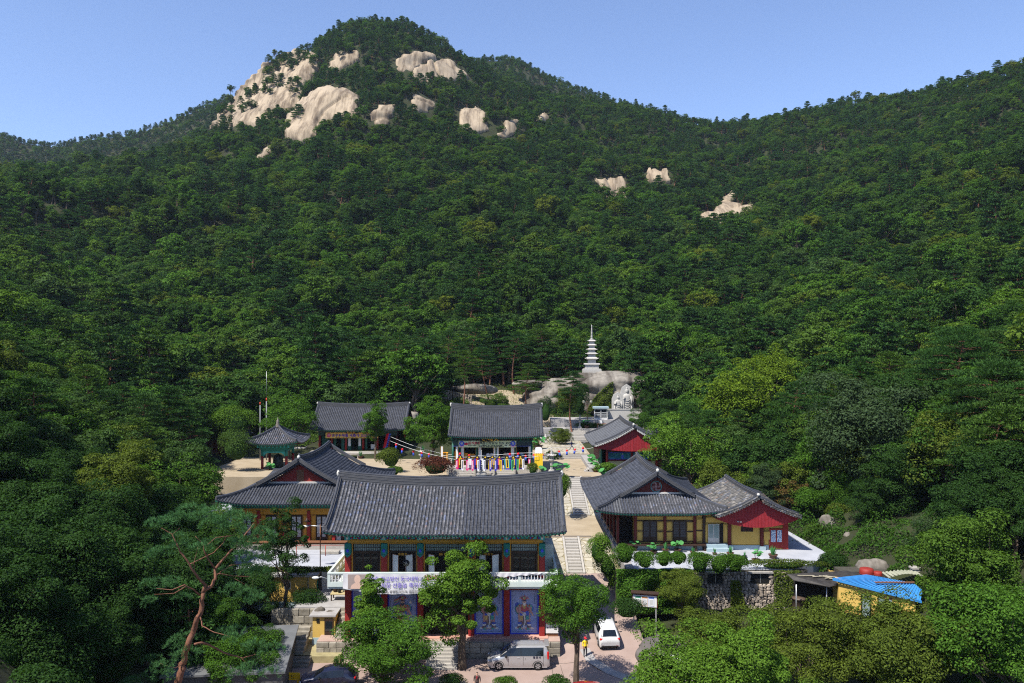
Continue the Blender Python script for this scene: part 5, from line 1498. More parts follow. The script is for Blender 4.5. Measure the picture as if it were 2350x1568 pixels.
ypanels(T, [(740, 970, 779, 808), (995, 1225, 779, 812), (740, 790, 825, 901), (740, 790, 912, 990), (917, 970, 826, 901), (917, 970, 914, 991), (992, 1045, 827, 903), (992, 1045, 915, 992), (1170, 1225, 829, 904), (1170, 1225, 916, 993), (1247, 1303, 801, 897), (1247, 1303, 908, 1001)])
lattice_door(T, Xc(797), Xc(912), Zc(995), Zc(818), Y, 2, paper=plain("dim_paper", (.10, .10, .11)), dens=.07)
lattice_door(T, Xc(1052), Xc(1165), Zc(997), Zc(822), Y, 2, paper=plain("dim_paper", (.10, .10, .11)), dens=.07)
a = MB(); a.box(Xc(580), Xc(1322), Y - .75, Y + .02, Zc(1022), Zc(1010)); T.part(a, "narrow_veranda", DARKWOOD)
a = MB()
for xx in (726, 975, 1240, 1312): a.box(Xc(xx) - .1, Xc(xx) + .1, Y - .6, Y - .4, 5.0, Zc(1022))
T.part(a, "bench_posts", DARKWOOD)
a = MB(); a.box(Xc(735), Xc(1320), Y - .05, Y + .1, 5.0, Zc(1022)); T.part(a, "base_wall", BLUEGREY)

T = Thing("wing_hall", "yellow wing with mottled grey gable roof, curved red plank gable and red door", "temple hall", (25.5, 84.6, 5))
rfw = Roof(21.15, 29.95, 82.6, 95.2, 8.72, 2.1, 'Y', None, lift=.28, sag=.12, sp=.30, tl=.33, fall=.85)
temple_roof(T, rfw, 'new', 'left', 0, None, TILE_MOTTLE, vis=('left', 'right'), ridge_h=.35, rake_h=.2)
def plank_gable(T, rf, y, zfn, w=.36, m=PLANK_RED, x0=None, x1=None):
    """board-and-gap gable: every plank is a part"""
    pa, pb = rake_path(rf, 1, 0, -.22, 0.05)
    if abs(pa[0].y - rf.y0) > abs(pa[0].y - rf.y1): pa, pb = rake_path(rf, 0, 0, -.22, .05)
    top = sorted([(p.x, p.z) for p in pa + pb]); tx = [p[0] for p in top]; tz = [p[1] for p in top]
    xa, xb = (x0 or rf.x0 + .1), (x1 or rf.x1 - .1); n = int(round((xb - xa) / w)); w = (xb - xa) / n
    for k in range(n):
        a, b = xa + k * w, xa + (k + 1) * w
        za, zb_ = zfn(a), zfn(b); ta, tb = float(np.interp(a, tx, tz)), float(np.interp(b, tx, tz))
        if max(ta - za, tb - zb_) < .05: continue
        mb = MB(); mb.prism([(a + .012, y, za), (b - .012, y, zb_), (b - .012, y, tb), (a + .012, y, ta)], (0, .05, 0))
        mb.box(b - .03, b + .03, y - .03, y - .002, max(za, zb_), min(ta, tb))
        T.part(mb, "plank", m)
    mid = MB(); c = [(x, y + .06, zfn(x) + .02) for x in np.linspace(xa, xb, 14)] + [(x, y + .06, float(np.interp(x, tx, tz))) for x in np.linspace(xb, xa, 14)]
    mid.prism(c, (0, .06, 0)); T.part(mid, "gable_backing", RED_DK)
    gd = MB(); fr = [Vector((p.x, rf.y0 - .04, p.z + .12)) for p in pa]; fr2 = [Vector((p.x, rf.y0 - .04, p.z + .12)) for p in pb]
    gable_discs(gd, fr, Vector((0, -1, 0)), .12, .28, 0); gable_discs(gd, fr2, Vector((0, -1, 0)), .12, .28, 0)
    T.part(gd, "gable_tile_ends", PLASTER if rf.rise > 2.5 else TILE_MOTTLE, kind="stuff")
    st = MB()
    for q in (fr, fr2):
        for k in range(len(q) - 1): st.prism([q[k] + Vector((0, .02, .04)), q[k + 1] + Vector((0, .02, .04)), q[k + 1] + Vector((0, .02, .16)), q[k] + Vector((0, .02, .16))], (0, .9, 0))
    T.part(st, "gable_eave", TILE)
xm = 25.5
plank_gable(T, rfw, 83.3, lambda x: 7.62 + .048 * (x - xm - .2) ** 2, .35)
a = MB(); a.box(22.5, Xc(2005), Y + .1, 94, 5.0, 8.9); T.part(a, "wall", YELLOW)
a = MB(); a.box(Xc(1990), Xc(2036), Y - .02, 94.2, 5.05, 8.8); T.part(a, "end_wall", RED)
ypanels(T, [(1322, 1350, 846, 1008), (1481, 1520, 846, 1008), (1324, 1515, 785, 838), (1549, 1791, 850, 1026), (1826, 1872, 884, 1026), (1826, 1985, 862, 880)])
for xx in (1532, 1810):
    a = MB(); a.bbox((Xc(xx), Y, (Zc(1040) + 8.6) / 2), (.34, .3, 8.6 - Zc(1040)), 0, .03); T.part(a, "column", RED_DK)
a = MB(); a.box(Xc(1350), Xc(1481), Y + .02, Y + .1, Zc(1008), Zc(845)); T.part(a, "dark_doorway", INTERIOR)
for k, (x0, x1) in enumerate(((1352, 1398), (1396, 1446))):
    a = MB(); a.box(Xc(x0), Xc(x1), Y - .03 - .02 * k, Y - .01 - .02 * k, Zc(1006), Zc(847)); d = T.part(a, "glass_door", METAL)
    b = MB(); b.box(Xc(x0) + .06, Xc(x1) - .06, Y - .036 - .02 * k, Y - .0305 - .02 * k, Zc(965), Zc(852)); T.part(b, "pane", GLASSGR, parent=d)
a = MB(); a.box(Xc(1325), Xc(1512), Y - 1.0, Y + .1, 5.0, Zc(1040)); a.box(Xc(1330), Xc(1508), Y - .5, Y + .1, Zc(1040), Zc(1012)); T.part(a, "door_steps", BLUEGREY)
a = MB(); a.box(Xc(1515), Xc(1558), Y - .35, Y + .05, 5.0, Zc(1024)); a.box(Xc(1786), Xc(1838), Y - .3, Y + .05, 5.0, Zc(1034)); a.box(Xc(1558), Xc(1868), Y - .05, Y + .08, 5.0, Zc(1028)); T.part(a, "base_wall", BLUEGREY)
a = MB(); a.box(Xc(1630), Xc(1735), Y - .035, Y - .028, Zc(912), Zc(868)); w_ = T.part(a, "window", BLACK)
a = MB(); 
for k in range(9): a.box(Xc(1636 + k * 11.5), Xc(1638.5 + k * 11.5), Y - .05, Y - .036, Zc(908), Zc(872))
T.part(a, "window_bars", RED_DK, parent=w_)
a = MB(); a.box(Xc(1823), Xc(1872), Y - .25, Y - .03, Zc(976), Zc(908)); T.part(a, "meter_box", YELLOW)
a = MB(); a.box(Xc(1872), Xc(1992), Y - .04, Y + .1, Zc(1053), Zc(885)); d = T.part(a, "red_door", RED)
pat = mat("blue_patterned_glass", (0.10, 0.20, 0.38), (0.62, 0.68, 0.74), scale=9, rough=.3, contrast=.06, detail=1)
a = MB(); a.box(Xc(1887), Xc(1927), Y - .052, Y - .041, Zc(1000), Zc(899)); a.box(Xc(1940), Xc(1979), Y - .052, Y - .041, Zc(1000), Zc(899)); T.part(a, "pane", pat, parent=d)
a = MB(); a.bbox((Xc(1575), 83.2, Zc(802)), (.22, .14, .12)); a.bbox((Xc(1597), 83.15, Zc(804)), (.12, .2, .1)); T.part(a, "flood_light", METAL)

# ------------------------------------------------------------------ MAIN HALL
T = Thing("main_hall", "main hall across the courtyard with open doors and a gold lettered name board", "temple hall", (-2.5, 119.3, 8))
rf = Roof(-9.4, 4.6, 117.2, 128.6, 13.45, 3.35, 'X', None, lift=.25, sag=.45, sp=.31, tl=.36)
temple_roof(T, rf, 'new', None, 0, vis=('front',), ridge_h=.8, rake_h=.35, seg=4)
Y = 119.3
X1 = lambda x: Xu(1021.2 + .10254 * x, Y); Z1 = lambda y: EYE - (975.3 + .10254 * y - V0) * Y / F
a = MB(); a.box(-9.6, X1(2140), 116.9, 127.5, 7.7, 9.05); T.part(a, "plinth", STEPST)
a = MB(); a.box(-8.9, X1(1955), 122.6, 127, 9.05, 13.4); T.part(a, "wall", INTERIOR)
a = MB(); a.box(-8.9, -8.7, 119.3, 122.6, 9.05, 13.4); a.box(X1(1945), X1(1955), 119.3, 127, 9.05, 13.4); T.part(a, "side_wall", RED_DK)
a = MB(); a.box(-8.7, X1(1945), 119.4, 122.6, 9.05, 9.3); T.part(a, "floor", FLOORWOOD)
cols = [-8.85, X1(350), X1(708), X1(1143), X1(1575), X1(1935)]
for x in cols:
    a = MB(); a.tube([(x, Y, 9.05), (x, Y, 12.3)], .17, 8); T.part(a, "column", TEAL_DK)
DAN = mat("faded_bracket_paint", (.025, .035, .05), (.10, .06, .05), scale=7, rough=.8, col3=(.03, .09, .08))
a = MB(); a.box(-9, X1(1950), Y - .1, Y + .2, 11.95, 12.75); T.part(a, "painted_beam", DAN)
a = MB(); a.box(-9, X1(1950), Y - .14, Y - .02, 11.85, 11.98); T.part(a, "blue_beam", plain("dusty_blue_paint", (.06, .09, .28)))
for i in range(22):
    x = lerp(-8.9, X1(1950), i / 21); a = MB(); a.box(x - .12, x + .12, Y - .55, Y - .1, 12.75, 12.95); a.box(x - .2, x + .2, Y - .85, Y - .1, 12.98, 13.2); a.box(x - .07, x + .07, Y - 1.0, Y - .1, 13.22, 13.38)
    T.part(a, "bracket", DAN if i % 2 else TEAL_DK)
a = MB(); a.box(-9, X1(1950), Y - .1, Y, 12.75, 13.4); T.part(a, "bracket_board", plain("dark_board", (.02, .02, .022)))
for i, (l0, l1, r0, r1) in enumerate([(-95, -40, 240, 300), (360, 430, 690, 708), (745, 820, 1082, 1135), (1148, 1210, 1472, 1552), (1580, 1600, 1862, 1942)]):
    for (p, q) in ((l0, l1), (r0, r1)):
        if q - p < 14: continue
        a = MB(); a.box(X1(p), X1(q), Y - .12, Y - .07, 9.15, 11.85); o = T.part(a, "door_leaf", PAPER)
        b = MB(); b.box(X1(p), X1(p) + .05, Y - .135, Y - .121, 9.15, 11.85); b.box(X1(q) - .05, X1(q), Y - .135, Y - .121, 9.15, 11.85); b.box(X1(p) + .05, X1(q) - .05, Y - .134, Y - .121, 9.15, 9.75); T.part(b, "leaf_frame", ORANGE, parent=o)
a = MB(); a.box(X1(792), X1(1077), Y - 1.3, Y - 1.22, Z1(346), Z1(252)); nb = T.part(a, "name_board", BLACK)
put_text("殿雄大", Vector((X1(838), Y - 1.325, Z1(333))) + T.off, .84, GOLD, T.root, "gold_lettering", bold=.02)
a = MB(); b0, b1, c0, c1 = X1(792), X1(1077), Z1(346), Z1(252)
for q in ((b0, b1, c0 - .05, c0), (b0, b1, c1, c1 + .05), (b0 - .05, b0, c0, c1), (b1, b1 + .05, c0, c1)): a.box(q[0], q[1], Y - 1.33, Y - 1.2, q[2], q[3])
T.part(a, "board_frame", DARKWOOD, parent=nb)
# orange storage boxes in the hall
for k, (p, q, s_, t_) in enumerate([(430, 505, 650, 780), (520, 580, 668, 780), (590, 665, 672, 780), (170, 300, 615, 790), (-60, 60, 640, 790)]):
    t = thing("orange_crate", ["tall orange crate just right of the first column of the main hall", "middle orange crate of three inside the main hall door", "rightmost orange crate of three inside the main hall door", "big orange crate with a blue basin, left of the first open door", "orange crate half hidden by the leafy courtyard tree"][k], "crate", ((X1(p) + X1(q)) / 2, 119.9, 9.3), 0, "orange crates in the main hall"); w_ = X1(q) - X1(p)
    h = Z1(s_) - 9.3; a = MB(); a.bbox((0, 0, h / 2), (w_, .6, h), 0, .03); a.build("body", ORANGE, t); a = MB(); a.bbox((0, 0, h + .04), (w_ + .06, .66, .08), 0, .02); a.build("lid", plain("orange_plastic", (.75, .30, .02), .5), t)
a = MB(); a.lathe([(.22, 0), (.34, .3), (.36, .32), (.32, .3), (.2, .04)], (0, 0, 0), 14); o = a.build("blue_basin", plain("blue_plastic", (.02, .10, .45), .4)); o.location = (X1(240), 119.9, Z1(615) + .09); tag(o, "round blue plastic basin on top of the big orange crate", "basin")
st = stairs("hall_steps", X1(130), X1(1560), 114.9, 116.9, 8.0, 9.05, 4, STEPST, "long granite steps in front of the main hall behind the hanging paper banners")
for k, x in enumerate((710, 1120, 1565)):
    a = MB(); a.bbox((X1(x), 115.8, 8.5), (.25, 2.0, 1.0), 0, .05); tag(a.build("stair_cheek", STEPST), ["granite stair cheek behind the small stone pagoda", "granite stair cheek in the middle of the hall steps", "granite stair cheek at the right end of the hall steps"][k], "stair cheek", "stair cheeks of the main hall")
# banner over the doors
mbn = mat("yellow_green_banner", (.62, .66, .25), (.78, .80, .60), scale=.35, rough=.8)
Pm = cloth(X1(316), X1(1594), Z1(338), Z1(484), Y - 1.05, 40, 4, .015, 3)
t, off = banner_thing("prayer_banner", "long pale yellow banner with two round blue seals over the main hall doors", Pm, mbn)
yb = Y - 1.09
def bt2(txt, px, py, s, m, sx=1.0): put_text(txt, Vector((X1(px), yb, Z1(py))) + off, s, m, t, sx=sx, bold=.008)
INK = plain("black_ink", (.02, .02, .04)); INKR = plain("crimson_ink", (.55, .02, .06))
bt2("칠석불공", 525, 412, .44, INKR, 1.12); bt2("및 백중선망부모 천도 49일 지장기도법회", 695, 416, .42, INK, 1.16)
bt2("천도재 입재 : 7월 11일(음5, 26) 토요일 10시 20분    회향 : 8월 28일(음7, 15) 금요일 10시", 525, 450, .19, INK, 1.33); bt2("※ 토요일 입재 후 매주 금요일 천도재를 올립니다", 740, 474, .16, INK, 1.2)
for px, ch in ((385, "봉"), (1522, "행")):
    a = MB(); a.prism([(X1(px) + math.cos(g) * .39, yb - .004, Z1(398) + math.sin(g) * .39) for g in [2 * math.pi * k / 16 for k in range(16)]], (0, .01, 0)); a.build("round_seal", plain("seal_blue", (.06, .10, .50)), t, loc=off)
    put_text(ch, Vector((X1(px) - .19, yb - .02, Z1(416))) + off, .42, WHITE, t, bold=.01)
    a = MB(); a.prism([(X1(px) + math.cos(g) * .42 * (1 if k % 2 else .6), yb - .002, Z1(452) + math.sin(g) * .2 * (1 if k % 2 else .6)) for k, g in enumerate([2 * math.pi * k / 12 for k in range(12)])], (0, .004, 0)); a.build("lotus_print", plain("lotus_pink", (.75, .30, .45)), t, loc=off)
a = MB(); a.prism([(X1(482) + math.cos(g) * .40 * (1 if k % 2 else .65), yb - .003, Z1(408) + math.sin(g) * .22 * (1 if k % 2 else .65)) for k, g in enumerate([2 * math.pi * k / 14 for k in range(14)])], (0, .006, 0)); a.build("lotus_print", INKR, t, loc=off)

# ------------------------------------------------------------------ REAR LEFT HALL
T = Thing("rear_left_hall", "red-columned hall with a grey gable roof and yellow banner at the rear left", "temple hall", (-27, 138.8, 8))
rf = Roof(-34.9, -18.4, 136.7, 149.5, 12.55, 3.5, 'X', None, lift=.25, sag=.35, sp=.31, tl=.40)
temple_roof(T, rf, 'new', None, 0, vis=('front',), ridge_h=.55, rake_h=.3, seg=4)
Y = 138.8
X2 = lambda x: Xu(459 + .2197 * x, Y); Z2 = lambda y: EYE - (895 + .2197 * y - V0) * Y / F
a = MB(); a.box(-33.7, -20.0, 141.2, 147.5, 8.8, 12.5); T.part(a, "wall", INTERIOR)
a = MB(); a.box(-20.2, -20.0, 138.9, 147.5, 8.8, 12.6); a.box(-33.7, -33.5, 138.9, 147.5, 8.8, 12.6); T.part(a, "side_wall", RED_DK)
a = MB(); a.box(-35, -19.4, 137.3, 148, 7.8, 8.8); T.part(a, "plinth", STEPST)
a = MB(); a.box(-33.7, -20, 138.6, 138.9, 11.45, 12.45); T.part(a, "painted_beam", DAN)
a = MB(); gp0, gp1 = rake_path(rf, 1, .0, -.25, .6); a.prism([(rf.x1 - .45, p.y, p.z) for p in gp0 + gp1] + [(rf.x1 - .45, 146.5, 11.0), (rf.x1 - .45, 143, 10.4), (rf.x1 - .45, 139.5, 11.0)], (.1, 0, 0)); T.part(a, "gable", RED)
for x in (1250, 1375, 1525, 1705, 1855, 1975):
    a = MB(); a.tube([(X2(x), Y, 8.8), (X2(x), Y, 11.9)], .2, 8); T.part(a, "column", RED)
for (p, q) in ((1270, 1352), (1395, 1420), (1475, 1505), (1540, 1578), (1648, 1685), (1725, 1745), (1830, 1845)):
    a = MB(); a.box(X2(p), X2(q), Y + .15, Y + .2, 8.85, 11.3); d = T.part(a, "door_leaf", TEAL_DK)
    if q - p in (38, 37): b = MB(); b.box(X2(p) + .1, X2(q) - .1, Y + .13, Y + .149, 9.6, 11.2); T.part(b, "paper", PAPER, parent=d)
a = MB(); a.box(X2(1783), X2(1830), Y + .1, Y + .16, 9.1, 9.9); T.part(a, "notice", WHITE)
a = MB(); a.box(X2(1535), X2(1672), Y - 1.3, Y - 1.22, Z2(447), Z2(424)); o = T.part(a, "name_board", BLACK); put_text("殿府冥", Vector((X2(1550), Y - 1.32, Z2(444))) + T.off, .5, GOLD, T.root, "gold_lettering")
stairs("hall_front_steps", X2(1180), X2(1905), 135.9, 137.3, 8.0, 8.8, 4, STEPST, "white stone steps along the front of the rear left hall")
Pm = cloth(X2(1325), X2(1870), Z2(440), Z2(498), Y - 1.0, 30, 3, .02, 3)
t, off = banner_thing("orange_yellow_banner", "orange-yellow banner with violet lettering and pink seals on the rear left hall", Pm, plain("banner_orange_yellow", (.78, .50, .12), .8))
put_text("영구위패를 새롭게 모셨습니다", Vector((X2(1388), Y - 1.06, Z2(482))) + off, .56, plain("deep_violet_ink", (.10, .03, .38)), t, sx=1.13, bold=.01)
put_text("영구위패를 모시면 조상님과 후손들이 편안히 지내실 수 있습니다", Vector((X2(1420), Y - 1.06, Z2(495))) + off, .20, INK, t, sx=1.1)
for px in (1360, 1838):
    a = MB(); a.prism([(X2(px) + math.cos(g) * .36, Y - 1.05, Z2(468) + math.sin(g) * .36) for g in [2 * math.pi * k / 14 for k in range(14)]], (0, .01, 0)); a.build("round_seal", plain("seal_pink", (.65, .08, .20)), t, loc=off)
    put_text("봉", Vector((X2(px) - .18, Y - 1.065, Z2(475))) + off, .38, WHITE, t)

# ------------------------------------------------------------------ RED GABLE HALL (right of the courtyard)
T = Thing("red_gable_hall", "small hall with a broad red plank gable and grey roof right of the courtyard", "temple hall", (18.2, 121, 8))
rf = Roof(12.25, 24.15, 119.2, 134.5, 11.75, 2.75, 'Y', None, lift=.25, sag=.25, sp=.31, tl=.38, fall=.8)
temple_roof(T, rf, 'new', None, 0, None, TILE_LIGHT, vis=('left', 'right'), ridge_h=.5, rake_h=.28)
plank_gable(T, rf, 119.75, lambda x: 11.05 + .014 * (x - 18.4) ** 2, .42)
a = MB(); a.box(13.7, 22.8, 121.1, 133.5, 7.9, 11.7); T.part(a, "wall", RED_DK)
Y = 121
X3 = lambda x: Xu(1262.1 + .2686 * x, Y); Z3 = lambda y: EYE - (975.3 + .2686 * y - V0) * Y / F
for k, (p, q) in enumerate(((500, 690), (708, 905))):
    m_ = MB(); l_ = MB(); frame_panel(m_, l_, X3(p), X3(q), 8.1, Z3(312), Y + .08, .1, .035); o = T.part(m_, "wall_panel", mat("pale_yellow_wall", (.50, .42, .19), (.58, .49, .24), scale=1) if k == 0 else bpy.data.materials["pale_yellow_wall"]); T.part(l_, "panel_line", LINE, parent=o)
    a = MB(); a.box(X3(p), X3(q), Y + .05, Y + .1, Z3(294), Z3(236)); o = T.part(a, "mural_panel", mat("landscape_mural_teal", (.015, .10, .13), (.05, .22, .24), scale=1.2, rough=.8, contrast=.12, detail=9) if k == 0 else bpy.data.materials["landscape_mural_teal"])
    b = MB(); b.box(X3(p), X3(q), Y + .035, Y + .049, Z3(294), Z3(290)); b.box(X3(p), X3(q), Y + .035, Y + .049, Z3(239), Z3(236)); T.part(b, "border", BLUE, parent=o)
    c = MB(); c.prism([(X3(620) + (k * 4) + p_[0], Y + .045, Z3(272) + p_[1]) for p_ in ell(0, 0, .2, .32)], (0, .005, 0)); T.part(c, "painted_figure", BL, parent=o)
    c = MB(); c.prism([(X3(620) + (k * 4) + p_[0], Y + .045, Z3(250) + p_[1]) for p_ in ell(0, 0, .1, .11)], (0, .005, 0)); T.part(c, "painted_figure", SKIN, parent=o)
for xx in (488, 700, 912):
    a = MB(); a.tube([(X3(xx), Y, 7.95), (X3(xx), Y, 11.5)], .2, 8); T.part(a, "column", RED)
a = MB(); a.box(13.55, 13.72, 121.5, 124, 8.1, 11.2); a.box(X3(436), X3(478), Y + .1, Y + .2, 8.1, 11.2); T.part(a, "green_door", TEAL_DK)
a = MB(); a.box(11.6, 13.7, 119.4, 134, 7.6, 8.65); T.part(a, "plinth", CONCRETE)
for k in range(3):
    a = MB(); a.box(10.9, 11.6, 119.6 + .0, 121.2, 7.9, 8.1 + .18 * k) if k == 0 else a.box(11.6 - .24 * (3 - k), 11.6, 119.6, 121.2, 8.1, 8.1 + .17 * k); T.part(a, "side_step", STEPST)

# ------------------------------------------------------------------ BELL PAVILION
T = Thing("bell_pavilion", "open bell pavilion with four red posts, a pyramid tile roof and stone finial", "pavilion", (-36.5, 124.3, 7.5))
bx0, bx1, by0, by1 = -38.4, -34.7, 122.5, 126.2
rf = Roof(-40.6, -32.5, 120.3, 128.4, 12.0, 2.3, 'X', None, lift=.5, sag=0, sp=.33, tl=.34, pyramid=True, fall=.7)
temple_roof(T, rf, 'old', None, 0, None, TILE, vis=('front', 'right', 'left'), rake_h=.35)
a = MB(); a.lathe([(.45, 0), (.5, .15), (.3, .3), (.36, .45), (.22, .6), (.28, .75), (.2, .9), (.24, 1.05), (.1, 1.25), (.05, 1.5), (.01, 1.7)], (-36.55, 124.35, 14.2), 12); T.part(a, "finial", BOULDER)
a = MB(); a.box(-39.4, -33.7, 121.4, 127.3, 6.0, 7.5); T.part(a, "plinth", STEPST)
for x in (bx0, bx1):
    for y in (by0, by1):
        a = MB(); a.bbox((x, y, 7.62), (.6, .6, .24), 0, .06); T.part(a, "post_stone", STEPST)
        a = MB(); a.tube([(x, y, 7.74), (x, y, 10.0)], .2, 10); c = T.part(a, "post", RED); b = MB(); b.tube([(x, y, 10.0), (x, y, 11.2)], .215, 10); T.part(b, "painted_capital", cap_m, parent=c)
a = MB(); a.box(bx0, bx1, by0 - .12, by0 + .12, 10.7, 11.0); a.box(bx0, bx1, by1 - .12, by1 + .12, 10.7, 11.0); a.box(bx0 - .12, bx0 + .12, by0, by1, 10.7, 11.0); a.box(bx1 - .12, bx1 + .12, by0, by1, 10.7, 11.0); T.part(a, "beam", TEAL)
a = MB(); a.box(bx0 - .5, bx1 + .5, by0 - .6, by0 - .3, 11.3, 11.8); a.box(bx1 + .3, bx1 + .6, by0 - .5, by1 + .5, 11.3, 11.8); a.box(bx0 - .3, bx1 + .3, by0 - .35, by0 - .1, 11.0, 11.4); T.part(a, "bracket_board", TEAL)
a = MB()
for i in range(9):
    x = lerp(bx0 - .5, bx1 + .5, i / 8); a.box(x - .1, x + .1, by0 - .8, by0 - .6, 11.35, 11.75)
T.part(a, "bracket", TEAL_LT)
a = MB(); a.prism([(bx0 + .2, by0 - .05, 10.7), (bx0 + .2, by0 - .05, 9.8), (bx0 + .38, by0 - .05, 10.2), (bx0 + .8, by0 - .05, 10.5), (bx1 - .8, by0 - .05, 10.5), (bx1 - .38, by0 - .05, 10.2), (bx1 - .2, by0 - .05, 9.8), (bx1 - .2, by0 - .05, 10.7)][::-1], (0, .06, 0)); T.part(a, "carved_spandrel", TEAL_LT)
t = thing("temple_bell", "large dark bronze bell hanging in the open pavilion", "bell", (-36.5, 124.3, 8.05)); BR = plain("dark_bronze", (.03, .04, .035), .45, metal=.6)
a = MB(); a.lathe([(.78, 0), (.80, .1), (.80, .6), (.74, 1.4), (.55, 1.85), (.3, 2.0), (.1, 2.02)], (0, 0, 0), 20); a.build("bell_body", BR, t)
a = MB(); a.tube([(0, 0, 2.0), (0, 0, 2.35), (0, 0, 3.2)], .07, 6); a.build("hanger", BR, t)
# little roof at the far left among trees
T = Thing("hidden_tiled_roof_house", "small house with a dark tiled roof half hidden by trees at the far left", "house", (-51.5, 141, 7))
rf = Roof(-56, -47.6, 137.5, 146, 11.0, 2.9, 'Y', None, lift=.2, sag=.1, sp=.33, tl=.4)
temple_roof(T, rf, 'new', None, 0, vis=('right', 'left'), ridge_h=.3, rake_h=.2, seg=3)
a = MB(); a.box(-54.6, -49, 138.5, 145, 6, 11.2); T.part(a, "wall", RED_DK)
# ------------------------------------------------------------------ right retaining wall of field stones
WY = 76.85
t = thing("field_stone_wall", "high retaining wall of rounded field stones under the right white terrace", "wall", (20, WY, 1))
off = -t.location
a = MB(); a.box(10.0, 28.5, WY, WY + .5, .6, 4.95); a.build("mortar", MORTAR, t, loc=off)
STN = []
for k in range(7):
    r_ = random.Random(50 + k); mb = MB()
    vs = []; n = 6
    for z, s in ((-.5, .0), (-.3, .85), (.3, .85), (.5, .0)):
        if s == 0: vs.append((r_.uniform(-.1, .1), -.1, z * .95)); continue
        for q in range(n):
            g = 2 * math.pi * q / n; vs.append((math.cos(g) * .5 * s * r_.uniform(.8, 1.15), math.sin(g) * .38 * r_.uniform(.8, 1.1), z + r_.uniform(-.08, .08)))
    fs = [(0, 1 + (q + 1) % n, 1 + q) for q in range(n)] + [(1 + q, 1 + (q + 1) % n, 1 + n + (q + 1) % n, 1 + n + q) for q in range(n)] + [(2 * n + 1, 1 + n + q, 1 + n + (q + 1) % n) for q in range(n)]
    mb.add(vs, fs); STN.append(mb.mesh("field_stone", FIELDSTONE))
def in_win(x, z): return (18.9 < x < 20.3 and 3.7 < z < 4.75) or (23.0 < x < 24.9 and 3.6 < z < 4.75)
rr = random.Random(4); rest = MB(); ns = 0
z = 1.35
while z < 4.9:
    x = 15.6 + rr.uniform(0, .3)
    while x < 27.6:
        w_ = rr.uniform(.30, .52); h_ = rr.uniform(.27, .40)
        if not in_win(x, z):
            if ns < 298 and x > 17.2:
                o = bpy.data.objects.new("field_stone", rr.choice(STN)); COL.objects.link(o); o.parent = t; ns += 1
                o.location = Vector((x, WY + rr.uniform(-.06, .03), z + rr.uniform(-.04, .04))) + off; o.scale = (w_ * 1.12, .55, h_ * 1.12); o.rotation_euler = (0, rr.uniform(-.5, .5), 0)
            else: rest.blob((x, WY, z), (w_ * .5, .16, h_ * .5), 6, 4, .15, rr, False)
        x += w_ * .9
    z += .30
rest.build("further_stones", FIELDSTONE, t, "stuff", loc=off)
for x0, x1 in ((18.9, 20.3), (23.0, 24.9)):
    a = MB(); a.box(x0, x1, WY - .03, WY + .02, 3.75, 4.7); o = a.build("window", BLACK, t, loc=off)
    a = MB(); a.box(x0 - .25, x1 + .2, WY - .3, WY + .3, 4.7, 4.86); a.build("lintel", STEPST, t, loc=off)
    a = MB(); a.box((x0 + x1) / 2 - .02, (x0 + x1) / 2 + .02, WY - .06, WY - .03, 3.75, 4.7); a.build("bar", METAL, o)
T = Thing("small_white_window", "small white framed window in the ivy of the retaining wall", "window", (16.7, WY - .2, 3.8))
a = MB(); 
for q in ((16.2, 17.2, 3.5, 3.58), (16.2, 17.2, 4.32, 4.4), (16.2, 16.28, 3.58, 4.32), (17.12, 17.2, 3.58, 4.32), (16.67, 16.73, 3.58, 4.32)): a.box(q[0], q[1], WY - .42, WY - .3, q[2], q[3])
T.part(a, "frame", WHITE); a = MB(); a.box(16.28, 17.12, WY - .36, WY - .34, 3.58, 4.32); T.part(a, "pane", GLASSDK)

# notice board in the ivy
P0 = wp(1417, 1365, 73.5)
t = thing("notice_board", "white notice board with a dark frame and little roof on posts by the ivy wall", "notice board", (12.1, 72.6, 0), R(-14)); c = 0
a = MB()
for x in (-1.0, 1.0): a.box(x - .06, x + .06, .05, .15, 0, 4.1)
a.build("posts", METAL, t, loc=(0, 0, 0))
a = MB(); a.box(-1.15, 1.15, -.02, .05, 2.75, 4.0); fr = a.build("frame", RED_DK, t)
a = MB(); a.box(-1.08, 1.08, -.05, -.02, 2.8, 3.82); a.build("panel", WHITE, t)
a = MB(); a.prism([(-1.25, -.25, 3.98), (-1.25, .25, 4.08), (-1.25, .25, 4.16), (-1.25, -.25, 4.06)], (2.5, 0, 0)); a.build("roof", DARKWOOD, t)
for k, (x0, col) in enumerate(((-.85, (.02, .18, .10)), (-.25, (.35, .15, .05)), (.35, (.08, .14, .40)))):
    a = MB(); a.box(x0, x0 + .5, -.058, -.051, 2.88, 3.72); s_ = a.build("poster", plain("poster_colour", col), t)
    a = MB(); a.box(x0 + .03, x0 + .47, -.064, -.0585, 2.92, 3.55); a.build("sheet", PAPER, s_)
    a = MB()
    for q in range(7): a.box(x0 + .08, x0 + .42, -.068, -.0645, 3.0 + q * .07, 3.02 + q * .07)
    a.build("text_lines", GREYI, s_, "stuff")

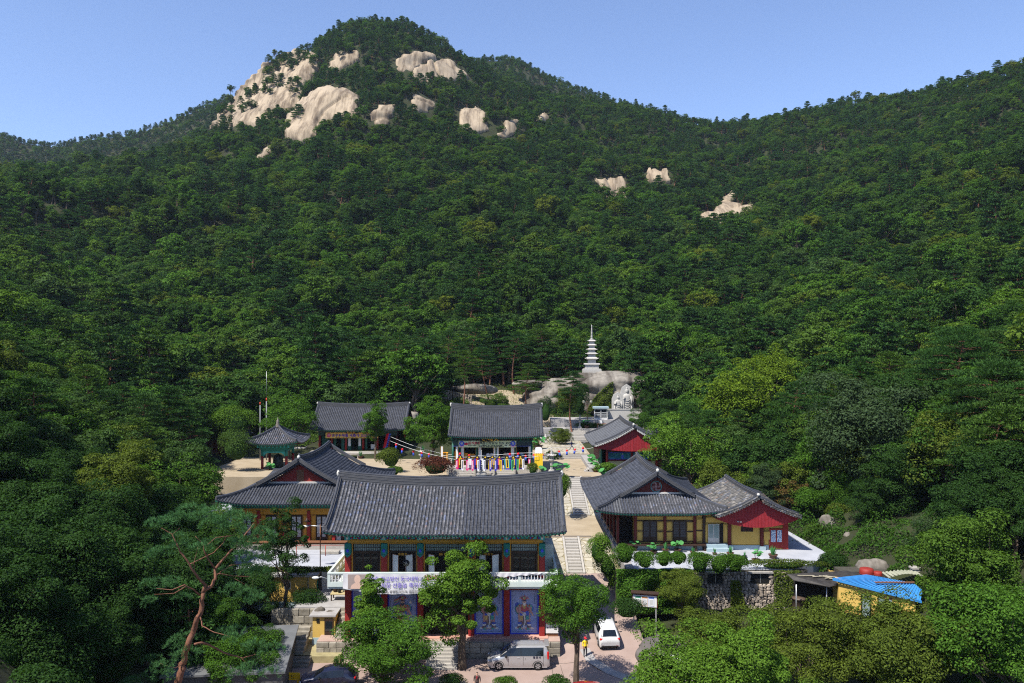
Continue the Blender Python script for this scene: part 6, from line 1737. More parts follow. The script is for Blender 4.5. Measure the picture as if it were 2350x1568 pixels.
# ------------------------------------------------------------------ sheds at the lower right
def wpz(U, V, z): Y = Yz(V, z); return Vector((Xu(U, Y), Y, z))
T = Thing("blue_roofed_shed", "low yellow shed with a bright blue corrugated metal roof", "shed", (33, 72, 1.6))
A = wpz(1913, 1329, 5.0); B = wpz(1989, 1321, 5.05); Cq = wpz(2121, 1345, 4.9); D = wpz(2112, 1381, 4.4)
D = Vector((D.x, D.y, 4.4))
BLUR = mat("blue_sheet_roof", (0.025, 0.17, 0.44), (0.06, 0.26, 0.58), scale=.7, rough=.4, contrast=.3)
a = MB(); n = 26
for k in range(n):
    for j in (0, 1):
        u0 = (k + j * .5) / n; u1 = (k + (j + 1) * .5) / n
        p0, p1 = A.lerp(D, u0), A.lerp(D, u1); q0, q1 = B.lerp(Cq, u0), B.lerp(Cq, u1)
        dz0 = .06 if j == 0 else 0; 
        a.prism([p0 + Vector((0, 0, dz0)), p1 + Vector((0, 0, dz0)), q1 + Vector((0, 0, dz0)), q0 + Vector((0, 0, dz0))], (0, 0, .045))
T.part(a, "roof", BLUR)
e = MB(); e.prism([A + Vector((-.1, -.05, -.12)), D + Vector((.1, -.05, -.12)), D + Vector((.1, -.05, .10)), A + Vector((-.1, -.05, .10))], (0, .05, 0)); T.part(e, "eave_trim", BLUR)
w0 = A.lerp(D, .08) + Vector((0, .35, 0)); w1 = A.lerp(D, .97) + Vector((0, .35, 0))
a = MB(); a.prism([(w0.x, w0.y, 1.2), (w1.x, w1.y, 1.2), (w1.x, w1.y, w1.z - .15), (w0.x, w0.y, w0.z - .15)], (.6, 4.0, 0)); T.part(a, "wall", YELLOW)
for f0, f1, nm in ((.30, .44, "door"), (.52, .62, "window"), (.66, .71, "window")):
    p, q = w0.lerp(w1, f0), w0.lerp(w1, f1); z0 = 1.4 if nm == "door" else 2.9
    a = MB(); a.prism([(p.x, p.y - .04, z0), (q.x, q.y - .04, z0), (q.x, q.y - .04, 4.1), (p.x, p.y - .04, 4.2)], (0, .03, 0)); d = T.part(a, nm, DARKWOOD)
    a = MB(); pp, qq = p.lerp(q, .15), p.lerp(q, .85); a.prism([(pp.x, pp.y - .055, z0 + .3), (qq.x, qq.y - .055, z0 + .3), (qq.x, qq.y - .055, 3.95), (pp.x, pp.y - .055, 4.0)], (0, .012, 0)); T.part(a, "pane", GLASSGR, parent=d)
a = MB(); P_ = wpz(2010, 1340, 5.02); a.box(P_.x, P_.x + 3.6, P_.y, P_.y + .22, 5.08, 5.16); tag(a.build("timber_board", BROWNWOOD), "weathered timber board lying on the blue roof", "board")
P_ = wpz(2040, 1328, 5.1)
a = MB(); n = 10
for k in range(n): a.prism([(P_.x + k * .33, P_.y, 5.15 + .35 * math.sin(k * .3)), (P_.x + k * .33 + .2, P_.y, 5.2 + .35 * math.sin(k * .3)), (P_.x + k * .33 + .2, P_.y + 1.5, 5.3 + .2 * math.sin(k * .3)), (P_.x + k * .33, P_.y + 1.5, 5.25)], (0, 0, .03))
tag(a.build("slate_sheet", mat("grey_green_corrugated", (.20, .21, .15), (.32, .32, .24), scale=2)), "buckled grey corrugated sheet lying on the blue roof", "roofing sheet")
for k, (u, v, r_, h_) in enumerate(((1992, 1319, .62, .55), (2018, 1322, .38, .35))):
    p = wpz(u, v, 5.0); a = MB(); a.lathe([(r_, 0), (r_ * 1.04, .1), (r_ * .98, h_ * .9), (r_ * .7, h_), (.02, h_ * 1.02)], (0, 0, 0), 18)
    t = thing("red_rubber_tub", ["large upturned red rubber tub behind the blue roof", "small red rubber tub beside the large one behind the blue roof"][k], "tub", (p.x, p.y + .3, 5.0)); a.build("tub", plain("red_rubber", (.22, .022, .016), .6), t); b = MB(); b.lathe([(r_ * 1.08, 0), (r_ * 1.08, .07)], (0, 0, 0), 18); b.build("rim", plain("red_rubber_rim", (.18, .015, .012), .6), t)
p = wpz(2008, 1335, 1.6); a = MB(); a.box(31.5, 36.0, 76.2, 78.0, 1.0, 4.98); a.build("shed_platform", MORTAR, kind="structure")
p = wpz(2100, 1325, 4.6); t = thing("brick_chimney", "short grey brick chimney behind the blue roof", "chimney", (p.x, p.y, 3.2)); a = MB(); a.bbox((0, 0, 1.0), (.7, .7, 2.4), 0, .02); a.build("shaft", STEPST, t); a = MB(); a.bbox((0, 0, 2.3), (.85, .85, .2), 0, .03); a.build("cap", STEPST, t)
T = Thing("black_tarp_lean_to", "sagging black tarpaulin lean-to with bits of weathered board, left of the blue roof", "lean-to", (28, 75, 1.6))
pts = [wpz(1806, 1319, 4.9), wpz(1942, 1311, 5.0), wpz(1995, 1322, 4.9), wpz(1905, 1348, 4.3), wpz(1821, 1333, 4.5)]
a = MB(); a.prism(pts, (0, 0, .06)); T.part(a, "roof", mat("black_tarpaulin", (.012, .011, .011), (.05, .045, .04), scale=2.5, rough=.6, bump=.03, bscale=3))
a = MB()
for k in range(6):
    f = rr.uniform(.1, .9); g = rr.uniform(.1, .8); p = pts[0].lerp(pts[3], f).lerp(pts[2], g * .6); a.bbox((p.x, p.y, p.z + .09), (rr.uniform(.8, 1.8), .14, .04), rr.uniform(-.7, .5))
T.part(a, "weathered_slats", mat("weathered_board", (.25, .23, .17), (.4, .36, .26), scale=4), kind="stuff")
a = MB()
for u in (1830, 1900): p = wpz(u, 1345, 4.3); a.tube([(p.x, p.y + .3, 1.0), (p.x, p.y + .3, 4.35)], .06, 5)
T.part(a, "posts", METAL)
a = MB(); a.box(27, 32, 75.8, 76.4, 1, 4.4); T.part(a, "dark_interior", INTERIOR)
p = wpz(1858, 1355, 3.2); t = thing("hanging_shirt", "pale shirt hanging in the shade of the black lean-to", "shirt", (p.x, p.y, 3.0)); a = MB(); a.prism([(x, 0, z) for x, z in [(-.25, -.7), (.25, -.7), (.25, 0), (.5, -.1), (.55, .05), (.2, .3), (-.2, .3), (-.55, .05), (-.5, -.1), (-.25, 0)]], (0, .08, 0)); a.build("cloth", PAPER, t)
p = wpz(1812, 1380, 1.9); t = thing("brown_water_jar", "large brown lidded tub standing below the field stone wall", "tub", (27.2, 75.5, 1.0)); a = MB(); a.lathe([(.5, 0), (.62, .8), (.6, 1.6), (.64, 1.62)], (0, 0, 0), 16); a.build("body", plain("brown_plastic", (.06, .04, .03), .5), t); a = MB(); a.lathe([(.68, 1.62), (.66, 1.72), (.1, 1.8)], (0, 0, 0), 16); a.build("lid", plain("brown_plastic_lid", (.08, .055, .04), .5), t)

# ------------------------------------------------------------------ boulders
def boulder(name, label, c, r_, seed, m=BOULDER, seg=26, cat="boulder", flat=.0, group=None, amp=.16):
    n, k = seg * 2, seg; th = np.linspace(0, 2 * np.pi, n + 1); ph = np.linspace(-.5 * np.pi, .5 * np.pi, k)
    A, B = np.meshgrid(th, ph, indexing='ij'); d = np.stack([np.cos(B) * np.cos(A), np.cos(B) * np.sin(A), np.sin(B)], -1)
    d = np.sign(d) * np.abs(d) ** .8
    s = 1 + amp * fbm(d * 10, seed, 3, .035) + amp * .35 * fbm(d * 10, seed + 1, 3, .15)
    s[-1] = s[0]
    P = d * s[..., None] * np.array(r_)
    o = link(name, grid_mesh(name, P, m)); o.location = c
    return tag(o, label, cat, group)
boulder("boulder", "dark rounded boulder at the edge of the road behind the parked white car", (13.0, 67.9, .0), (2.3, 2.3, 1.5), 3, mat("dark_boulder", (.06, .055, .052), (.13, .115, .11), scale=1, rough=.9, bump=.05))
# carved rock and pagoda
boulder("summit_rock", "big pale rock dome carrying the stone pagoda", (17.2, 181, 16.6), (11.5, 8.5, 5.6), 8, BOULDER, 40)
boulder("summit_rock", "long pale overhanging rock right of the pagoda, above the carved reliefs", (26.0, 176.5, 18.0), (9.5, 6.5, 3.6), 14, BOULDER, 40, amp=.10)
boulder("dark_rock", "dark rock wall behind the carved reliefs and the ivy", (23.2, 173.8, 14.6), (9.2, 3.2, 3.4), 21, mat("black_stained_rock", (.03, .028, .025), (.16, .14, .12), scale=.7, rough=.95, bump=.1, bscale=1.4), 34, amp=.10)
boulder("summit_rock", "low rock shoulder left of the pagoda rock", (9.0, 177, 15.6), (5.0, 5, 3.0), 33, BOULDER, 30)
for k, (u, v, Y, r_, lb) in enumerate([(1090, 893, 172, (4.6, 2, 1.0), "wide flat rock on the sandy ground behind the main hall"), (1215, 882, 176, (3.2, 1.6, .8), "flat pale rock slabs beside the path up to the pagoda rock"),
        (1950, 1240, 88, (.9, .7, .9), "grey pointed boulder on the bank right of the white terrace"), (1895, 1205, 92, (.8, .6, 1.1), "upright boulder among ivy right of the wing hall"),
        (2003, 1298, 78, (1.6, .9, .7), "pale boulder beside the red tub behind the blue roof"), (940, 958, 150, (1.6, 1, .9), "pale rock between the rear left hall and the main hall"),
        (948, 975, 148, (1.2, 1, .8), "second pale rock between the rear left hall and the main hall"), (936, 990, 146, (1.4, .8, .6), "lowest pale rock between the rear left hall and the main hall"), (1250, 925, 158, (1.2, .9, .9), "grey rock beside the small steps right of the main hall"),
        (735, 1408, 70.5, (.5, .4, .5), "small pointed grey rock on the yellow hut landing"), (760, 1410, 70.3, (.45, .35, .3), "small pale rock beside the pointed rock on the landing")]):
    p = wp(u, v, Y); boulder("rock", lb, tuple(p), r_, 60 + k, BOULDER, 14)
# dry stone wall in the trees behind the left hall
t = thing("dry_stone_wall", "long low dry stone wall in the shade of the pines behind the halls", "wall", (-24, 163, 13)); rr = random.Random(9)
k = 0
for i in range(48):
    for j in range(5):
        x = -9 + i * .52 + rr.uniform(-.1, .1); zz = float(ground_z(-24 + x, 163 + .08 * i)) - 13 + .2 + j * .42
        o = bpy.data.objects.new("field_stone", rr.choice(STN)); COL.objects.link(o); o.parent = t; o.location = (x, .08 * i, zz + .5); o.scale = (.62, .8, .5); o.rotation_euler = (0, rr.uniform(-.4, .4), 0)
# ------------------------------------------------------------------ carved granite
def slab_relief(label, x, y, z, w, h, figs):
    t = thing("rock_relief", label, "relief carving", (x, y, z))
    a = MB(); pr = [(-w / 2, 0), (w / 2, 0), (w / 2, h * .72), (w * .36, h * .9), (0, h), (-w * .36, h * .9), (-w / 2, h * .72)]
    a.prism([(p[0], 0, p[1]) for p in pr], (0, .5, 0)); a.build("slab", GRANITE_CUT, t)
    b = MB(); s = h / 6.0
    b.lathe([(.55, 0), (.75, .1), (.6, .3)], (0, 0, 0), 12)                                  # lotus foot
    b.T = Matrix.Scale(.42, 4, (0, 1, 0))
    b.lathe([(.50, .25), (.66, .5), (.60, 1.4), (.66, 2.4), (.74, 3.2), (.80, 3.75), (.60, 4.1), (.22, 4.2), (.20, 4.35)], (0, 0, 0), 14)
    b.blob((0, -.05, 4.72), (.34, .5, .46), 12, 8); b.blob((0, 0, 5.2), (.2, .3, .2), 10, 5); b.T = None
    b.tube([(-.72, -.1, 3.8), (-.95, -.2, 3.1), (-.62, -.42, 3.3), (-.55, -.45, 3.75)], [.2, .2, .15, .12], 8); b.tube([(.72, -.1, 3.8), (.95, -.15, 3.0), (.88, -.25, 2.2)], [.2, .2, .13], 8)
    for k in range(6): b.tube([(-.6, -.2, 3.2 - k * .42), (-.2, -.34, 2.95 - k * .42), (.25, -.34, 2.95 - k * .42), (.6, -.2, 3.2 - k * .42)], .045, 5)
    b.tube([(-.8, -.1, 3.0), (-1.0, -.1, 1.5), (-.95, -.05, .4)], [.12, .16, .1], 6); b.tube([(.85, -.1, 2.3), (1.0, -.1, 1.4), (.95, -.05, .4)], [.12, .16, .1], 6)
    b.v = [(v[0] * s * .92, v[1] * s, v[2] * s) for v in b.v]
    b.build("carved_figure", GRANITE_CUT, t)
slab_relief("smaller standing figure carved on a pale slab at the left under the rock", Xu(1419, 168), 168.4, 12.2 + .0, 2.6, 5.3, 0)
slab_relief("taller standing figure carved on a pale slab with a pointed top, beside the smaller one", Xu(1440, 168), 168.9, 12.3, 2.8, 6.9, 0)
a = MB(); a.box(20.3, 26.5, 167.0, 168.3, 12.0, 12.35); tag(a.build("altar_ledge", GRANITE_CUT), "low granite ledge at the foot of the carved slabs", "ledge")
# tall pagoda on the rock
def pagoda(label, x, y, z, H, w, tiers, name="stone_pagoda"):
    t = thing(name, label, "pagoda", (x, y, z)); zz = 0
    def sq(mb, r0, r1, z0, z1): mb.lathe([(r0 * 1.414, z0), (r1 * 1.414, z1)], (0, 0, 0), 4, False, R(45))
    a = MB(); sq(a, w, w, 0, H * .045); sq(a, w * .92, w * .92, H * .045, H * .06); a.build("base", GRANITE_CUT, t)
    a = MB(); sq(a, w * .72, w * .72, H * .06, H * .15); sq(a, w * .86, w * .80, H * .15, H * .175)
    for k in (-1, 0, 1): a.box(w * .6 * k - .05, w * .6 * k + .05, -w * .74, -w * .719, H * .062, H * .148)
    a.build("pedestal", GRANITE_CUT, t)
    z0 = H * .175; hs = H * .50 / tiers
    for k in range(tiers):
        f = 1 - .45 * k / tiers; b = w * .42 * f; hh = hs * (1.4 if k == 0 else .9)
        a = MB(); sq(a, b, b, z0, z0 + hh * .52); sq(a, b * 1.15, b * 1.5, z0 + hh * .52, z0 + hh * .68); sq(a, b * 1.62, b * 1.0, z0 + hh * .70, z0 + hh)
        for sx in (-1, 1):
            for sy in (-1, 1): a.blob((sx * b * 1.62, sy * b * 1.62, z0 + hh * .76), (b * .14, b * .14, b * .12), 6, 4)
        a.build("storey", GRANITE_CUT, t); z0 += hh
    a = MB(); r_ = w * .16
    pr = [(r_ * 1.2, z0), (r_ * 1.2, z0 + H * .02)]; n = 9; q = (H - z0) * .8 / n
    for k in range(n):
        f = 1 - .55 * k / n; pr += [(r_ * .55 * f, z0 + H * .02 + q * (k + .15)), (r_ * f, z0 + H * .02 + q * (k + .5)), (r_ * .55 * f, z0 + H * .02 + q * (k + .9))]
    pr += [(r_ * .3, z0 + (H - z0) * .86), (r_ * .4, z0 + (H - z0) * .92), (.01, H)]
    a.lathe(pr, (0, 0, 0), 10); a.build("spire", GRANITE_CUT, t)
    return t
pagoda("tall slender white stone pagoda standing on the rock dome", Xu(1358, 180), 180, 21.6, 10.6, 2.0, 5)
a = MB(); a.box(16.0, 20.2, 178, 182, 20.7, 21.65); tag(a.build("pagoda_plinth", STEPST), "low stone plinth on the rock under the tall pagoda", "plinth")
pagoda("small many-tiered stone pagoda in front of the main hall steps", Xu(1105.5, 114.6), 113.9, 8.0, 3.95, .85, 6)
def lantern(label, x, y, z, s=1.0, group="stone lanterns"):
    t = thing("stone_lantern", label, "stone lantern", (x, y, z), 0, group, s)
    a = MB(); a.lathe([(.5, 0), (.5, .2), (.42, .25), (.36, .45), (.2, .5)], (0, 0, 0), 8, False); a.build("base", GRANITE_CUT, t)
    a = MB(); a.lathe([(.17, .5), (.15, 1.5), (.2, 1.55)], (0, 0, 0), 8, False); a.build("shaft", GRANITE_CUT, t)
    a = MB(); a.lathe([(.2, 1.55), (.42, 1.72), (.42, 1.82), (.3, 1.84)], (0, 0, 0), 8, False); a.build("bowl", GRANITE_CUT, t)
    a = MB()
    for k in range(6): g = R(60 * k + 30); a.bbox((math.cos(g) * .24, math.sin(g) * .24, 2.06), (.09, .09, .44), g)
    a.box(-.1, .1, -.1, .1, 1.84, 2.28); a.build("light_chamber", GRANITE_CUT, t)
    a = MB(); a.lathe([(.58, 2.28), (.62, 2.34), (.4, 2.46), (.14, 2.56)], (0, 0, 0), 6, False)
    for k in range(6): g = R(60 * k); a.blob((math.cos(g) * .58, math.sin(g) * .58, 2.42), (.09, .09, .08), 6, 4)
    a.build("cap", GRANITE_CUT, t)
    a = MB(); a.lathe([(.12, 2.56), (.2, 2.68), (.1, 2.78), (.15, 2.88), (.07, 3.0), (.1, 3.08), (.01, 3.25)], (0, 0, 0), 8); a.build("finial", GRANITE_CUT, t)
lantern("stone lantern standing in the open court left of the leafy tree", Xu(967, 127), 126.5, 8, .95)
lantern("large stone lantern at the right of the main hall steps", Xu(1265.5, 118.5), 118.2, 8, 1.14)
lantern("stone lantern on the terrace above the wide granite steps", Xu(1331, 160.6), 160.8, 10.6, .85)
# little guardian stones and case at the shrine steps
for k, (u, h) in enumerate(((1242, 1.8), (1252, 1.7), (1263, 1.9), (1273, 1.6))):
    t = thing("carved_stone_figure", ["leftmost slim carved stone figure under the round tree by the shrine steps", "second slim carved stone figure from the left by the shrine steps", "third slim carved stone figure from the left by the shrine steps", "rightmost slim carved stone figure beside the shrine steps"][k], "stone figure", (Xu(u, 152), 151.5, 8.72), 0, "carved stone figures"); a = MB(); a.bbox((0, 0, .2), (.6, .5, .4), 0, .05); a.build("base", GRANITE_CUT, t)
    a = MB(); a.lathe([(.22, .4), (.26, .8), (.24, h * .75), (.12, h * .8), (.15, h * .88), (.1, h)], (0, 0, 0), 8); a.build("figure", GRANITE_CUT, t)
T = Thing("glass_display_case", "white framed glass case of small figures under a grey roof by the shrine", "display case", (Xu(1379, 163.6), 163.6, 12.1))
x0, x1 = Xu(1364, 163.6), Xu(1394, 163.6)
a = MB(); a.box(x0, x1, 164.4, 165, 12.1, 14.2); T.part(a, "back", INTERIOR)
a = MB()
for x in (x0, (x0 + x1) / 2 - .06, x1 - .14): a.box(x, x + .14, 163.6, 163.8, 12.1, 14.3)
a.box(x0 + .14, x1 - .14, 163.62, 163.78, 12.1, 12.4); a.box(x0, x1, 163.6, 164.4, 14.2, 14.4); T.part(a, "frame", WHITE)
a = MB(); a.box(x0 + .14, x1 - .14, 163.72, 163.74, 12.4, 14.2); T.part(a, "pane", GLASSDK)
a = MB(); a.box(x0 - .25, x1 + .25, 163.3, 165.1, 14.4, 14.75); T.part(a, "roof", BLUEGREY)
a = MB()
for i in range(12):
    for j in range(3):
        if i != 5: a.box(lerp(x0 + .3, x1 - .3, i / 11) - .05, lerp(x0 + .3, x1 - .3, i / 11) + .04, 163.66, 163.71, 12.5 + j * .45, 12.72 + j * .45)
T.part(a, "small_figures", PAPER, kind="stuff")
t = thing("lamp_post", "brown lamp post with two round cream globes beside the display case", "lamp post", (Xu(1347.5, 162), 162, 10.6)); a = MB(); a.tube([(0, 0, 0), (0, 0, 5.4)], [.09, .06], 8); a.tube([(-.75, 0, 5.0), (-.7, 0, 4.7), (-.3, 0, 4.55), (0, 0, 4.8), (.3, 0, 4.55), (.7, 0, 4.7), (.75, 0, 5.0)], .04, 6); a.build("post", BROWNWOOD, t)
for x in (-.75, .75): a = MB(); a.blob((x, 0, 5.25), (.3, .3, .3), 14, 9); a.build("globe", plain("cream_globe", (.72, .66, .45), .3) if x < 0 else bpy.data.materials["cream_globe"], t)
t = thing("offering_table", "small wooden table with a white box on the shrine terrace", "table", (Xu(1381, 160.5), 160.7, 10.6)); a = MB(); a.bbox((0, 0, .9), (1.9, .8, .08)); a.build("table_top", BROWNWOOD, t)
for x in (-.85, .85):
    for y in (-.3, .3): a = MB(); a.bbox((x, y, .43), (.08, .08, .86)); a.build("leg", BROWNWOOD, t)
tag(MB().bbox((Xu(1379, 160.5), 160.7, 11.85), (.55, .45, .6), 0, .03).build("offering_box", WHITE), "white and red box standing on the small shrine table", "box")

# ------------------------------------------------------------------ flag poles, lamp, poles
for k, (u, v1) in enumerate(((597, 923), (611.5, 914))):
    y = 132.5; t = thing("flag_pole", ["left grey flag pole with a red tip behind the bell pavilion", "right, taller grey flag pole with a red tip and antenna behind the bell pavilion"][k], "flag pole", (Xu(u, y), y, 7.9), 0, "flag poles"); h = wp(u, v1, y).z - 7.9
    a = MB(); a.tube([(0, 0, 0), (0, 0, h - .5)], [.10, .085], 10); a.build("pole", plain("grey_pole_paint", (.20, .21, .22), .6), t); a = MB(); a.tube([(0, 0, h - .5), (0, 0, h)], .09, 10); a.build("red_tip", plain("orange_red_tip", (.5, .05, .02)), t)
    if k: a = MB(); a.tube([(0, 0, h), (0, 0, h + 4.5)], .03, 5); a.build("antenna", METAL, t)
t = thing("street_lamp", "curved arm street lamp at the left corner of the white balcony", "street lamp", (-15.75, 67.1, 6.9)); a = MB(); a.tube([(.2, 0, 0), (-.3, 0, .15), (-.6, 0, .1)], .03, 6); a.build("arm", METAL, t); a = MB(); a.blob((-.8, 0, .08), (.32, .16, .12), 10, 6); a.build("lamp_head", PAPER, t)
t = thing("street_lamp", "thin rusty lamp pole standing on the left white terrace edge", "street lamp", (Xu(735, 77), 77, 5)); a = MB(); a.tube([(0, 0, 0), (0, 0, 4.3)], .05, 6); a.build("pole", BROWNWOOD, t); a = MB(); a.tube([(.6, 0, 4.1), (-1.4, 0, 4.25)], .045, 6); a.build("arm", METAL, t); a = MB(); a.blob((-1.5, 0, 4.15), (.45, .16, .1), 10, 5); a.build("lamp_head", WHITE, t); a = MB(); a.lathe([(.35, 4.6), (.1, 4.8), (.02, 5.0)], (-1.3, 0, 0), 10); a.build("cap", DARKWOOD, t)
t = thing("clothes_rail", "thin red clothes rail on posts along the left white terrace", "clothes rail", (-20, 82, 5)); a = MB()
for x in (-5, -2.2, .8, 3.6): a.tube([(x, 0, 0), (x, 0, 1.1)], .04, 5)
a.tube([(-5, 0, 1.1), (3.9, 0, 1.1)], .03, 5); a.build("rail", plain("red_pipe", (.35, .05, .03)), t)
tag(MB().bbox((-18.9, 83.0, 5.17), (1.9, .8, .33), 0, .04).build("stone_step_block", STEPST), "pale stepping block in front of the left hall bench", "stepping stone")
# table with things on the landing
t = thing("low_table", "low wooden table crowded with jars and a basin beside the front hall", "table", (-15.6, 73.4, 3.2)); a = MB(); a.bbox((0, 0, .62), (2.1, 1.1, .1), 0, .02); a.build("table_top", mat("straw_mat", (.30, .24, .12), (.4, .33, .18), scale=8), t)
for x in (-.95, .95):
    for y in (-.45, .45): a = MB(); a.bbox((x, y, .28), (.1, .1, .56)); a.build("leg", DARKWOOD, t)
for k, (x, y, r_, h, m) in enumerate(((-.7, .1, .22, .35, DARKWOOD), (-.25, -.2, .16, .5, BLACK), (.15, .15, .18, .55, METAL), (.6, -.1, .3, .2, PAPER))):
    t = thing("jar", ["squat brown jar at the left of the low table", "black kettle-like jar on the low table", "tall grey jar on the low table", "wide pale basin at the right of the low table"][k], "jar", (-15.6 + x, 73.4 + y, 3.87), 0, "jars on the low table"); a = MB(); a.lathe([(r_ * .7, 0), (r_, h * .4), (r_ * .8, h * .9), (r_ * .85, h)], (0, 0, 0), 12); a.build("body", m, t)
t = thing("stone_bench", "pale stone bench between two potted plants before the rear left hall", "bench", (Xu(805.5, 135), 134.8, 8)); a = MB(); a.bbox((0, 0, .85), (3.6, .9, .35), 0, .04); a.build("seat", STEPST, t)
for x in (-1.4, 1.4): a = MB(); a.bbox((x, 0, .34), (.5, .7, .68), 0, .03); a.build("leg", STEPST, t)
t = thing("stone_trough", "low grey stone trough behind the bell pavilion posts", "trough", (Xu(683, 141), 141, 8)); a = MB(); a.bbox((0, 0, .6), (3.2, 1.2, 1.2), 0, .05); a.build("body", GRANITE_CUT, t); a = MB(); a.bbox((0, 0, 1.21), (2.8, .9, .04)); a.build("water", GLASSDK, t)
t = thing("yellow_barrier", "yellow plastic barrier sign at the lower left beside the dark car", "barrier", (-17.3, 62.6, 0)); a = MB(); a.bbox((0, 0, .5), (1.3, .08, .6), 0, .03); a.build("panel", plain("yellow_plastic", (.75, .42, .01), .5), t); put_text("안전", Vector((-.45, -.05, .35)), .34, BLACK, t)
for x in (-.5, .5): a = MB(); a.bbox((x, 0, .1), (.1, .4, .2)); a.build("foot", plain("yellow_foot", (.6, .35, .01)), t)

# ------------------------------------------------------------------ hanging paper banners and lanterns
PAL = dict(Y=(.75, .48, .02), R=(.55, .01, .02), W=(.72, .72, .74), K=(.015, .012, .015), B=(.03, .03, .32), P=(.62, .04, .20), G=(.05, .38, .12), T=(.02, .22, .30), V=(.10, .03, .30))
PM = {k: plain("paper_" + {'Y': 'yellow', 'R': 'red', 'W': 'white', 'K': 'black', 'B': 'navy', 'P': 'pink', 'G': 'green', 'T': 'teal', 'V': 'violet'}[k], v, .8) for k, v in PAL.items()}
CN = {'Y': 'yellow', 'R': 'red', 'W': 'white', 'K': 'black', 'B': 'navy', 'P': 'pink', 'G': 'green', 'T': 'teal', 'V': 'violet'}
YB = 113.4
XB = lambda x: Xu(1021.2 + .10254 * x, YB); ZB = lambda y: EYE - (975.3 + .10254 * y - V0) * YB / F
big = [(345, 682, 998, 'R', 'Y', 'K'), (540, 690, 1003, 'K', 'W', 'W'), (722, 690, 1003, 'B', 'R', 'Y'), (900, 688, 1000, 'W', 'K', 'K'), (1060, 688, 1003, 'Y', 'B', 'Y'), (1218, 690, 1003, 'B', 'P', 'Y'), (1385, 692, 1003, 'T', 'Y', 'K'), (1530, 690, 1003, 'B', 'Y', 'K'), (1690, 682, 990, 'R', 'Y', 'K')]
for k, (x, z1, z0, ed, mid, ink) in enumerate(big):
    lean = [0, 0, 0, 0, -.08, 0, .06, 0, .05][k]
    t = thing("paper_banner", "large paper banner, %s edges, %s middle, %s" % (CN[ed], CN[mid], ["leftmost big one", "second big one from left", "left of the small pagoda", "right of the small pagoda", "fifth big one from left", "over the middle steps", "third big one from right", "second big one from right", "rightmost big one"][k]), "paper banner", (XB(x), YB, ZB(z1)), 0, "big hanging paper banners")
    h = ZB(z1) - ZB(z0); w = .46
    c = MB(); c.prism([(-w * .95, -.03, -.40), (w * .95, -.03, -.40), (w * .5, -.03, -.12), (.1, -.03, 0), (-.1, -.03, 0), (-w * .5, -.03, -.12)], (0, .06, 0)); c.build("black_top", PM['K'], t)
    c = MB(); c.prism([(p[0], -.036, -.24 + p[1]) for p in ell(0, 0, .11, .11)], (0, .005, 0)); c.build("gold_mark", PM['Y'], t)
    for nm, a0, a1, m in (("side_strip", -w, -w * .45, ed), ("middle_strip", -w * .45, w * .45, mid), ("side_strip", w * .45, w, 'K' if k == 3 else ('W' if k == 1 else 'Y' if k == 4 else ed))):
        c = MB(); c.prism([(a0 + lean * h, -.015, -h), (a1 + lean * h, -.015, -h), (a1, -.015, -.4), (a0, -.015, -.4)], (0, .02, 0)); o = c.build(nm, PM[m], t)
        if nm == "middle_strip":
            g = MB()
            for q in range(11): zc_ = -.6 - q * (h - 1.0) / 10; xx = lean * -zc_; g.box(xx - .09, xx + .09, -.024, -.019, zc_ - .035, zc_ + .05); g.box(xx - .02, xx + .02, -.024, -.019, zc_ - .08, zc_ - .036)
            g.build("writing", PM[ink], o, "stuff")
    c = MB(); c.box(-w * .6 + lean * h, w * .6 + lean * h, -.03, -.017, -h, -h + .22); c.build("bottom_seal", PM['P' if k in (1, 5) else 'V'], t)
small = [(270, 'P', 960), (395, 'W', 990), (500, 'P', 995), (622, 'P', 998), (748, 'W', 1003), (882, 'W', 1003), (1016, 'B', 1003), (1135, 'B', 1003), (1250, 'Y', 1003), (1508, 'G', 990), (1628, 'G', 985), (1750, 'W', 972), (1885, 'P', 935)]
for k, (x, c_, z0) in enumerate(small):
    z1 = 775 if k < 10 else 770 - (k - 9) * 8
    t = thing("narrow_paper_banner", "narrow %s paper banner, %s narrow one from the left" % (CN[c_], ["first", "second", "third", "fourth", "fifth", "sixth", "seventh", "eighth", "ninth", "tenth", "eleventh", "twelfth", "thirteenth"][k]), "paper banner", (XB(x), YB - .45, ZB(z1)), 0, "narrow hanging paper banners")
    h = ZB(z1) - ZB(z0); c = MB(); c.box(-.15, .15, -.01, .01, -h, 0); c.prism([(-.15, -.01, -h), (.15, -.01, -h), (0, -.01, -h - .18)], (0, .02, 0)); c.build("strip", PM[c_], t)
    c = MB(); c.box(-.17, .17, -.02, .02, 0, .10); c.build("black_top", PM['K'], t)
    g = MB()
    for q in range(10): zc_ = -.2 - q * (h - .4) / 9; g.box(-.05, .05, -.018, -.012, zc_ - .04, zc_ + .05)
    g.build("writing", PM['W' if c_ in 'PB' else 'K'], t, "stuff")
t = thing("yellow_paper_robe", "white and yellow ceremonial paper robe hanging at the right of the main hall", "paper robe", (XB(2075) + .1, YB + .4, ZB(525))); c = MB(); c.prism([(x, -.1, z) for x, z in [(-.42, 0), (-.2, .12), (.3, .12), (.5, 0), (.55, -.8), (-.5, -.8)]], (0, .2, 0)); c.build("white_part", PM['W'], t)
c = MB()
for k in range(9): c.prism([(-.55 + k * .13, -.1 - .04 * (k % 2), -.75), (-.42 + k * .13, -.1 - .04 * (k % 2), -.75), (-.42 + k * .13 + .02, -.1, -2.9 - .12 * (k % 3)), (-.56 + k * .13, -.1, -2.9)], (0, .12, 0))
c.build("yellow_skirt", PM['Y'], t)
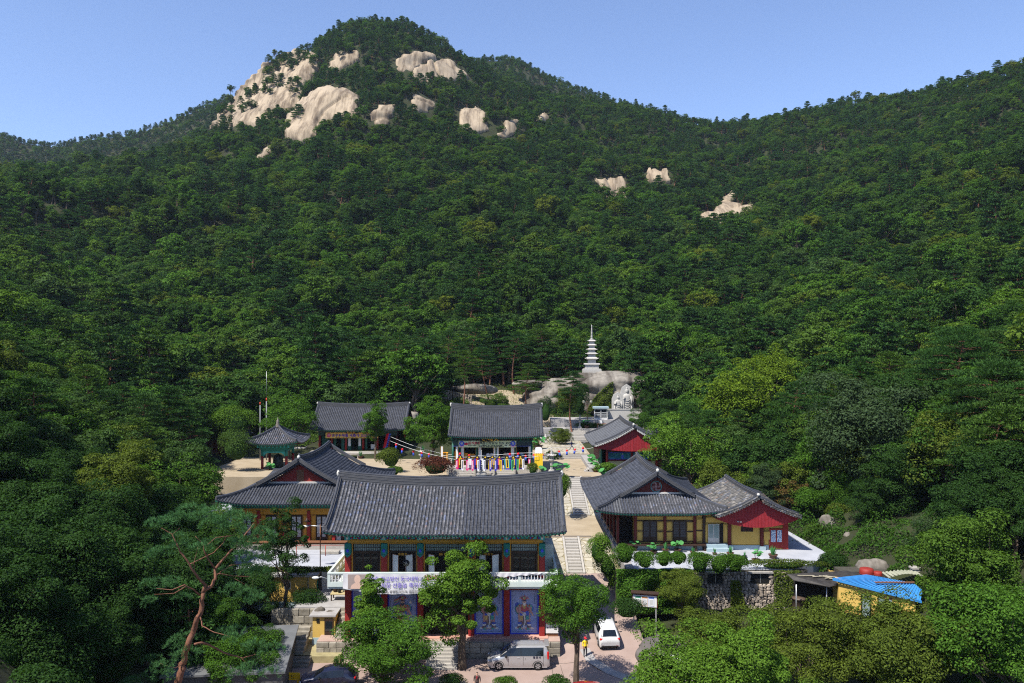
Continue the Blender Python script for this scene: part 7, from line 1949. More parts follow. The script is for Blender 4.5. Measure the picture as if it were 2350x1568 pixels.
# strings
def string(label, pts, name="lantern_string"):
    a = MB(); P_ = []
    for i in range(len(pts) - 1):
        for k in range(8): P_.append(Vector(pts[i]).lerp(Vector(pts[i + 1]), k / 8) + Vector((0, 0, -.25 * math.sin(math.pi * k / 8))))
    P_.append(Vector(pts[-1])); a.tube(P_, .022, 4); return tag(a.build(name, PAPER), label, "string")
L1 = [tuple(wp(*p)) for p in ((895, 1002, 133), (1021, 1043, 121), (1190, 1040, 117), (1262, 1028, 118), (1345, 1015, 128))]
L2 = [tuple(wp(*p)) for p in ((895, 1012, 130), (1021, 1050, 116), (1100, 1054.5, YB), (1235, 1047, YB), (1268, 1040, 118), (1400, 1018, 122))]
L3 = [tuple(wp(*p)) for p in ((1015, 1045, YB), (1100, 1046, YB), (1210, 1045, YB), (1262, 1040, 118.0))]
string("upper white string of lanterns stretched across the courtyard", L1); string("lower white string of lanterns stretched across the courtyard", L2); string("short string carrying the paper banners", L3)
def paper_lantern(label, u, v, Y, grp="red and blue cloth lanterns", tilt=0.0, s=.72):
    p = wp(u, v, Y); t = thing("cloth_lantern", label, "lantern", tuple(p), 0, grp, s); t.rotation_euler = (0, tilt, 0)
    a = MB(); a.lathe([(.05, 0), (.2, -.08), (.24, -.3), (.2, -.5)], (0, 0, 0), 8); a.v = [(v[0], v[1], v[2]) for v in a.v]; a.build("red_top", PM['R'], t)
    a = MB(); a.lathe([(.2, -1.15), (.2, -.5)], (0, 0, 0), 8); a.build("blue_skirt", plain("paper_blue", (.03, .08, .45), .8) if "paper_blue" not in bpy.data.materials else bpy.data.materials["paper_blue"], t)
ll = [(909, 1019, 131), (924, 1030, 129), (949, 1035, 127), (967.5, 1038, 122), (985, 1041, 121), (1056, 1040, 116.3), (1076, 1044, 116.3), (1170, 1041, 116.6), (1190, 1040, 116.6), (1206.5, 1045, 117.4), (1225, 1043, 117.5), (1246, 1042, 118.5), (1263, 1038, 119), (1282.5, 1035, 120), (1301, 1033, 121), (1320, 1030.5, 122), (1338, 1027, 123)]
ordn = ["first", "second", "third", "fourth", "fifth", "sixth", "seventh", "eighth", "ninth", "tenth", "eleventh", "twelfth", "thirteenth", "fourteenth", "fifteenth", "sixteenth", "seventeenth"]
for k, (u, v, y) in enumerate(ll): paper_lantern("red and blue cloth lantern on the courtyard string, %s from the left" % ordn[k], u, v - 1, y, tilt=[0, .2, 0, -.1, .1, .1, -.2][k % 7])
t = thing("cluster_of_lanterns", "bunch of red and blue lanterns hanging at the right of the rear left hall", "lantern bunch", tuple(wp(887, 1008, 135)))
a = MB(); b = MB()
for k in range(14): a.blob((-.04 * k - .2 * (k % 2) + .3, 0, .9 - k * .17), (.2, .2, .14), 6, 4); b.blob((-.04 * k + .55 - .2 * (k % 2), .1, .8 - k * .17), (.2, .2, .14), 6, 4)
a.build("red_lanterns", PM['R'], t, "stuff"); b.build("blue_lanterns", bpy.data.materials["paper_blue"], t, "stuff")

# ------------------------------------------------------------------ people
SK = plain("skin_tone", (.42, .26, .18), .6); HAIR = plain("black_hair", (.012, .010, .010), .5)
def person(label, loc, rz, joints, cols, scale=1.0, hair=True, extra=None):
    """one continuous skinned body; cols: (shirt, trousers, shoes); joints override the pose"""
    J = dict(pelvis=(0, 0, .95), chest=(0, 0, 1.28), neck=(0, 0, 1.47), head=(0, -.01, 1.60), top=(0, .0, 1.70),
             shl=(-.19, 0, 1.40), ell=(-.24, .02, 1.12), wrl=(-.24, -.06, .88), hal=(-.24, -.10, .79), shr=(.19, 0, 1.40), elr=(.24, .02, 1.12), wrr=(.24, -.06, .88), har=(.24, -.10, .79),
             hil=(-.10, 0, .90), knl=(-.11, -.02, .50), anl=(-.11, .02, .09), tol=(-.12, -.14, .04), hir=(.10, 0, .90), knr=(.11, -.02, .50), anr=(.11, .02, .09), tor=(.12, -.14, .04))
    J.update(joints)
    names = list(J); rad = dict(pelvis=.15, chest=.165, neck=.062, head=.10, top=.07, shl=.07, ell=.05, wrl=.036, hal=.04, shr=.07, elr=.05, wrr=.036, har=.04, hil=.10, knl=.068, anl=.045, tol=.04, hir=.10, knr=.068, anr=.045, tor=.04)
    E = [("pelvis", "chest"), ("chest", "neck"), ("neck", "head"), ("head", "top"), ("chest", "shl"), ("shl", "ell"), ("ell", "wrl"), ("wrl", "hal"), ("chest", "shr"), ("shr", "elr"), ("elr", "wrr"), ("wrr", "har"), ("pelvis", "hil"), ("hil", "knl"), ("knl", "anl"), ("anl", "tol"), ("pelvis", "hir"), ("hir", "knr"), ("knr", "anr"), ("anr", "tor")]
    me = bpy.data.meshes.new("body"); me.from_pydata([J[n] for n in names], [(names.index(a), names.index(b)) for a, b in E], [])
    o = bpy.data.objects.new("body", me); COL.objects.link(o)
    sk = o.modifiers.new("skin", 'SKIN'); sk.use_smooth_shade = True
    for i, n in enumerate(names):
        v = me.skin_vertices[0].data[i]; r_ = rad[n]; v.radius = (r_, r_ * (.72 if n in ("pelvis", "chest") else 1)); v.use_root = (n == "pelvis")
    ss = o.modifiers.new("sub", 'SUBSURF'); ss.levels = 1
    bpy.context.view_layer.update()
    m2 = bpy.data.meshes.new_from_object(o.evaluated_get(bpy.context.evaluated_depsgraph_get()))
    bpy.data.objects.remove(o); m2.name = "body"; m2.materials.clear()
    sh, tr, so = cols
    for m in (SK, sh, tr, so, HAIR): m2.materials.append(m)
    hd = Vector(J["head"])
    for p in m2.polygons:
        c = p.center; idx = 1
        dl = min((c - Vector(J["hal"])).length, (c - Vector(J["har"])).length, (c - Vector(J["wrl"])).length, (c - Vector(J["wrr"])).length)
        if c.z > J["neck"][2] - .02 and abs(c.x - hd.x) < .16: idx = 4 if (hair and (c.z > hd.z + .035 or c.y > hd.y + .03)) else 0
        elif dl < .12: idx = 0
        elif c.z < .11: idx = 3
        elif c.z < J["pelvis"][2] + .03: idx = 2
        p.material_index = idx; p.use_smooth = True
    t = thing("person", label, "person", loc, rz, None, scale); link("body", m2, t)
    if extra: extra(t)
    return t
NAVY = plain("navy_clothes", (.015, .018, .07)); DKT = plain("dark_trousers", (.015, .015, .02)); SHO = plain("dark_shoes", (.01, .01, .01)); WSH = plain("white_shirt", (.72, .72, .76)); BEI = plain("beige_shirt", (.40, .30, .20)); LAV = plain("lavender_shirt", (.50, .46, .62)); BLS = plain("blue_flower_shirt", (.12, .28, .50)); YJK = plain("yellow_jacket", (.80, .55, .02)); BRS = plain("brown_black_shirt", (.06, .04, .035))
person("man in navy clothes walking across the flagstones with a long stride", (Xu(1312, 139.5), 139.5, 8.8), R(75), dict(knl=(-.10, -.24, .52), anl=(-.10, -.36, .12), tol=(-.1, -.50, .07), knr=(.10, .12, .50), anr=(.10, .40, .16), tor=(.1, .36, .05), ell=(-.25, .14, 1.13), wrl=(-.26, .16, .9), hal=(-.26, .13, .82), elr=(.25, -.10, 1.13), wrr=(.26, -.24, .96), har=(.26, -.30, .9)), (NAVY, NAVY, SHO), 1.02)
def cap(c):
    def f(t): a = MB(); a.lathe([(.118, -.02), (.122, .04), (.09, .11), (.01, .13)], (0, 0, 1.635), 12); a.prism([(x, y, 1.64) for x, y in [(-.09, -.1), (.09, -.1), (.07, -.22), (-.07, -.22)]], (0, 0, .015)); a.build("cap", plain("red_cap", c), t)
    return f
person("person in a yellow jacket and red cap standing behind the tree trunk by the road", (Xu(1343, 67.2), 67.2, .25), R(20), {}, (YJK, DKT, SHO), .98, extra=cap((.5, .02, .03)))
def lanyard(t): a = MB(); a.prism([(-.05, -.135, 1.42), (-.03, -.135, 1.42), (.0, -.15, 1.2), (-.01, -.15, 1.2)], (0, .01, 0)); a.prism([(.05, -.135, 1.42), (.03, -.135, 1.42), (.0, -.15, 1.2), (.01, -.15, 1.2)][::-1], (0, .01, 0)); a.build("lanyard", plain("red_ribbon", (.6, .03, .05)), t)
person("young person in a dark shirt and red lanyard in the car park", (Xu(1095, 60.5), 60.5, .0), R(-8), {}, (BRS, DKT, SHO), 1.0, extra=lanyard)
for k, (x, sh, lb, yy) in enumerate(((965, WSH, "white shirted worshipper at the left of the second doorway", 119.9), (1052, WSH, "worshipper in a white shirt at the right edge of the second doorway", 120.0), (1350, BEI, "worshipper in a beige shirt seen from behind in the third doorway", 120.6), (1420, LAV, "worshipper in a lavender shirt seen from behind in the third doorway", 120.2), (1718, BLS, "worshipper in a blue flowered shirt in the right doorway", 120.3), (1842, DKT, "dark clothed person at the right side of the right doorway", 119.85))):
    person(lb, (Xu(1021.2 + .10254 * x, yy), yy, 9.3), R(180), {}, (sh, DKT, SHO), 1.0)

# ------------------------------------------------------------------ cars
TYRE = plain("tyre_rubber", (.012, .012, .012), .8); RIM = mat("alloy_rim", (.42, .43, .45), rough=.35, metal=.8); GLS = mat("car_glass", (.006, .008, .010), rough=.05, spec=.6); TRIM = plain("black_trim", (.01, .01, .011), .5); LAMP_R = mat("red_tail_lamp", (.45, .01, .01), rough=.15); LAMP_W = mat("clear_head_lamp", (.6, .62, .65), rough=.1, metal=.4)
def paint(name, c, metal=.3): return mat(name, c, rough=.28, metal=metal, coat=.6, spec=.5)
def wheel(t, x, y, r_, w, side):
    a = MB(); a.lathe([(r_ * .62, -w / 2), (r_ * .95, -w / 2), (r_, -w * .3), (r_, w * .3), (r_ * .95, w / 2), (r_ * .62, w / 2)], (0, 0, 0), 22)
    o = a.build("wheel", TYRE, t, loc=(x, y, r_)); o.rotation_euler = (R(90), 0, 0)
    s = 1 if side < 0 else -1
    b = MB(); b.lathe([(r_ * .64, w * .40), (r_ * .60, w * .44), (r_ * .2, w * .36), (.02, w * .38)] if True else [], (0, 0, 0), 18)
    for k in range(6):
        g = k * math.pi / 3; c, sn = math.cos(g), math.sin(g); b.prism([(c * .05 - sn * .04, sn * .05 + c * .04, w * .43), (c * r_ * .6 - sn * .05, sn * r_ * .6 + c * .05, w * .46), (c * r_ * .6 + sn * .05, sn * r_ * .6 - c * .05, w * .46), (c * .05 + sn * .04, sn * .05 - c * .04, w * .43)], (0, 0, .03))
    if s < 0: b.v = [(v[0], v[1], -v[2]) for v in b.v]; b.f = [f[::-1] for f in b.f]
    b.build("rim", RIM, o)
def car(name, label, cat, loc, rz, L, W, st, pm, wheels, wr=.34, group=None, slope=0.0, glass_from=None, rails=False, seat=0):
    """st: stations along x from the nose: (x, z_low, z_belt, z_top, half_low, half_belt, half_top, glass flags: front/side)"""
    t = thing(name, label, cat, loc, rz, group); t.rotation_euler = (0, slope, rz)
    t.rotation_mode = 'XYZ'
    ring = []
    for (x, zl, zb, zt, hl, hb, ht, *_r) in st:
        zm = lerp(zl, zb, .55)
        ring.append([(x, -hl * .96, zl), (x, -hl, zl + .08), (x, -hb * 1.0, zm), (x, -hb * .985, zb), (x, -ht * 1.03, lerp(zb, zt, .86)), (x, -ht * .86, zt), (x, 0, zt + .02), (x, ht * .86, zt), (x, ht * 1.03, lerp(zb, zt, .86)), (x, hb * .985, zb), (x, hb, zm), (x, hl, zl + .08), (x, hl * .96, zl)])
    body = MB(); gl = {}
    def skip_wheel(i, j):
        return False
    n = 13
    for i in range(len(st) - 1):
        A, B = ring[i], ring[i + 1]; fl = st[i][7] if len(st[i]) > 7 else ''
        for j in range(n - 1):
            q = [A[j], A[j + 1], B[j + 1], B[j]]
            g = None
            if 's' in fl and j in (3, 8): g = 'side' + str(i) + str(j)
            if 'w' in fl and j in (4, 5, 6, 7): g = 'screen' + str(i)
            if 'w' in fl and j in (3, 8) and 'S' in fl: g = 'side' + str(i) + str(j)
            (gl.setdefault(g, MB()) if g else body).add(q, [(0, 1, 2, 3)], g is None)
    body.add(ring[0], [tuple(range(n))]); body.add(ring[-1], [tuple(reversed(range(n)))])
    o = body.build("body", pm, t)
    # weld
    bm = bmesh.new(); bm.from_mesh(o.data); bmesh.ops.remove_doubles(bm, verts=bm.verts, dist=.0005); bmesh.ops.recalc_face_normals(bm, faces=bm.faces); bm.to_mesh(o.data); bm.free()
    for k, mb in gl.items():
        g = mb.build("windscreen" if k.startswith('screen') else "window", GLS, t)
        c = sum((Vector(v) for v in mb.v), Vector()) / len(mb.v)
        for v in g.data.vertices: v.co = c + (v.co - c) * .955 
        b2 = MB(); b2.v = list(mb.v); b2.f = list(mb.f); b2.m = [0] * len(mb.f); b2.smooth = [False] * len(mb.f)
        tr = b2.build("window_seal", TRIM if k.startswith('side') and name == 'minivan' else pm, g)
        cc = Vector((c.x, 0, c.z - .3))
        for v in tr.data.vertices: v.co = v.co + (cc - v.co) * .006
    for (x, s) in [(x, s) for x in wheels for s in (-1, 1)]:
        wheel(t, x, s * (W / 2 - .10), wr, .22, s)
        a = MB(); a.tube([(x + math.cos(g) * (wr + .07), s * (W / 2 - .012), wr + math.sin(g) * (wr + .07)) for g in [math.pi * k / 10 for k in range(11)]], .03, 5); a.build("wheel_arch", TRIM, t)
    return t
SIL = paint("silver_grey_paint", (.40, .40, .41), .5); WHP = paint("white_car_paint", (.55, .55, .55), 0); NVP = paint("dark_navy_paint", (.008, .010, .03)); RDP = paint("red_car_paint", (.35, .006, .012))
# minivan, nose to the left
vst = [(0.0, .38, .62, .66, .66, .70, .58), (.10, .26, .72, .78, .84, .88, .70), (.45, .24, .95, .99, .92, .94, .76), (1.05, .24, 1.10, 1.14, .94, .95, .80, 'wS'), (1.95, .24, 1.16, 1.78, .95, .95, .72, 's'), (2.55, .24, 1.16, 1.90, .95, .95, .74, 's'), (2.75, .24, 1.16, 1.92, .95, .95, .75, 's'), (4.62, .24, 1.16, 1.92, .95, .95, .75, ''), (4.85, .26, 1.16, 1.90, .94, .94, .74, 'w'), (5.06, .30, 1.05, 1.35, .93, .93, .80), (5.12, .36, .80, .95, .88, .88, .80)]
VX = Xu(1118, 65.2); t = car("minivan", "silver grey minivan parked in front of the terrace wall", "minivan", (VX, 65.95, 0), 0, 5.12, 1.9, vst, SIL, (.95, 4.15), .36)
for s in (-1, 1):
    for k in range(3): a = MB(); a.box(2.1, 4.6, s * .2 * (k + .6) - .015, s * .2 * (k + .6) + .015, 1.935, 1.955); a.build("roof_rib", SIL, t)
    a = MB(); a.bbox((.16, s * .72, .72), (.3, .3, .2), s * -.5, .06); a.build("headlight", LAMP_W, t)
    a = MB(); a.bbox((4.98, s * .88, 1.2), (.16, .12, .62), 0, .03); a.build("tail_lamp", LAMP_R, t)
    a = MB(); a.bbox((1.55, s * 1.06, 1.18), (.16, .2, .24), 0, .05); a.build("mirror", TRIM, t)
    a = MB()
    for x in (1.72, 2.95, 4.6): a.box(x - .008, x + .008, s * .955 - .004, s * .955 + .004, .42, 1.14)
    a.build("door_gap", TRIM, t, "stuff")
    a = MB(); a.bbox((2.55, s * .965, 1.02), (.22, .03, .05), 0, .01); a.bbox((3.1, s * .965, 1.02), (.05, .03, .14), 0, .01); a.build("door_handle", METAL, t)
    a = MB(); a.box(.3, 4.9, s * .93 - .01, s * .93 + .01, .22, .34); a.build("sill", SIL, t)
a = MB(); a.bbox((4.9, 0, 1.96), (.35, 1.5, .06), 0, .02); a.build("rear_spoiler", SIL, t)
a = MB(); a.bbox((.0, 0, .42), (.06, 1.1, .22), 0, .02); a.build("grille", TRIM, t)
put_text("불 암 사", Vector((3.75, -.968, 1.0)), .19, INK, t, bold=.01)
# white hatchback-like car seen from behind on the ramp
sst = [(0.0, .40, .62, .70, .60, .66, .55), (.12, .28, .78, .86, .80, .84, .66), (.5, .24, .92, .98, .88, .90, .72), (1.15, .24, 1.02, 1.08, .90, .91, .76, 'wS'), (1.85, .24, 1.06, 1.52, .91, .91, .66, 's'), (2.55, .24, 1.08, 1.64, .91, .91, .67, 's'), (3.45, .24, 1.12, 1.62, .91, .90, .65, ''), (3.75, .26, 1.14, 1.58, .90, .89, .63, 'w'), (4.18, .28, 1.06, 1.16, .89, .88, .74), (4.34, .30, .85, 1.0, .87, .86, .74), (4.40, .36, .60, .75, .80, .80, .72)]
sy = 68.4; sx = Xu(1401, sy)
t = car("white_car", "white crossover car seen from behind on the road right of the front hall", "car", (sx - .35, sy + 4.0, float(road_z(9, 72.2)) + .04), R(-86.5), 4.4, 1.82, sst, WHP, (.85, 3.5), .34, slope=0)
t.rotation_euler = Euler((0, math.atan2(3.0, 17) * 1.0, R(-86.5)), 'XYZ')
for s in (-1, 1):
    a = MB(); a.bbox((4.22, s * .72, .98), (.22, .30, .20), s * -.35, .05); a.build("tail_lamp", LAMP_R, t)
    a = MB(); a.bbox((4.37, s * .62, .50), (.06, .26, .07), 0, .02); a.build("reflector", LAMP_R, t)
    a = MB(); a.bbox((1.6, s * 1.02, 1.10), (.16, .24, .17), 0, .05); a.build("mirror", TRIM, t)
    a = MB(); a.box(1.95, 3.4, s * .60 - .02, s * .60 + .02, 1.64, 1.68); a.build("roof_rail", METAL, t)
    a = MB(); a.box(.2, 4.2, s * .905 - .01, s * .905 + .01, .22, .36); a.build("sill", TRIM, t)
a = MB(); a.bbox((4.37, 0, .40), (.10, 1.5, .16), 0, .03); a.build("rear_bumper", TRIM, t)
a = MB(); a.bbox((4.375, 0, .80), (.02, .52, .14), 0, .0); pl = a.build("number_plate", WHITE, t)
q = put_text("78누·8688", Vector((4.39, -.22, .755)), .10, INK, t); q.rotation_euler = (R(90), 0, R(90))
a = MB(); a.bbox((4.34, 0, .95), (.02, .10, .05)); a.build("badge", METAL, t)
# other parked cars
def simple_car(label, loc, rz, pm, k=1.0):
    t = car("parked_car", label, "car", loc, rz, 4.4, 1.82, sst, pm, (.85, 3.5), .34)
    for s in (-1, 1):
        a = MB(); a.bbox((.2, s * .68, .74), (.3, .3, .16), s * -.4, .05); a.build("headlight", LAMP_W, t)
        a = MB(); a.bbox((4.24, s * .72, .98), (.2, .28, .18), 0, .04); a.build("tail_lamp", LAMP_R, t)
        a = MB(); a.bbox((1.6, s * 1.02, 1.10), (.16, .24, .17), 0, .05); a.build("mirror", TRIM, t)
    return t
simple_car("dark navy car at the lower left, half hidden by the bushy tree", (Xu(686, 61.2), 61.6, 0), R(4), NVP)
simple_car("red car whose roof just shows at the bottom under the tree trunk", (Xu(1258, 59.0), 58.6, 0), R(-3), RDP)
simple_car("white car half hidden by the trees right of the dark boulder", (13.0, 66.4, .0), R(-80), WHP)
simple_car("white car whose roof just shows at the bottom edge", (Xu(1075, 58.6), 57.8, 0), R(2), WHP)
# ------------------------------------------------------------------ shrubs, ivy, pots
def shrub_verts(seed, r_, n, leaf, lumps=9, asp=.6, low=-.5):
    rng = np.random.default_rng(seed); r_ = np.array(r_, float)
    C_ = unit(rng.normal(size=(lumps, 3))) * r_ * .58; C_[:, 2] = np.abs(C_[:, 2]) * .8; C_[0] = 0
    ci = rng.integers(0, lumps, n); d = unit(rng.normal(size=(n, 3))); d[:, 2] = np.where(d[:, 2] < low, -d[:, 2], d[:, 2])
    s = np.where(ci == 0, .82, .5)[:, None] * rng.uniform(.8, 1.08, (n, 1))
    pos = C_[ci] + d * r_ * s
    nrm = unit(d + rng.normal(size=(n, 3)) * .5 + np.array([0, 0, .3])); ln = leaf * rng.uniform(.7, 1.3, n)
    return leaf_quads(pos, nrm, rng.normal(size=(n, 3)), ln, ln * asp)
def shrub(label, c, r_, m, n=1500, leaf=.14, seed=1, name="shrub", cat="shrub", group=None, fill=True):
    t = thing(name, label, cat, tuple(c), 0, group)
    link("foliage", quads_mesh("foliage", shrub_verts(seed, r_, int(n * 1.7), leaf), 4, m), t)
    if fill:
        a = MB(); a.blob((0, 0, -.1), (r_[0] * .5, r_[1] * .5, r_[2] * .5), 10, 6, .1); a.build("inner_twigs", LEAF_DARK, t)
    return t
def at(u, v, Y): return wp(u, v, Y)
rowlab = [("leftmost round clipped shrub", 1434, 1275, 76.3, 1.15), ("second round clipped shrub", 1480, 1288, 75.9, 1.0), ("third round clipped shrub", 1523, 1286, 76, .85), ("fourth round clipped shrub", 1556, 1284, 76, .75), ("broad dark clipped shrub left of three", 1606, 1296, 75.7, 1.25), ("broad dark clipped shrub in the middle of three", 1650, 1298, 75.7, 1.3), ("broad dark clipped shrub right of three", 1688, 1296, 75.8, 1.05)]
for k, (lb, u, v, Y, r_) in enumerate(rowlab): shrub(lb + " along the right terrace edge", at(u, v, Y), (r_ * 1.15, r_, r_ * 1.05), LEAF_G, 3000, .11, 200 + k, "clipped_shrub", "shrub", "clipped shrubs along the terrace edge")
shrub("tall bright green hedge beside the lower steps", at(1372, 1262, 80), (1.35, 1.6, 1.9), LEAF_BRIGHT, 3000, .12, 220)
shrub("round green shrub near the right end of the white terrace", at(1912, 1290, 80), (1.7, 1.2, 1.0), LEAF_DARK, 2500, .12, 221)
shrub("low green shrub at the corner where terrace wall and road meet", at(1395, 1300, 77.5), (1.4, 1.6, 1.6), LEAF, 2400, .12, 222)
shrub("low dense shrub under the notice board", at(1440, 1400, 71.5), (1.9, 1.2, 1.1), LEAF_DARK, 2600, .12, 223)
shrub("maroon leaved maple bush in front of the main hall", at(1000, 1073, 114), (3.3, 2, 1.7), LEAF_RED, 3600, .16, 224, "maple_bush")
shrub("small leafy bush left of the maroon maple bush", at(897, 1055, 119), (2.2, 1.6, 1.9), LEAF_OLIVE, 2600, .15, 225)
shrub("low green bush under the leafy courtyard tree", at(905, 1082, 113), (1.3, 1, .8), LEAF, 1500, .14, 226)
shrub("yellow-green round bush right of the hall steps", at(1222, 1078, 112.5), (.95, .9, 1.1), LEAF_OLIVE, 1600, .10, 227)
shrub("dark clipped bush behind the right end of the rear left hall", at(935, 1005, 141), (2.2, 1.4, 2.2), LEAF_DARK, 1800, .16, 228)
shrub("tall dark clipped bush right of the main hall roof", at(1252, 945, 150), (1.8, 1.5, 3.2), LEAF_DARK, 2200, .16, 229)
shrub("narrow dark cypress behind the lamp post", at(1330, 925, 165), (2.2, 2.2, 5.0), LEAF_DARK, 3400, .2, 230, "cypress", "shrub")
shrub("bright leafy shrub left of the dark cypress", at(1300, 930, 160), (2.6, 2, 2.6), LEAF_OLIVE, 2600, .18, 231)
shrub("green clipped hedge on the shrine terrace", at(1352, 978, 161.8), (3.2, .8, .9), LEAF, 2200, .14, 232, "hedge", "hedge")
shrub("dark shrub at the right wall of the front hall", at(1290, 1120, 100), (1.2, 2.5, 2.0), LEAF, 2000, .15, 233)
shrub("dark flowering bush beside the yellow lodge", at(703, 1385, 73), (1.9, 1.4, 1.5), LEAF_DARK, 2600, .12, 234)
shrub("ferny bush at the left of the bell pavilion", at(540, 1030, 120), (3.2, 2.4, 3.2), LEAF, 2600, .17, 235)
shrub("light green fine bush right of the small hidden roof", at(540, 975, 133), (4.2, 2.6, 3.4), LEAF_BRIGHT, 3200, .2, 236)
shrub("ivy covered boulder bush right of the wing hall", at(1880, 1230, 91), (2.2, 1.6, 1.8), LEAF, 2400, .14, 237)
shrub("bank of low shrubs above the black lean-to", at(1800, 1296, 77), (4.2, .7, .6), LEAF_OLIVE, 2600, .12, 238)
shrub("small bush at the foot of the car park tree", at(1040, 1562, 62.2), (1.2, .8, .5), LEAF_DARK, 1000, .1, 239)
shrub("round bush at the bottom edge of the car park", at(1160, 1575, 58.5), (1.0, .8, .8), LEAF, 1600, .1, 240)
shrub("dark bush filling the extreme lower left corner", at(-5, 1500, 46), (3.2, 3, 2.6), LEAF_DARK, 3000, .16, 243)
shrub("small bush beside the red car at the bottom edge", at(1278, 1572, 57.5), (1.1, .8, .8), LEAF, 1600, .1, 241)
shrub("low green planting right of the upper steps beside the red gable hall", at(1385, 1075, 113.5), (2.0, 1.0, .9), LEAF_BRIGHT, 1400, .16, 242)
for k, (lb, u, v, Y, r_, lf) in enumerate([("tall leafy shrub on the bank behind the wing hall's right end", 1850, 1150, 96, 2.2, LEAF_G), ("yellowish shrub high on the bank right of the terrace", 1930, 1180, 95, 1.9, LEAF_OLIVE), ("dark shrub in the middle of the bank right of the terrace", 1985, 1225, 90, 1.8, LEAF_DARK), ("bright shrub low on the bank behind the red tubs", 2030, 1275, 84, 1.7, LEAF_BRIGHT), ("rusty shrub on the bare patch of the bank", 1955, 1265, 86, 1.0, LEAF_RED), ("grey leaved bush above the brick chimney", 2075, 1240, 86, 2.6, LEAF_GREY), ("dark green bush at the corner of the white terrace", 1925, 1240, 90, 1.3, LEAF_DARK), ("leafy bush on the shaded upper bank", 2060, 1165, 97, 2.6, LEAF_DARK)]):
    shrub(lb, at(u, v, Y), (r_, r_, r_ * .85), lf, 2400, .17, 260 + k)
def leaf_sheet(name, label, fn, n, leaf, m, seed, thick=.3, cat="ivy", kind=None):
    """leaves scattered over a surface fn(u,v)->(point, normal)"""
    rng = np.random.default_rng(seed); u = rng.uniform(0, 1, n); v = rng.uniform(0, 1, n)
    P_ = []; N_ = []
    for a, b in zip(u, v):
        p, q = fn(a, b, rng); P_.append(p); N_.append(q)
    P_ = np.array(P_, float); N_ = np.array(N_, float)
    lump = .5 + .5 * np.sin(P_[:, 0] * 1.7 + seed) * np.sin(P_[:, 2] * 2.1 + P_[:, 1])
    P_ += N_ * (rng.uniform(.1, 1, n) * thick * (0.5 + lump))[:, None]
    nr = unit(N_ + rng.normal(size=(n, 3)) * .45 + np.array([0, 0, .35])); ln = leaf * rng.uniform(.7, 1.3, n)
    t = thing(name, label, cat, tuple(P_.mean(0))); c = P_.mean(0)
    link("leaves", quads_mesh("leaves", leaf_quads(P_ - c, nr, rng.normal(size=(n, 3)), ln, ln * .75), 4, m), t)
    return t
leaf_sheet("ivy", "thick green ivy covering the left half of the terrace wall", lambda a, b, r: ((10.0 + 7.2 * a, WY - .1, .9 + 4.2 * b), (0, -1, .2)), 17000, .17, LEAF_G, 1, 1.0)
leaf_sheet("ivy", "yellowish ivy trailing beside the small white window", lambda a, b, r: ((13.5 + 4.6 * a, WY - .5, 2.6 + 1.3 * b), (0, -1, .2)), 2600, .14, LEAF_OLIVE, 2, .5)
leaf_sheet("ivy", "ivy on the short wall running up beside the lower steps", lambda a, b, r: ((10.0 + .1 * b, 76.9 + 5 * a, 3.0 + 1.9 * b), (-1, -.3, .2)), 3500, .14, LEAF, 3, .6)
leaf_sheet("creeper", "thin creeper hanging over the right part of the stone wall", lambda a, b, r: ((25.2 + 2.6 * a, WY - .15, 1.6 + 3.4 * b), (0, -1, .2)), 1500, .16, LEAF_OLIVE, 4, .25)
leaf_sheet("creeper", "small creeper growing up between the two wall windows", lambda a, b, r: ((21.0 + 1.5 * a * (1 - b * .4), WY - .15, 1.3 + 2.7 * b), (0, -1, .2)), 900, .15, LEAF, 5, .3)
leaf_sheet("ivy", "yellow-green ivy over the shoulder of the rock beside the carved reliefs", lambda a, b, r: ((16.3 + 5.4 * a, 170.2 + 1.2 * abs(a - .6), 13.2 + 6.5 * a ** .6 * b), (-.2, -1, .4)), 5200, .26, LEAF_OLIVE, 6, .5)
leaf_sheet("ivy", "ivy on the dark hollow of the rock dome under the pagoda", lambda a, b, r: ((10.0 + 6.5 * a, 172.6, 14.0 + 4.0 * b * (1 - .3 * a)), (0, -1, .4)), 2600, .26, LEAF_OLIVE, 7, .5)
leaf_sheet("overhanging_plants", "green plants overhanging the edge of the left white terrace", lambda a, b, r: ((-25 + 10 * a, 76.6, 4.5 + .7 * b), (0, -.8, .6)), 5200, .15, LEAF_OLIVE, 8, .55, "plants")
leaf_sheet("overhanging_plants", "green plants along the sloping wall between the left terrace and the balcony", lambda a, b, r: ((-16.6 + .8 * a, 76.6 + 7 * b, 5.1 + .4 * a), (-.3, -.3, .9)), 2600, .15, LEAF, 9, .6, "plants")
leaf_sheet("flower_bed", "narrow green bed between sandy ground and main hall roof", lambda a, b, r: ((-30 + 28 * a, 152 + 3.0 * b, float(ground_z(-30 + 28 * a, 152 + 3.0 * b)) + .8), (0, -.3, .9)), 6000, .24, LEAF_OLIVE, 10, .5, "flower bed")
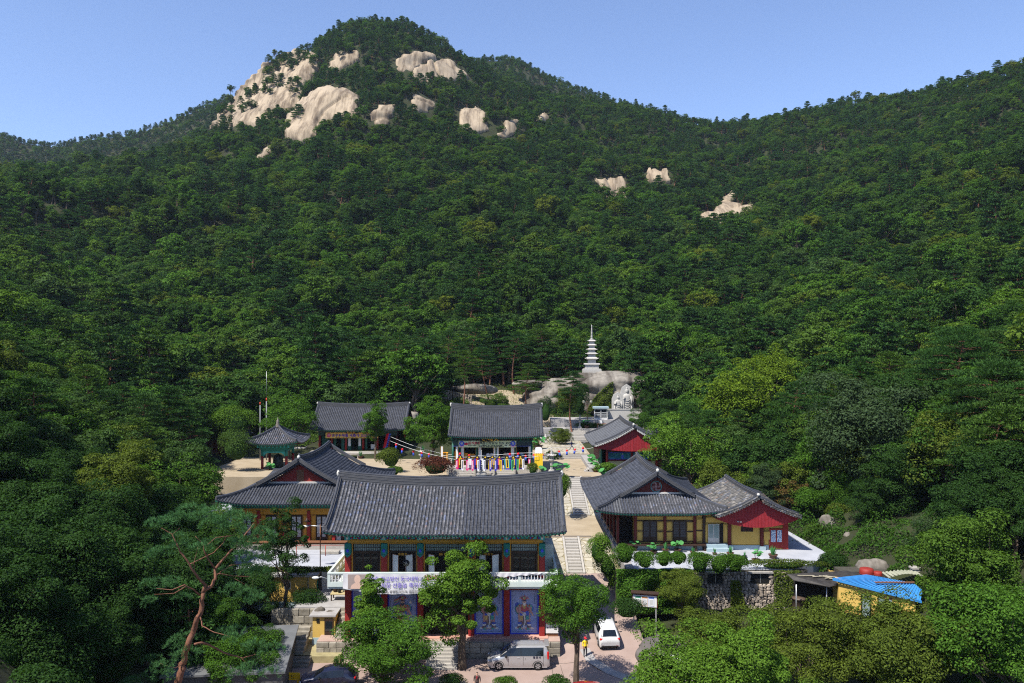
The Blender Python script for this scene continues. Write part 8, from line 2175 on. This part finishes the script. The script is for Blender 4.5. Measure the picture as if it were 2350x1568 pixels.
for nm, lb, q in (("garden_shrubs", "mixed low garden shrubs on the bank behind the halls", (-46, -9, 141, 168, 46000)), ("shrine_shrubs", "mixed low shrubs around the shrine and behind the red gable hall", (2, 34, 146, 186, 40000))):
    rng = np.random.default_rng(int(q[4])); n = q[4]; x = rng.uniform(q[0], q[1], n); y = rng.uniform(q[2], q[3], n); h = np.clip(_noise2(x * 9, y * 9, 33) * .9 + .5, 0, 2.2)
    ok = (h > .15) & ~((x > 5) & (x < 19) & (y < 164)); x, y, h = x[ok], y[ok], h[ok]; n = len(x)
    tag(link(nm, quads_mesh(nm, leaf_quads(np.column_stack([x, y, ground_z(x, y) + h * rng.uniform(.4, 1, n)]), unit(rng.normal(size=(n, 3)) * .6 + np.array([0, -.4, .7])), rng.normal(size=(n, 3)), rng.uniform(.2, .42, n), rng.uniform(.14, .28, n)), 4, LEAF), kind="stuff"), lb, "undergrowth")
g = link("grass", quads_mesh("grass", (lambda rng, n: leaf_quads(np.column_stack([x := rng.uniform(-34, 12, n), y := rng.uniform(146, 186, n), ground_z(x, y) + .85]), unit(rng.normal(size=(n, 3)) * .4 + np.array([0, -.6, .5])), np.tile([0., 0, 1], (n, 1)), rng.uniform(.2, .45, n), rng.uniform(.08, .16, n)))(np.random.default_rng(5), 9000), 4, LEAF_OLIVE), kind="stuff"); tag(g, "patchy low grass on the ground behind the halls", "grass")
g = link("undergrowth", quads_mesh("undergrowth", (lambda rng, n: leaf_quads(np.column_stack([x := rng.uniform(28, 52, n), y := rng.uniform(76, 112, n), ground_z(x, y) + np.clip(_noise2(x * 14, y * 14, 8) * 1.3 + .5, -.3, 2.4) * rng.uniform(.3, 1, n)]), unit(rng.normal(size=(n, 3)) * .6 + np.array([0, -.3, .8])), rng.normal(size=(n, 3)), rng.uniform(.15, .4, n), rng.uniform(.1, .25, n)))(np.random.default_rng(6), 45000), 4, LEAF), kind="stuff"); tag(g, "low green undergrowth on the bank right of the white terrace", "undergrowth")

POTM = plain("dark_clay", (.09, .045, .03), .6)
def potted(label, x, y, z, kind, s=1.0, seed=0):
    t = thing("potted_plant", label, "potted plant", (x, y, z), 0, "potted plants", s); rng = np.random.default_rng(seed)
    a = MB(); a.lathe([(.22, 0), (.42, .35), (.46, .38), (.40, .36), (.2, .34)], (0, 0, 0), 14); a.build("pot", POTM if kind != 'small' else plain("black_plastic_pot", (.02, .02, .02)), t)
    st_ = MB(); lf = MB()
    if kind == 'lotus':
        for k in range(9):
            g = rng.uniform(0, 6.28); r_ = rng.uniform(.1, .7); h = rng.uniform(.7, 1.25); p = Vector((math.cos(g) * r_, math.sin(g) * r_, h)); st_.tube([(0, 0, .3), p], .015, 4)
            tl = Vector((rng.normal() * .3, rng.normal() * .3 - .2, 1)).normalized(); u_ = tl.cross(Vector((0, 1, 0))).normalized(); w_ = tl.cross(u_); rr_ = rng.uniform(.2, .3)
            vs = [p] + [p + (u_ * math.cos(q) + w_ * math.sin(q)) * rr_ + tl * (.05 + .03 * math.sin(q * 3)) for q in [2 * math.pi * i / 9 for i in range(9)]]
            lf.add(vs, [(0, 1 + i, 1 + (i + 1) % 9) for i in range(9)])
    else:
        for k in range(26):
            g = rng.uniform(0, 6.28); r_ = rng.uniform(.05, .45); h = rng.uniform(.7, 1.3); p = Vector((math.cos(g) * r_, math.sin(g) * r_, h)); b = Vector((math.cos(g) * .1, math.sin(g) * .1, .3)); sd = Vector((-math.sin(g), math.cos(g), 0)) * .03
            lf.add([b - sd, b + sd, b.lerp(p, .6) + sd * 1.4, p, b.lerp(p, .6) - sd * 1.4], [(0, 1, 2, 3, 4)])
    st_.build("stems", LEAF, t, "stuff"); lf.build("leaves", LOTUS, t, "stuff")
LOTUS = leaf_mat("lotus_leaf", [(.06, .22, .07), (.08, .26, .08)], ivar=.25)
Yt = 79.5
for k, (u, v, kd, s, lb) in enumerate([(1457, 1262, 'lotus', .8, "lotus pot between the first and second clipped shrubs"), (1500, 1272, 'lotus', .9, "lotus pot behind the gap right of the second clipped shrub"), (1527, 1268, 'grass', .9, "tall reedy pot behind the third clipped shrub"), (1555, 1268, 'lotus', .9, "lotus pot behind the fourth clipped shrub"), (1590, 1272, 'grass', .7, "pot with pink flowering stems left of the broad shrubs"), (1640, 1274, 'grass', .6, "small spiky pot behind the broad shrubs"), (1676, 1276, 'grass', .9, "yellowish leafy pot above the right broad shrub"),
        (1709, 1280, 'small', .55, "small black pot alone on the white terrace"), (1735, 1292, 'lotus', 1.0, "lotus pot in the middle of the white terrace edge"), (1774, 1282, 'grass', 1.1, "big pot of reeds and lotus at the right of the terrace"), (1739, 1272, 'grass', .5, "small spiky pot behind the middle lotus pot")]):
    p = wpz(u, v, 5.0); potted(lb, p.x, p.y, 5.0, kd, s, 300 + k)
for k, (x, y, z, kd, s, lb) in enumerate([(Xu(1236, 113), 113, 8, 'lotus', 1.5, "big lotus pot right of the yellow-green round bush"), (Xu(1287, 112), 114.2, 8, 'lotus', 1.6, "lotus pot above the right end of the front hall ridge"), (Xu(1361, 123), 123.5, 8, 'lotus', 1.6, "upper lotus pot beside the red gable hall"), (Xu(1366, 120), 119.5, 8, 'lotus', 1.5, "lower lotus pot beside the red gable hall"), (Xu(1384, 112), 112.5, 7.4, 'lotus', 1.6, "lotus pot at the foot of the red gable hall"), (Xu(1236, 141), 141.5, 8.72, 'lotus', 1.8, "lotus pot left of the walking man"), (Xu(1347, 160.5), 160.8, 10.6, 'lotus', 1.4, "lotus pot beside the stone lantern on the shrine terrace"), (Xu(785, 134), 134.5, 8, 'grass', 1.2, "brown pot left of the stone bench"), (Xu(826, 134), 134.5, 8, 'grass', 1.2, "brown pot right of the stone bench"), (Xu(615, 121), 121.6, 7.6, 'lotus', 1.2, "pot between the posts of the bell pavilion"), (Xu(970, 138), 138, 8, 'grass', 1.6, "reedy pot behind the left stone lantern")]):
    potted(lb, x, y, z, kd, s, 340 + k)

# ------------------------------------------------------------------ trees at the temple
GINK = broadleaf(103, 10.6, 3.2, .28, 90, 330, .15, .8, 'round', trunk_r=.3, lobes=[(0, 0, 0, .72), (.2, 0, 2.6, .45), (.3, .2, 1.6, .5), (-2.3, .3, -.2, .5), (1.9, -.2, -1.0, .5), (-.6, -1.0, -1.6, .5), (.4, -1.2, .4, .42), (-1.2, 0, -2.2, .4)])
ZELK = broadleaf(104, 9.6, 3.2, .34, 70, 340, .15, .5, 'vase', trunk_r=.22)
SLIM = broadleaf(105, 9, 1.75, .3, 70, 190, .15, .6, 'cone', trunk_r=.13)
COURT = broadleaf(106, 10.4, 3.4, .2, 120, 170, .2, .6, 'round', trunk_r=.2)
PINEN = [pine(110, 12, 3.4, .58, 26, 420, .34, .045, .17, 1.0), pine(111, 11.5, 3.0, .60, 24, 420, .34, .045, .16, 1.3), pine(112, 12, 5.2, .35, 46, 520, .42, .05, .24, .8)]
def tm(lw, leaf, bark=BARK): return tree_meshes(lw, leaf, bark)
NB = {}
def nb(i, leaf):
    k = (i, leaf.name)
    if k not in NB: NB[k] = tm(NEARB[i], leaf)
    return NB[k]
def special(pair, name, label, u, Y, z, s, rz=0.0, sz=None, cat="tree"): return plant(pair, name, Xu(u, Y), Y, z, s, rz, label, None, cat, sz)
special(tm(GINK, LEAF_BRIGHT), "ginkgo_tree", "bright green ginkgo tree standing beside the front steps", 1062, 65.4, 0, 1.0, .4)
special(tm(SLIM, LEAF_BRIGHT), "ginkgo_tree", "slim bright green tree in front of the left murals", 852, 64.2, 0, .98, 1.0)
special(nb(0, LEAF_G), "bushy_tree", "low bushy green tree at the bottom in front of the left murals", 880, 60.5, -1.4, 1.08, 2.0, .86)
special(tm(ZELK, LEAF_G), "zelkova_tree", "dark green tree with a bare forked trunk at the right of the car park", 1322, 61.2, 0, .98, 1.5)
special(tm(broadleaf(107, 11, 2.2, .25, 80, 170, .19, .4, 'round'), LEAF_DARK), "dark_tree", "tall dark tree in front of the left hall", 655, 73.5, 1.8, .98, .3)
special(tm(COURT, LEAF_G), "courtyard_tree", "leafy tree standing before the left end of the main hall", 993, 127, 8, 1.16, .3, 1.05)
special(tm(broadleaf(108, 10.8, 2.7, .22, 90, 150, .2, .6, 'vase'), LEAF_G), "courtyard_tree", "uneven dark tree in front of the rear left hall", 862, 133.5, 8, 1.0, .9)
special(tm(broadleaf(109, 9.6, 4.2, .15, 90, 150, .22, .6, 'round'), LEAF_G), "round_tree", "wide round tree behind the bell pavilion", 665, 134, 8, 1.08, .9)
special(tm(broadleaf(113, 10, 4.6, .18, 110, 170, .22, .6, 'round'), LEAF_BRIGHT), "bright_tree", "bright green spreading tree right of the red gable hall", 1582, 108, 5.0, 1.18, .2)
YG = tm(broadleaf(114, 11, 4.6, .2, 100, 150, .24, .6, 'vase'), LEAF_YELLOW)
special(YG, "yellow_green_tree", "large yellow-green tree on the right slope", 1700, 124, 7.5, 1.5, .2); special(YG, "yellow_green_tree", "second yellow-green tree just behind the large one", 1760, 140, 13, 1.25, 2.2)
special(tm(PINEN[0], NEEDLE, BARK_RED), "red_pine", "tall red pine with a bright crown right of the yellow-green trees", 1800, 118, 8, 1.1, 1.2)
special(nb(1, LEAF_GREY), "grey_green_tree", "pale grey-green tree behind the wing hall", 1765, 100, 4.0, .82, .2)
special(tm(broadleaf(115, 6, 2.3, .2, 50, 110, .18, .6), leaf_mat("leaf_rusty", [(.11, .055, .02), (.09, .06, .02)])), "rusty_tree", "small rust-tinted tree behind the right end of the wing hall", 1818, 99, 5.0, 1.0, .2)
special(nb(2, LEAF_GREY), "dark_oak", "very large dull grey-green oak on the right slope", 1975, 99, 5.2, 2.05, .8); special(nb(0, LEAF_DARK), "dark_oak", "large dark tree right of the dull oak", 2100, 97, 7.5, 1.85, 2.8); special(nb(1, LEAF_DARK), "dark_oak", "dark spreading tree low on the bank behind the blue roof", 2075, 88, 5.2, 1.15, 1.8); special(nb(2, LEAF_G), "bank_tree", "green tree at the top of the bank behind the wing hall", 1862, 104, 6.5, .85, 1.8)
PB = tm(PINEN[2], NEEDLE, BARK_RED)
special(PB, "large_pine", "huge layered pine at the right edge of the photo", 2270, 86, 9.5, 1.25, .2); special(PB, "large_pine", "second huge pine behind the one at the right edge", 2190, 100, 14, 1.2, 2.2)
special(nb(2, LEAF_GREY), "grey_green_tree", "pale grey-green tree right of the blue roof", 2150, 78, 2.5, .85, 1.1)
# trees along the bottom right
for k, (i, lf, u, Y, z, s, lb) in enumerate([(2, LEAF_BRIGHT, 1605, 53, -2.0, 1.08, "bright big-leaved tree at the bottom right of the car park"), (0, LEAF_OLIVE, 1562, 73, .6, .62, "olive tree in front of the stone wall"), (1, LEAF_BRIGHT, 1705, 51, -1.2, 1.06, "second bright tree right of the big-leaved one"),
        (2, LEAF_OLIVE, 1850, 57, -1.2, 1.0, "wide olive tree below the black lean-to"), (0, LEAF_OLIVE, 1985, 58, -1.0, 1.02, "olive tree in front of the blue-roofed shed"), (2, LEAF_OLIVE, 2100, 56, -1, 1.12, "tall olive tree right of the blue-roofed shed"), (1, LEAF, 2235, 60, 1, 1.35, "green tree at the lower right edge"), (0, LEAF, 2320, 52, 0, 1.25, "dense green tree in the lower right corner"),
        (2, LEAF_OLIVE, 1660, 62, -2.2, .9, "olive tree below the stone wall"), (2, LEAF, 1930, 47, -4.0, 1.05, "green tree at the bottom edge right of centre"), (0, LEAF_OLIVE, 2090, 46, -4, 1.1, "olive tree at the bottom edge near the right corner"), (1, LEAF, 1790, 45.5, -4.5, 1.0, "green tree at the bottom edge below the olive trees"), (1, LEAF_DARK, 2200, 72, 3, 1.2, "dark glossy tree on the slope right of the shed"), (0, LEAF_DARK, 2290, 76, 6, 1.35, "dark glossy tree at the right edge above the lower trees")]):
    special(nb(i, lf), "broadleaf_tree", lb, u, Y, z, s, k * 1.3)
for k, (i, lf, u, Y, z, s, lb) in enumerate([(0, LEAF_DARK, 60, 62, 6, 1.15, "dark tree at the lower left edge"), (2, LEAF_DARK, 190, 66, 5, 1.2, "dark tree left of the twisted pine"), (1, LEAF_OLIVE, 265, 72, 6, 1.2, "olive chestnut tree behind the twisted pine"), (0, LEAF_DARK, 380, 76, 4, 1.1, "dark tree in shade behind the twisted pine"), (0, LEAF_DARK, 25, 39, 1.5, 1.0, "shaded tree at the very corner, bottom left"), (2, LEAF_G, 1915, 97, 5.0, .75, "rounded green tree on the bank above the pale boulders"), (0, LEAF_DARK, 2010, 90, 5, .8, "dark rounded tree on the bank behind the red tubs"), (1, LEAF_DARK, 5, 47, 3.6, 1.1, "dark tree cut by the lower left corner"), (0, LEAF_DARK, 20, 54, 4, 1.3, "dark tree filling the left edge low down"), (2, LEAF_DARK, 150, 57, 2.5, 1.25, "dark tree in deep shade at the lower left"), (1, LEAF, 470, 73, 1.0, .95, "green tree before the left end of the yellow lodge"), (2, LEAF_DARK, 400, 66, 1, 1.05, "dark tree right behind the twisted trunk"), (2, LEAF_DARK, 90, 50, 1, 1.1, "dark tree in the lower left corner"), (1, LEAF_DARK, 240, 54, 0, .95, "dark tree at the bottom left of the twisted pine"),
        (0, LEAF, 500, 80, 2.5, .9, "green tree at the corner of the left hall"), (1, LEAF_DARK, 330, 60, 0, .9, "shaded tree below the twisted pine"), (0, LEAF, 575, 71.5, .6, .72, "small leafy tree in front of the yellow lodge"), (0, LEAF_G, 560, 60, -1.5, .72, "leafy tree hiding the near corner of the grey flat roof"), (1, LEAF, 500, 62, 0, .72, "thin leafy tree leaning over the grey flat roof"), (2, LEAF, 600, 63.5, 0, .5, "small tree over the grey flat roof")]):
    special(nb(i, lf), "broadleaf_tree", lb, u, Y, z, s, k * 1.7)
# pines on the ground behind the halls
for k, (i, u, Y, s, lb) in enumerate([(0, 832, 160, 1.0, "red pine with a bare trunk behind the rear left hall"), (1, 905, 168, 1.15, "tall red pine left of the group behind the halls"), (0, 947, 171, 1.2, "straight red pine in the middle of the group behind the halls"), (1, 985, 168, 1.1, "leaning red pine in the group behind the halls"), (1, 1062, 160, 1.08, "slanting red pine behind the left end of the main hall"), (0, 1128, 166, 1.12, "spreading red pine behind the middle of the main hall"),
        (0, 1218, 163, 1.08, "dark trunked pine behind the right end of the main hall"), (1, 1315, 158, 1.12, "pine with a long bare trunk in front of the pagoda rock"), (0, 1010, 180, 1.1, "red pine deep in the trees behind the halls"), (1, 1180, 182, 1.2, "pine at the wood edge behind the main hall"), (0, 1260, 188, 1.2, "pine left of the pagoda at the wood edge"), (1, 1500, 172, 1.0, "dark pine right of the overhanging rock"), (0, 870, 176, 1.2, "pine at the wood edge behind the rear left hall"), (1, 1090, 186, 1.25, "tall pine in the second row behind the main hall")]):
    y = Y; x = Xu(u, y); special(tm(PINEN[i], NEEDLE, BARK_RED) if k < 2 else PN2[i], "red_pine", lb, u, y, float(ground_z(x, y)) + .2, s, k * 1.1) if k >= 2 else None
    if k == 1: PN2 = [tm(PINEN[0], NEEDLE, BARK_RED), tm(PINEN[1], NEEDLE, BARK_RED)]
    if k < 2: x = Xu(u, y); special(PN0 if k else (PN0 := tm(PINEN[0], NEEDLE, BARK_RED)), "red_pine", lb, u, y, float(ground_z(x, y)) + .2, s, k * 1.1)
for k, (i, lf, u, Y, dz, s, lb) in enumerate([(0, LEAF, 1135, 160, 0, .72, "round broadleaf tree behind the main hall ridge"), (2, LEAF_OLIVE, 1283, 149, 0, .5, "round olive tree right of the main hall"), (1, LEAF_DARK, 1480, 163, 0, .9, "dark tree right of the carved reliefs"), (0, LEAF, 1470, 158, 0, .62, "leafy tree half hiding the taller carved figure"), (2, LEAF_DARK, 1530, 150, 0, 1.0, "dark tree behind the red gable hall"), (1, LEAF, 1390, 193, 0, 1.2, "dark leafy tree just behind the pagoda"), (0, LEAF_DARK, 1440, 196, 0, 1.3, "dark leafy tree right behind the pagoda"), (0, LEAF_DARK, 1268, 134, -1, .38, "small dark tree beside the main hall")]):
    x = Xu(u, Y); special(nb(i, lf), "broadleaf_tree", lb, u, Y, float(ground_z(x, Y)) + dz, s, k * 2.1)

# ------------------------------------------------------------------ the twisted pine at the lower left
def tp(x, y, Y=53.0): return wp(286.9 + .2682 * x, 1147.4 + .2682 * y, Y)
t = thing("twisted_red_pine", "old twisted red pine with bare bent limbs in the left foreground", "tree", tuple(tp(430, 1640)))
off = -t.location
TK = .5
limbs = [
 ([(430, 1900, 53), (445, 1568, 53), (490, 1460, 53), (500, 1350, 53.3), (545, 1220, 53), (590, 1110, 53.2), (600, 1040, 53), (640, 980, 53), (660, 860, 53), (672, 790, 53)], [.52, .48, .44, .42, .38, .36, .34, .31, .29, .27]),
 ([(672, 790, 53), (685, 730, 53), (640, 680, 52.6), (590, 620, 52.2), (540, 530, 52), (470, 440, 51.8), (440, 370, 51.5)], [.25, .20, .17, .15, .13, .10, .06]),
 ([(672, 790, 53), (735, 740, 53.3), (775, 670, 53.6), (770, 590, 53.8), (850, 500, 54), (930, 410, 54.3), (1010, 320, 54.6), (1100, 200, 55)], [.26, .22, .2, .18, .14, .12, .10, .07]),
 ([(770, 590, 53.8), (720, 520, 53.4), (680, 440, 53), (670, 380, 53), (600, 310, 52.6)], [.13, .11, .09, .07, .03]),
 ([(640, 815, 53), (590, 770, 52.6), (510, 728, 52), (400, 770, 51.6), (270, 760, 51.4)], [.13, .10, .08, .06, .03]),
 ([(520, 740, 52), (420, 800, 51.4), (250, 808, 51)], [.07, .05, .02]),
 ([(590, 1230, 53), (680, 1225, 53.5), (740, 1250, 54), (850, 1310, 54.4), (1000, 1355, 54.8), (1120, 1320, 55)], [.18, .15, .13, .11, .08, .04]),
 ([(1000, 1355, 54.8), (1050, 1415, 55)], [.06, .03]), ([(640, 970, 53), (660, 1080, 52.5), (760, 1130, 52.2), (900, 1170, 52)], [.10, .08, .06, .03]),
 ([(560, 550, 52), (620, 520, 52.6), (760, 450, 53), (840, 370, 53.4), (870, 300, 53.6)], [.09, .08, .06, .05, .03]), ([(700, 390, 53), (780, 320, 53.6), (900, 310, 54), (950, 290, 54.2)], [.06, .05, .04, .02]),
 ([(790, 640, 53.7), (900, 560, 54.4), (1060, 540, 55)], [.08, .06, .03]), ([(800, 630, 53.7), (930, 650, 54.4), (1080, 660, 55)], [.08, .06, .03]), ([(930, 670, 54), (1060, 740, 54.6), (1100, 800, 55)], [.04, .03, .015]), ([(600, 640, 52.4), (590, 540, 52.4), (625, 400, 52.4)], [.05, .04, .02]), ([(400, 300, 52), (470, 240, 52)], [.03, .015]), ([(440, 370, 51.5), (400, 290, 51.5), (310, 240, 51.5)], [.06, .04, .02]), ([(500, 1400, 53.2), (430, 1440, 52.4), (300, 1400, 52)], [.08, .05, .02])]
for k, (pts, rad) in enumerate(limbs):
    a = MB(); P_ = [tp(*p) for p in pts]
    Q = []; RR_ = []
    for i in range(len(P_) - 1):
        for q in range(3):
            f = q / 3; Q.append(P_[i].lerp(P_[i + 1], f) + Vector((random.gauss(0, 1), random.gauss(0, 1), random.gauss(0, 1))) * rad[i] * .12); RR_.append(lerp(rad[i], rad[i + 1], f) * random.uniform(.93, 1.07))
    Q.append(P_[-1]); RR_.append(rad[-1]); RR_ = [q * TK for q in RR_]; a.tube(Q, RR_, 10 if k < 3 else 6)
    a.build("trunk" if k == 0 else "limb", BARK_RED, t, loc=off)
pads = [(560, 110, 1.5), (480, 160, 1.2), (640, 160, 1.2), (330, 210, 1.1), (270, 200, .8), (800, 120, 1.4), (880, 190, 1.2), (950, 150, 1.0), (1030, 190, 1.1), (760, 220, 1.2), (900, 270, 1.2), (1100, 290, 1.2), (1180, 320, 1.1), (1170, 380, 1.0), (1050, 380, 1.3), (960, 380, 1.1), (730, 380, 1.0), (430, 330, .9), (480, 400, 1.0), (640, 420, .8), (1080, 470, 1.3), (1130, 540, 1.1), (1000, 500, .9), (300, 460, 1.0), (250, 480, .7), (1100, 620, 1.0), (1150, 620, .9), (830, 620, .8), (240, 730, .9), (390, 740, .7), (210, 870, .6), (930, 780, 1.1), (1070, 830, 1.2), (1120, 860, .9), (480, 850, .7), (850, 1150, .9), (940, 1130, .8), (900, 1200, .7), (500, 1200, 1.1), (440, 1250, .9), (540, 1330, 1.0), (1100, 1270, 1.1), (1250, 1300, 1.0), (1050, 1450, 1.0), (980, 1500, .9), (230, 1380, .9), (300, 1450, 1.0), (330, 1520, .8), (470, 1370, .9), (1250, 1500, .9), (140, 1560, 1.0), (40, 1580, .8), (400, 700, .7)]
rng = np.random.default_rng(77); LV = []
for (x, y, r_) in pads:
    c = np.array(tp(x, y, 53 + rng.uniform(-1.6, 1.6)) + off); r_ *= .82; n = int(760 * r_); g = rng.uniform(0, 6.28, n); q = np.sqrt(rng.uniform(0, 1, n)); lob = 1 + .3 * np.sin(g * 3 + x) + .2 * np.sin(g * 5 + y)
    # needles sit in tufts
    nt_ = max(14, int(42 * r_)); tg = rng.uniform(0, 6.28, nt_); tq = np.sqrt(rng.uniform(0, 1, nt_)); tc = np.stack([np.cos(tg) * tq * r_, np.sin(tg) * tq * r_, (1 - tq ** 2) * .38 * r_ + rng.normal(size=nt_) * .07], -1) * 1.0
    ti = rng.integers(0, nt_, n)
    base = c + tc[ti]; ax = unit(rng.normal(size=(n, 3)) * .75 + unit(tc[ti] + np.array([0, 0, .3])) + np.array([0, 0, .35]))
    L_ = rng.uniform(.16, .34, n); pos = base + ax * (L_ * .5)[:, None]; nm = unit(np.cross(ax, rng.normal(size=(n, 3))))
    LV.append(leaf_quads(pos, nm, ax, L_, rng.uniform(.014, .028, n)))
NEEDLE_BR = leaf_mat("pine_needles_bright", [(0.050, 0.128, 0.045), (0.058, 0.14, 0.045)], trans=.15, ivar=.4)
o = link("needles", quads_mesh("needles", np.concatenate(LV), 4, NEEDLE_BR), t)

# ------------------------------------------------------------------ air
bpy.context.view_layer.update()
hz = MB(); hz.box(-940, 940, -700, 1150, -10.0, 430)
vm = bpy.data.materials.new("hazy_air"); vm.use_nodes = True; vn = vm.node_tree; vn.nodes.clear()
pv = vn.nodes.new("ShaderNodeVolumePrincipled"); pv.inputs["Density"].default_value = HAZE; pv.inputs["Color"].default_value = (.62, .78, 1, 1); pv.inputs["Anisotropy"].default_value = 0.2
vo = vn.nodes.new("ShaderNodeOutputMaterial"); vn.links.new(pv.outputs[0], vo.inputs[1])
if HAZE > 0: tag(hz.build("haze", vm, kind="stuff"), "thin pale blue haze filling the valley air", "haze")
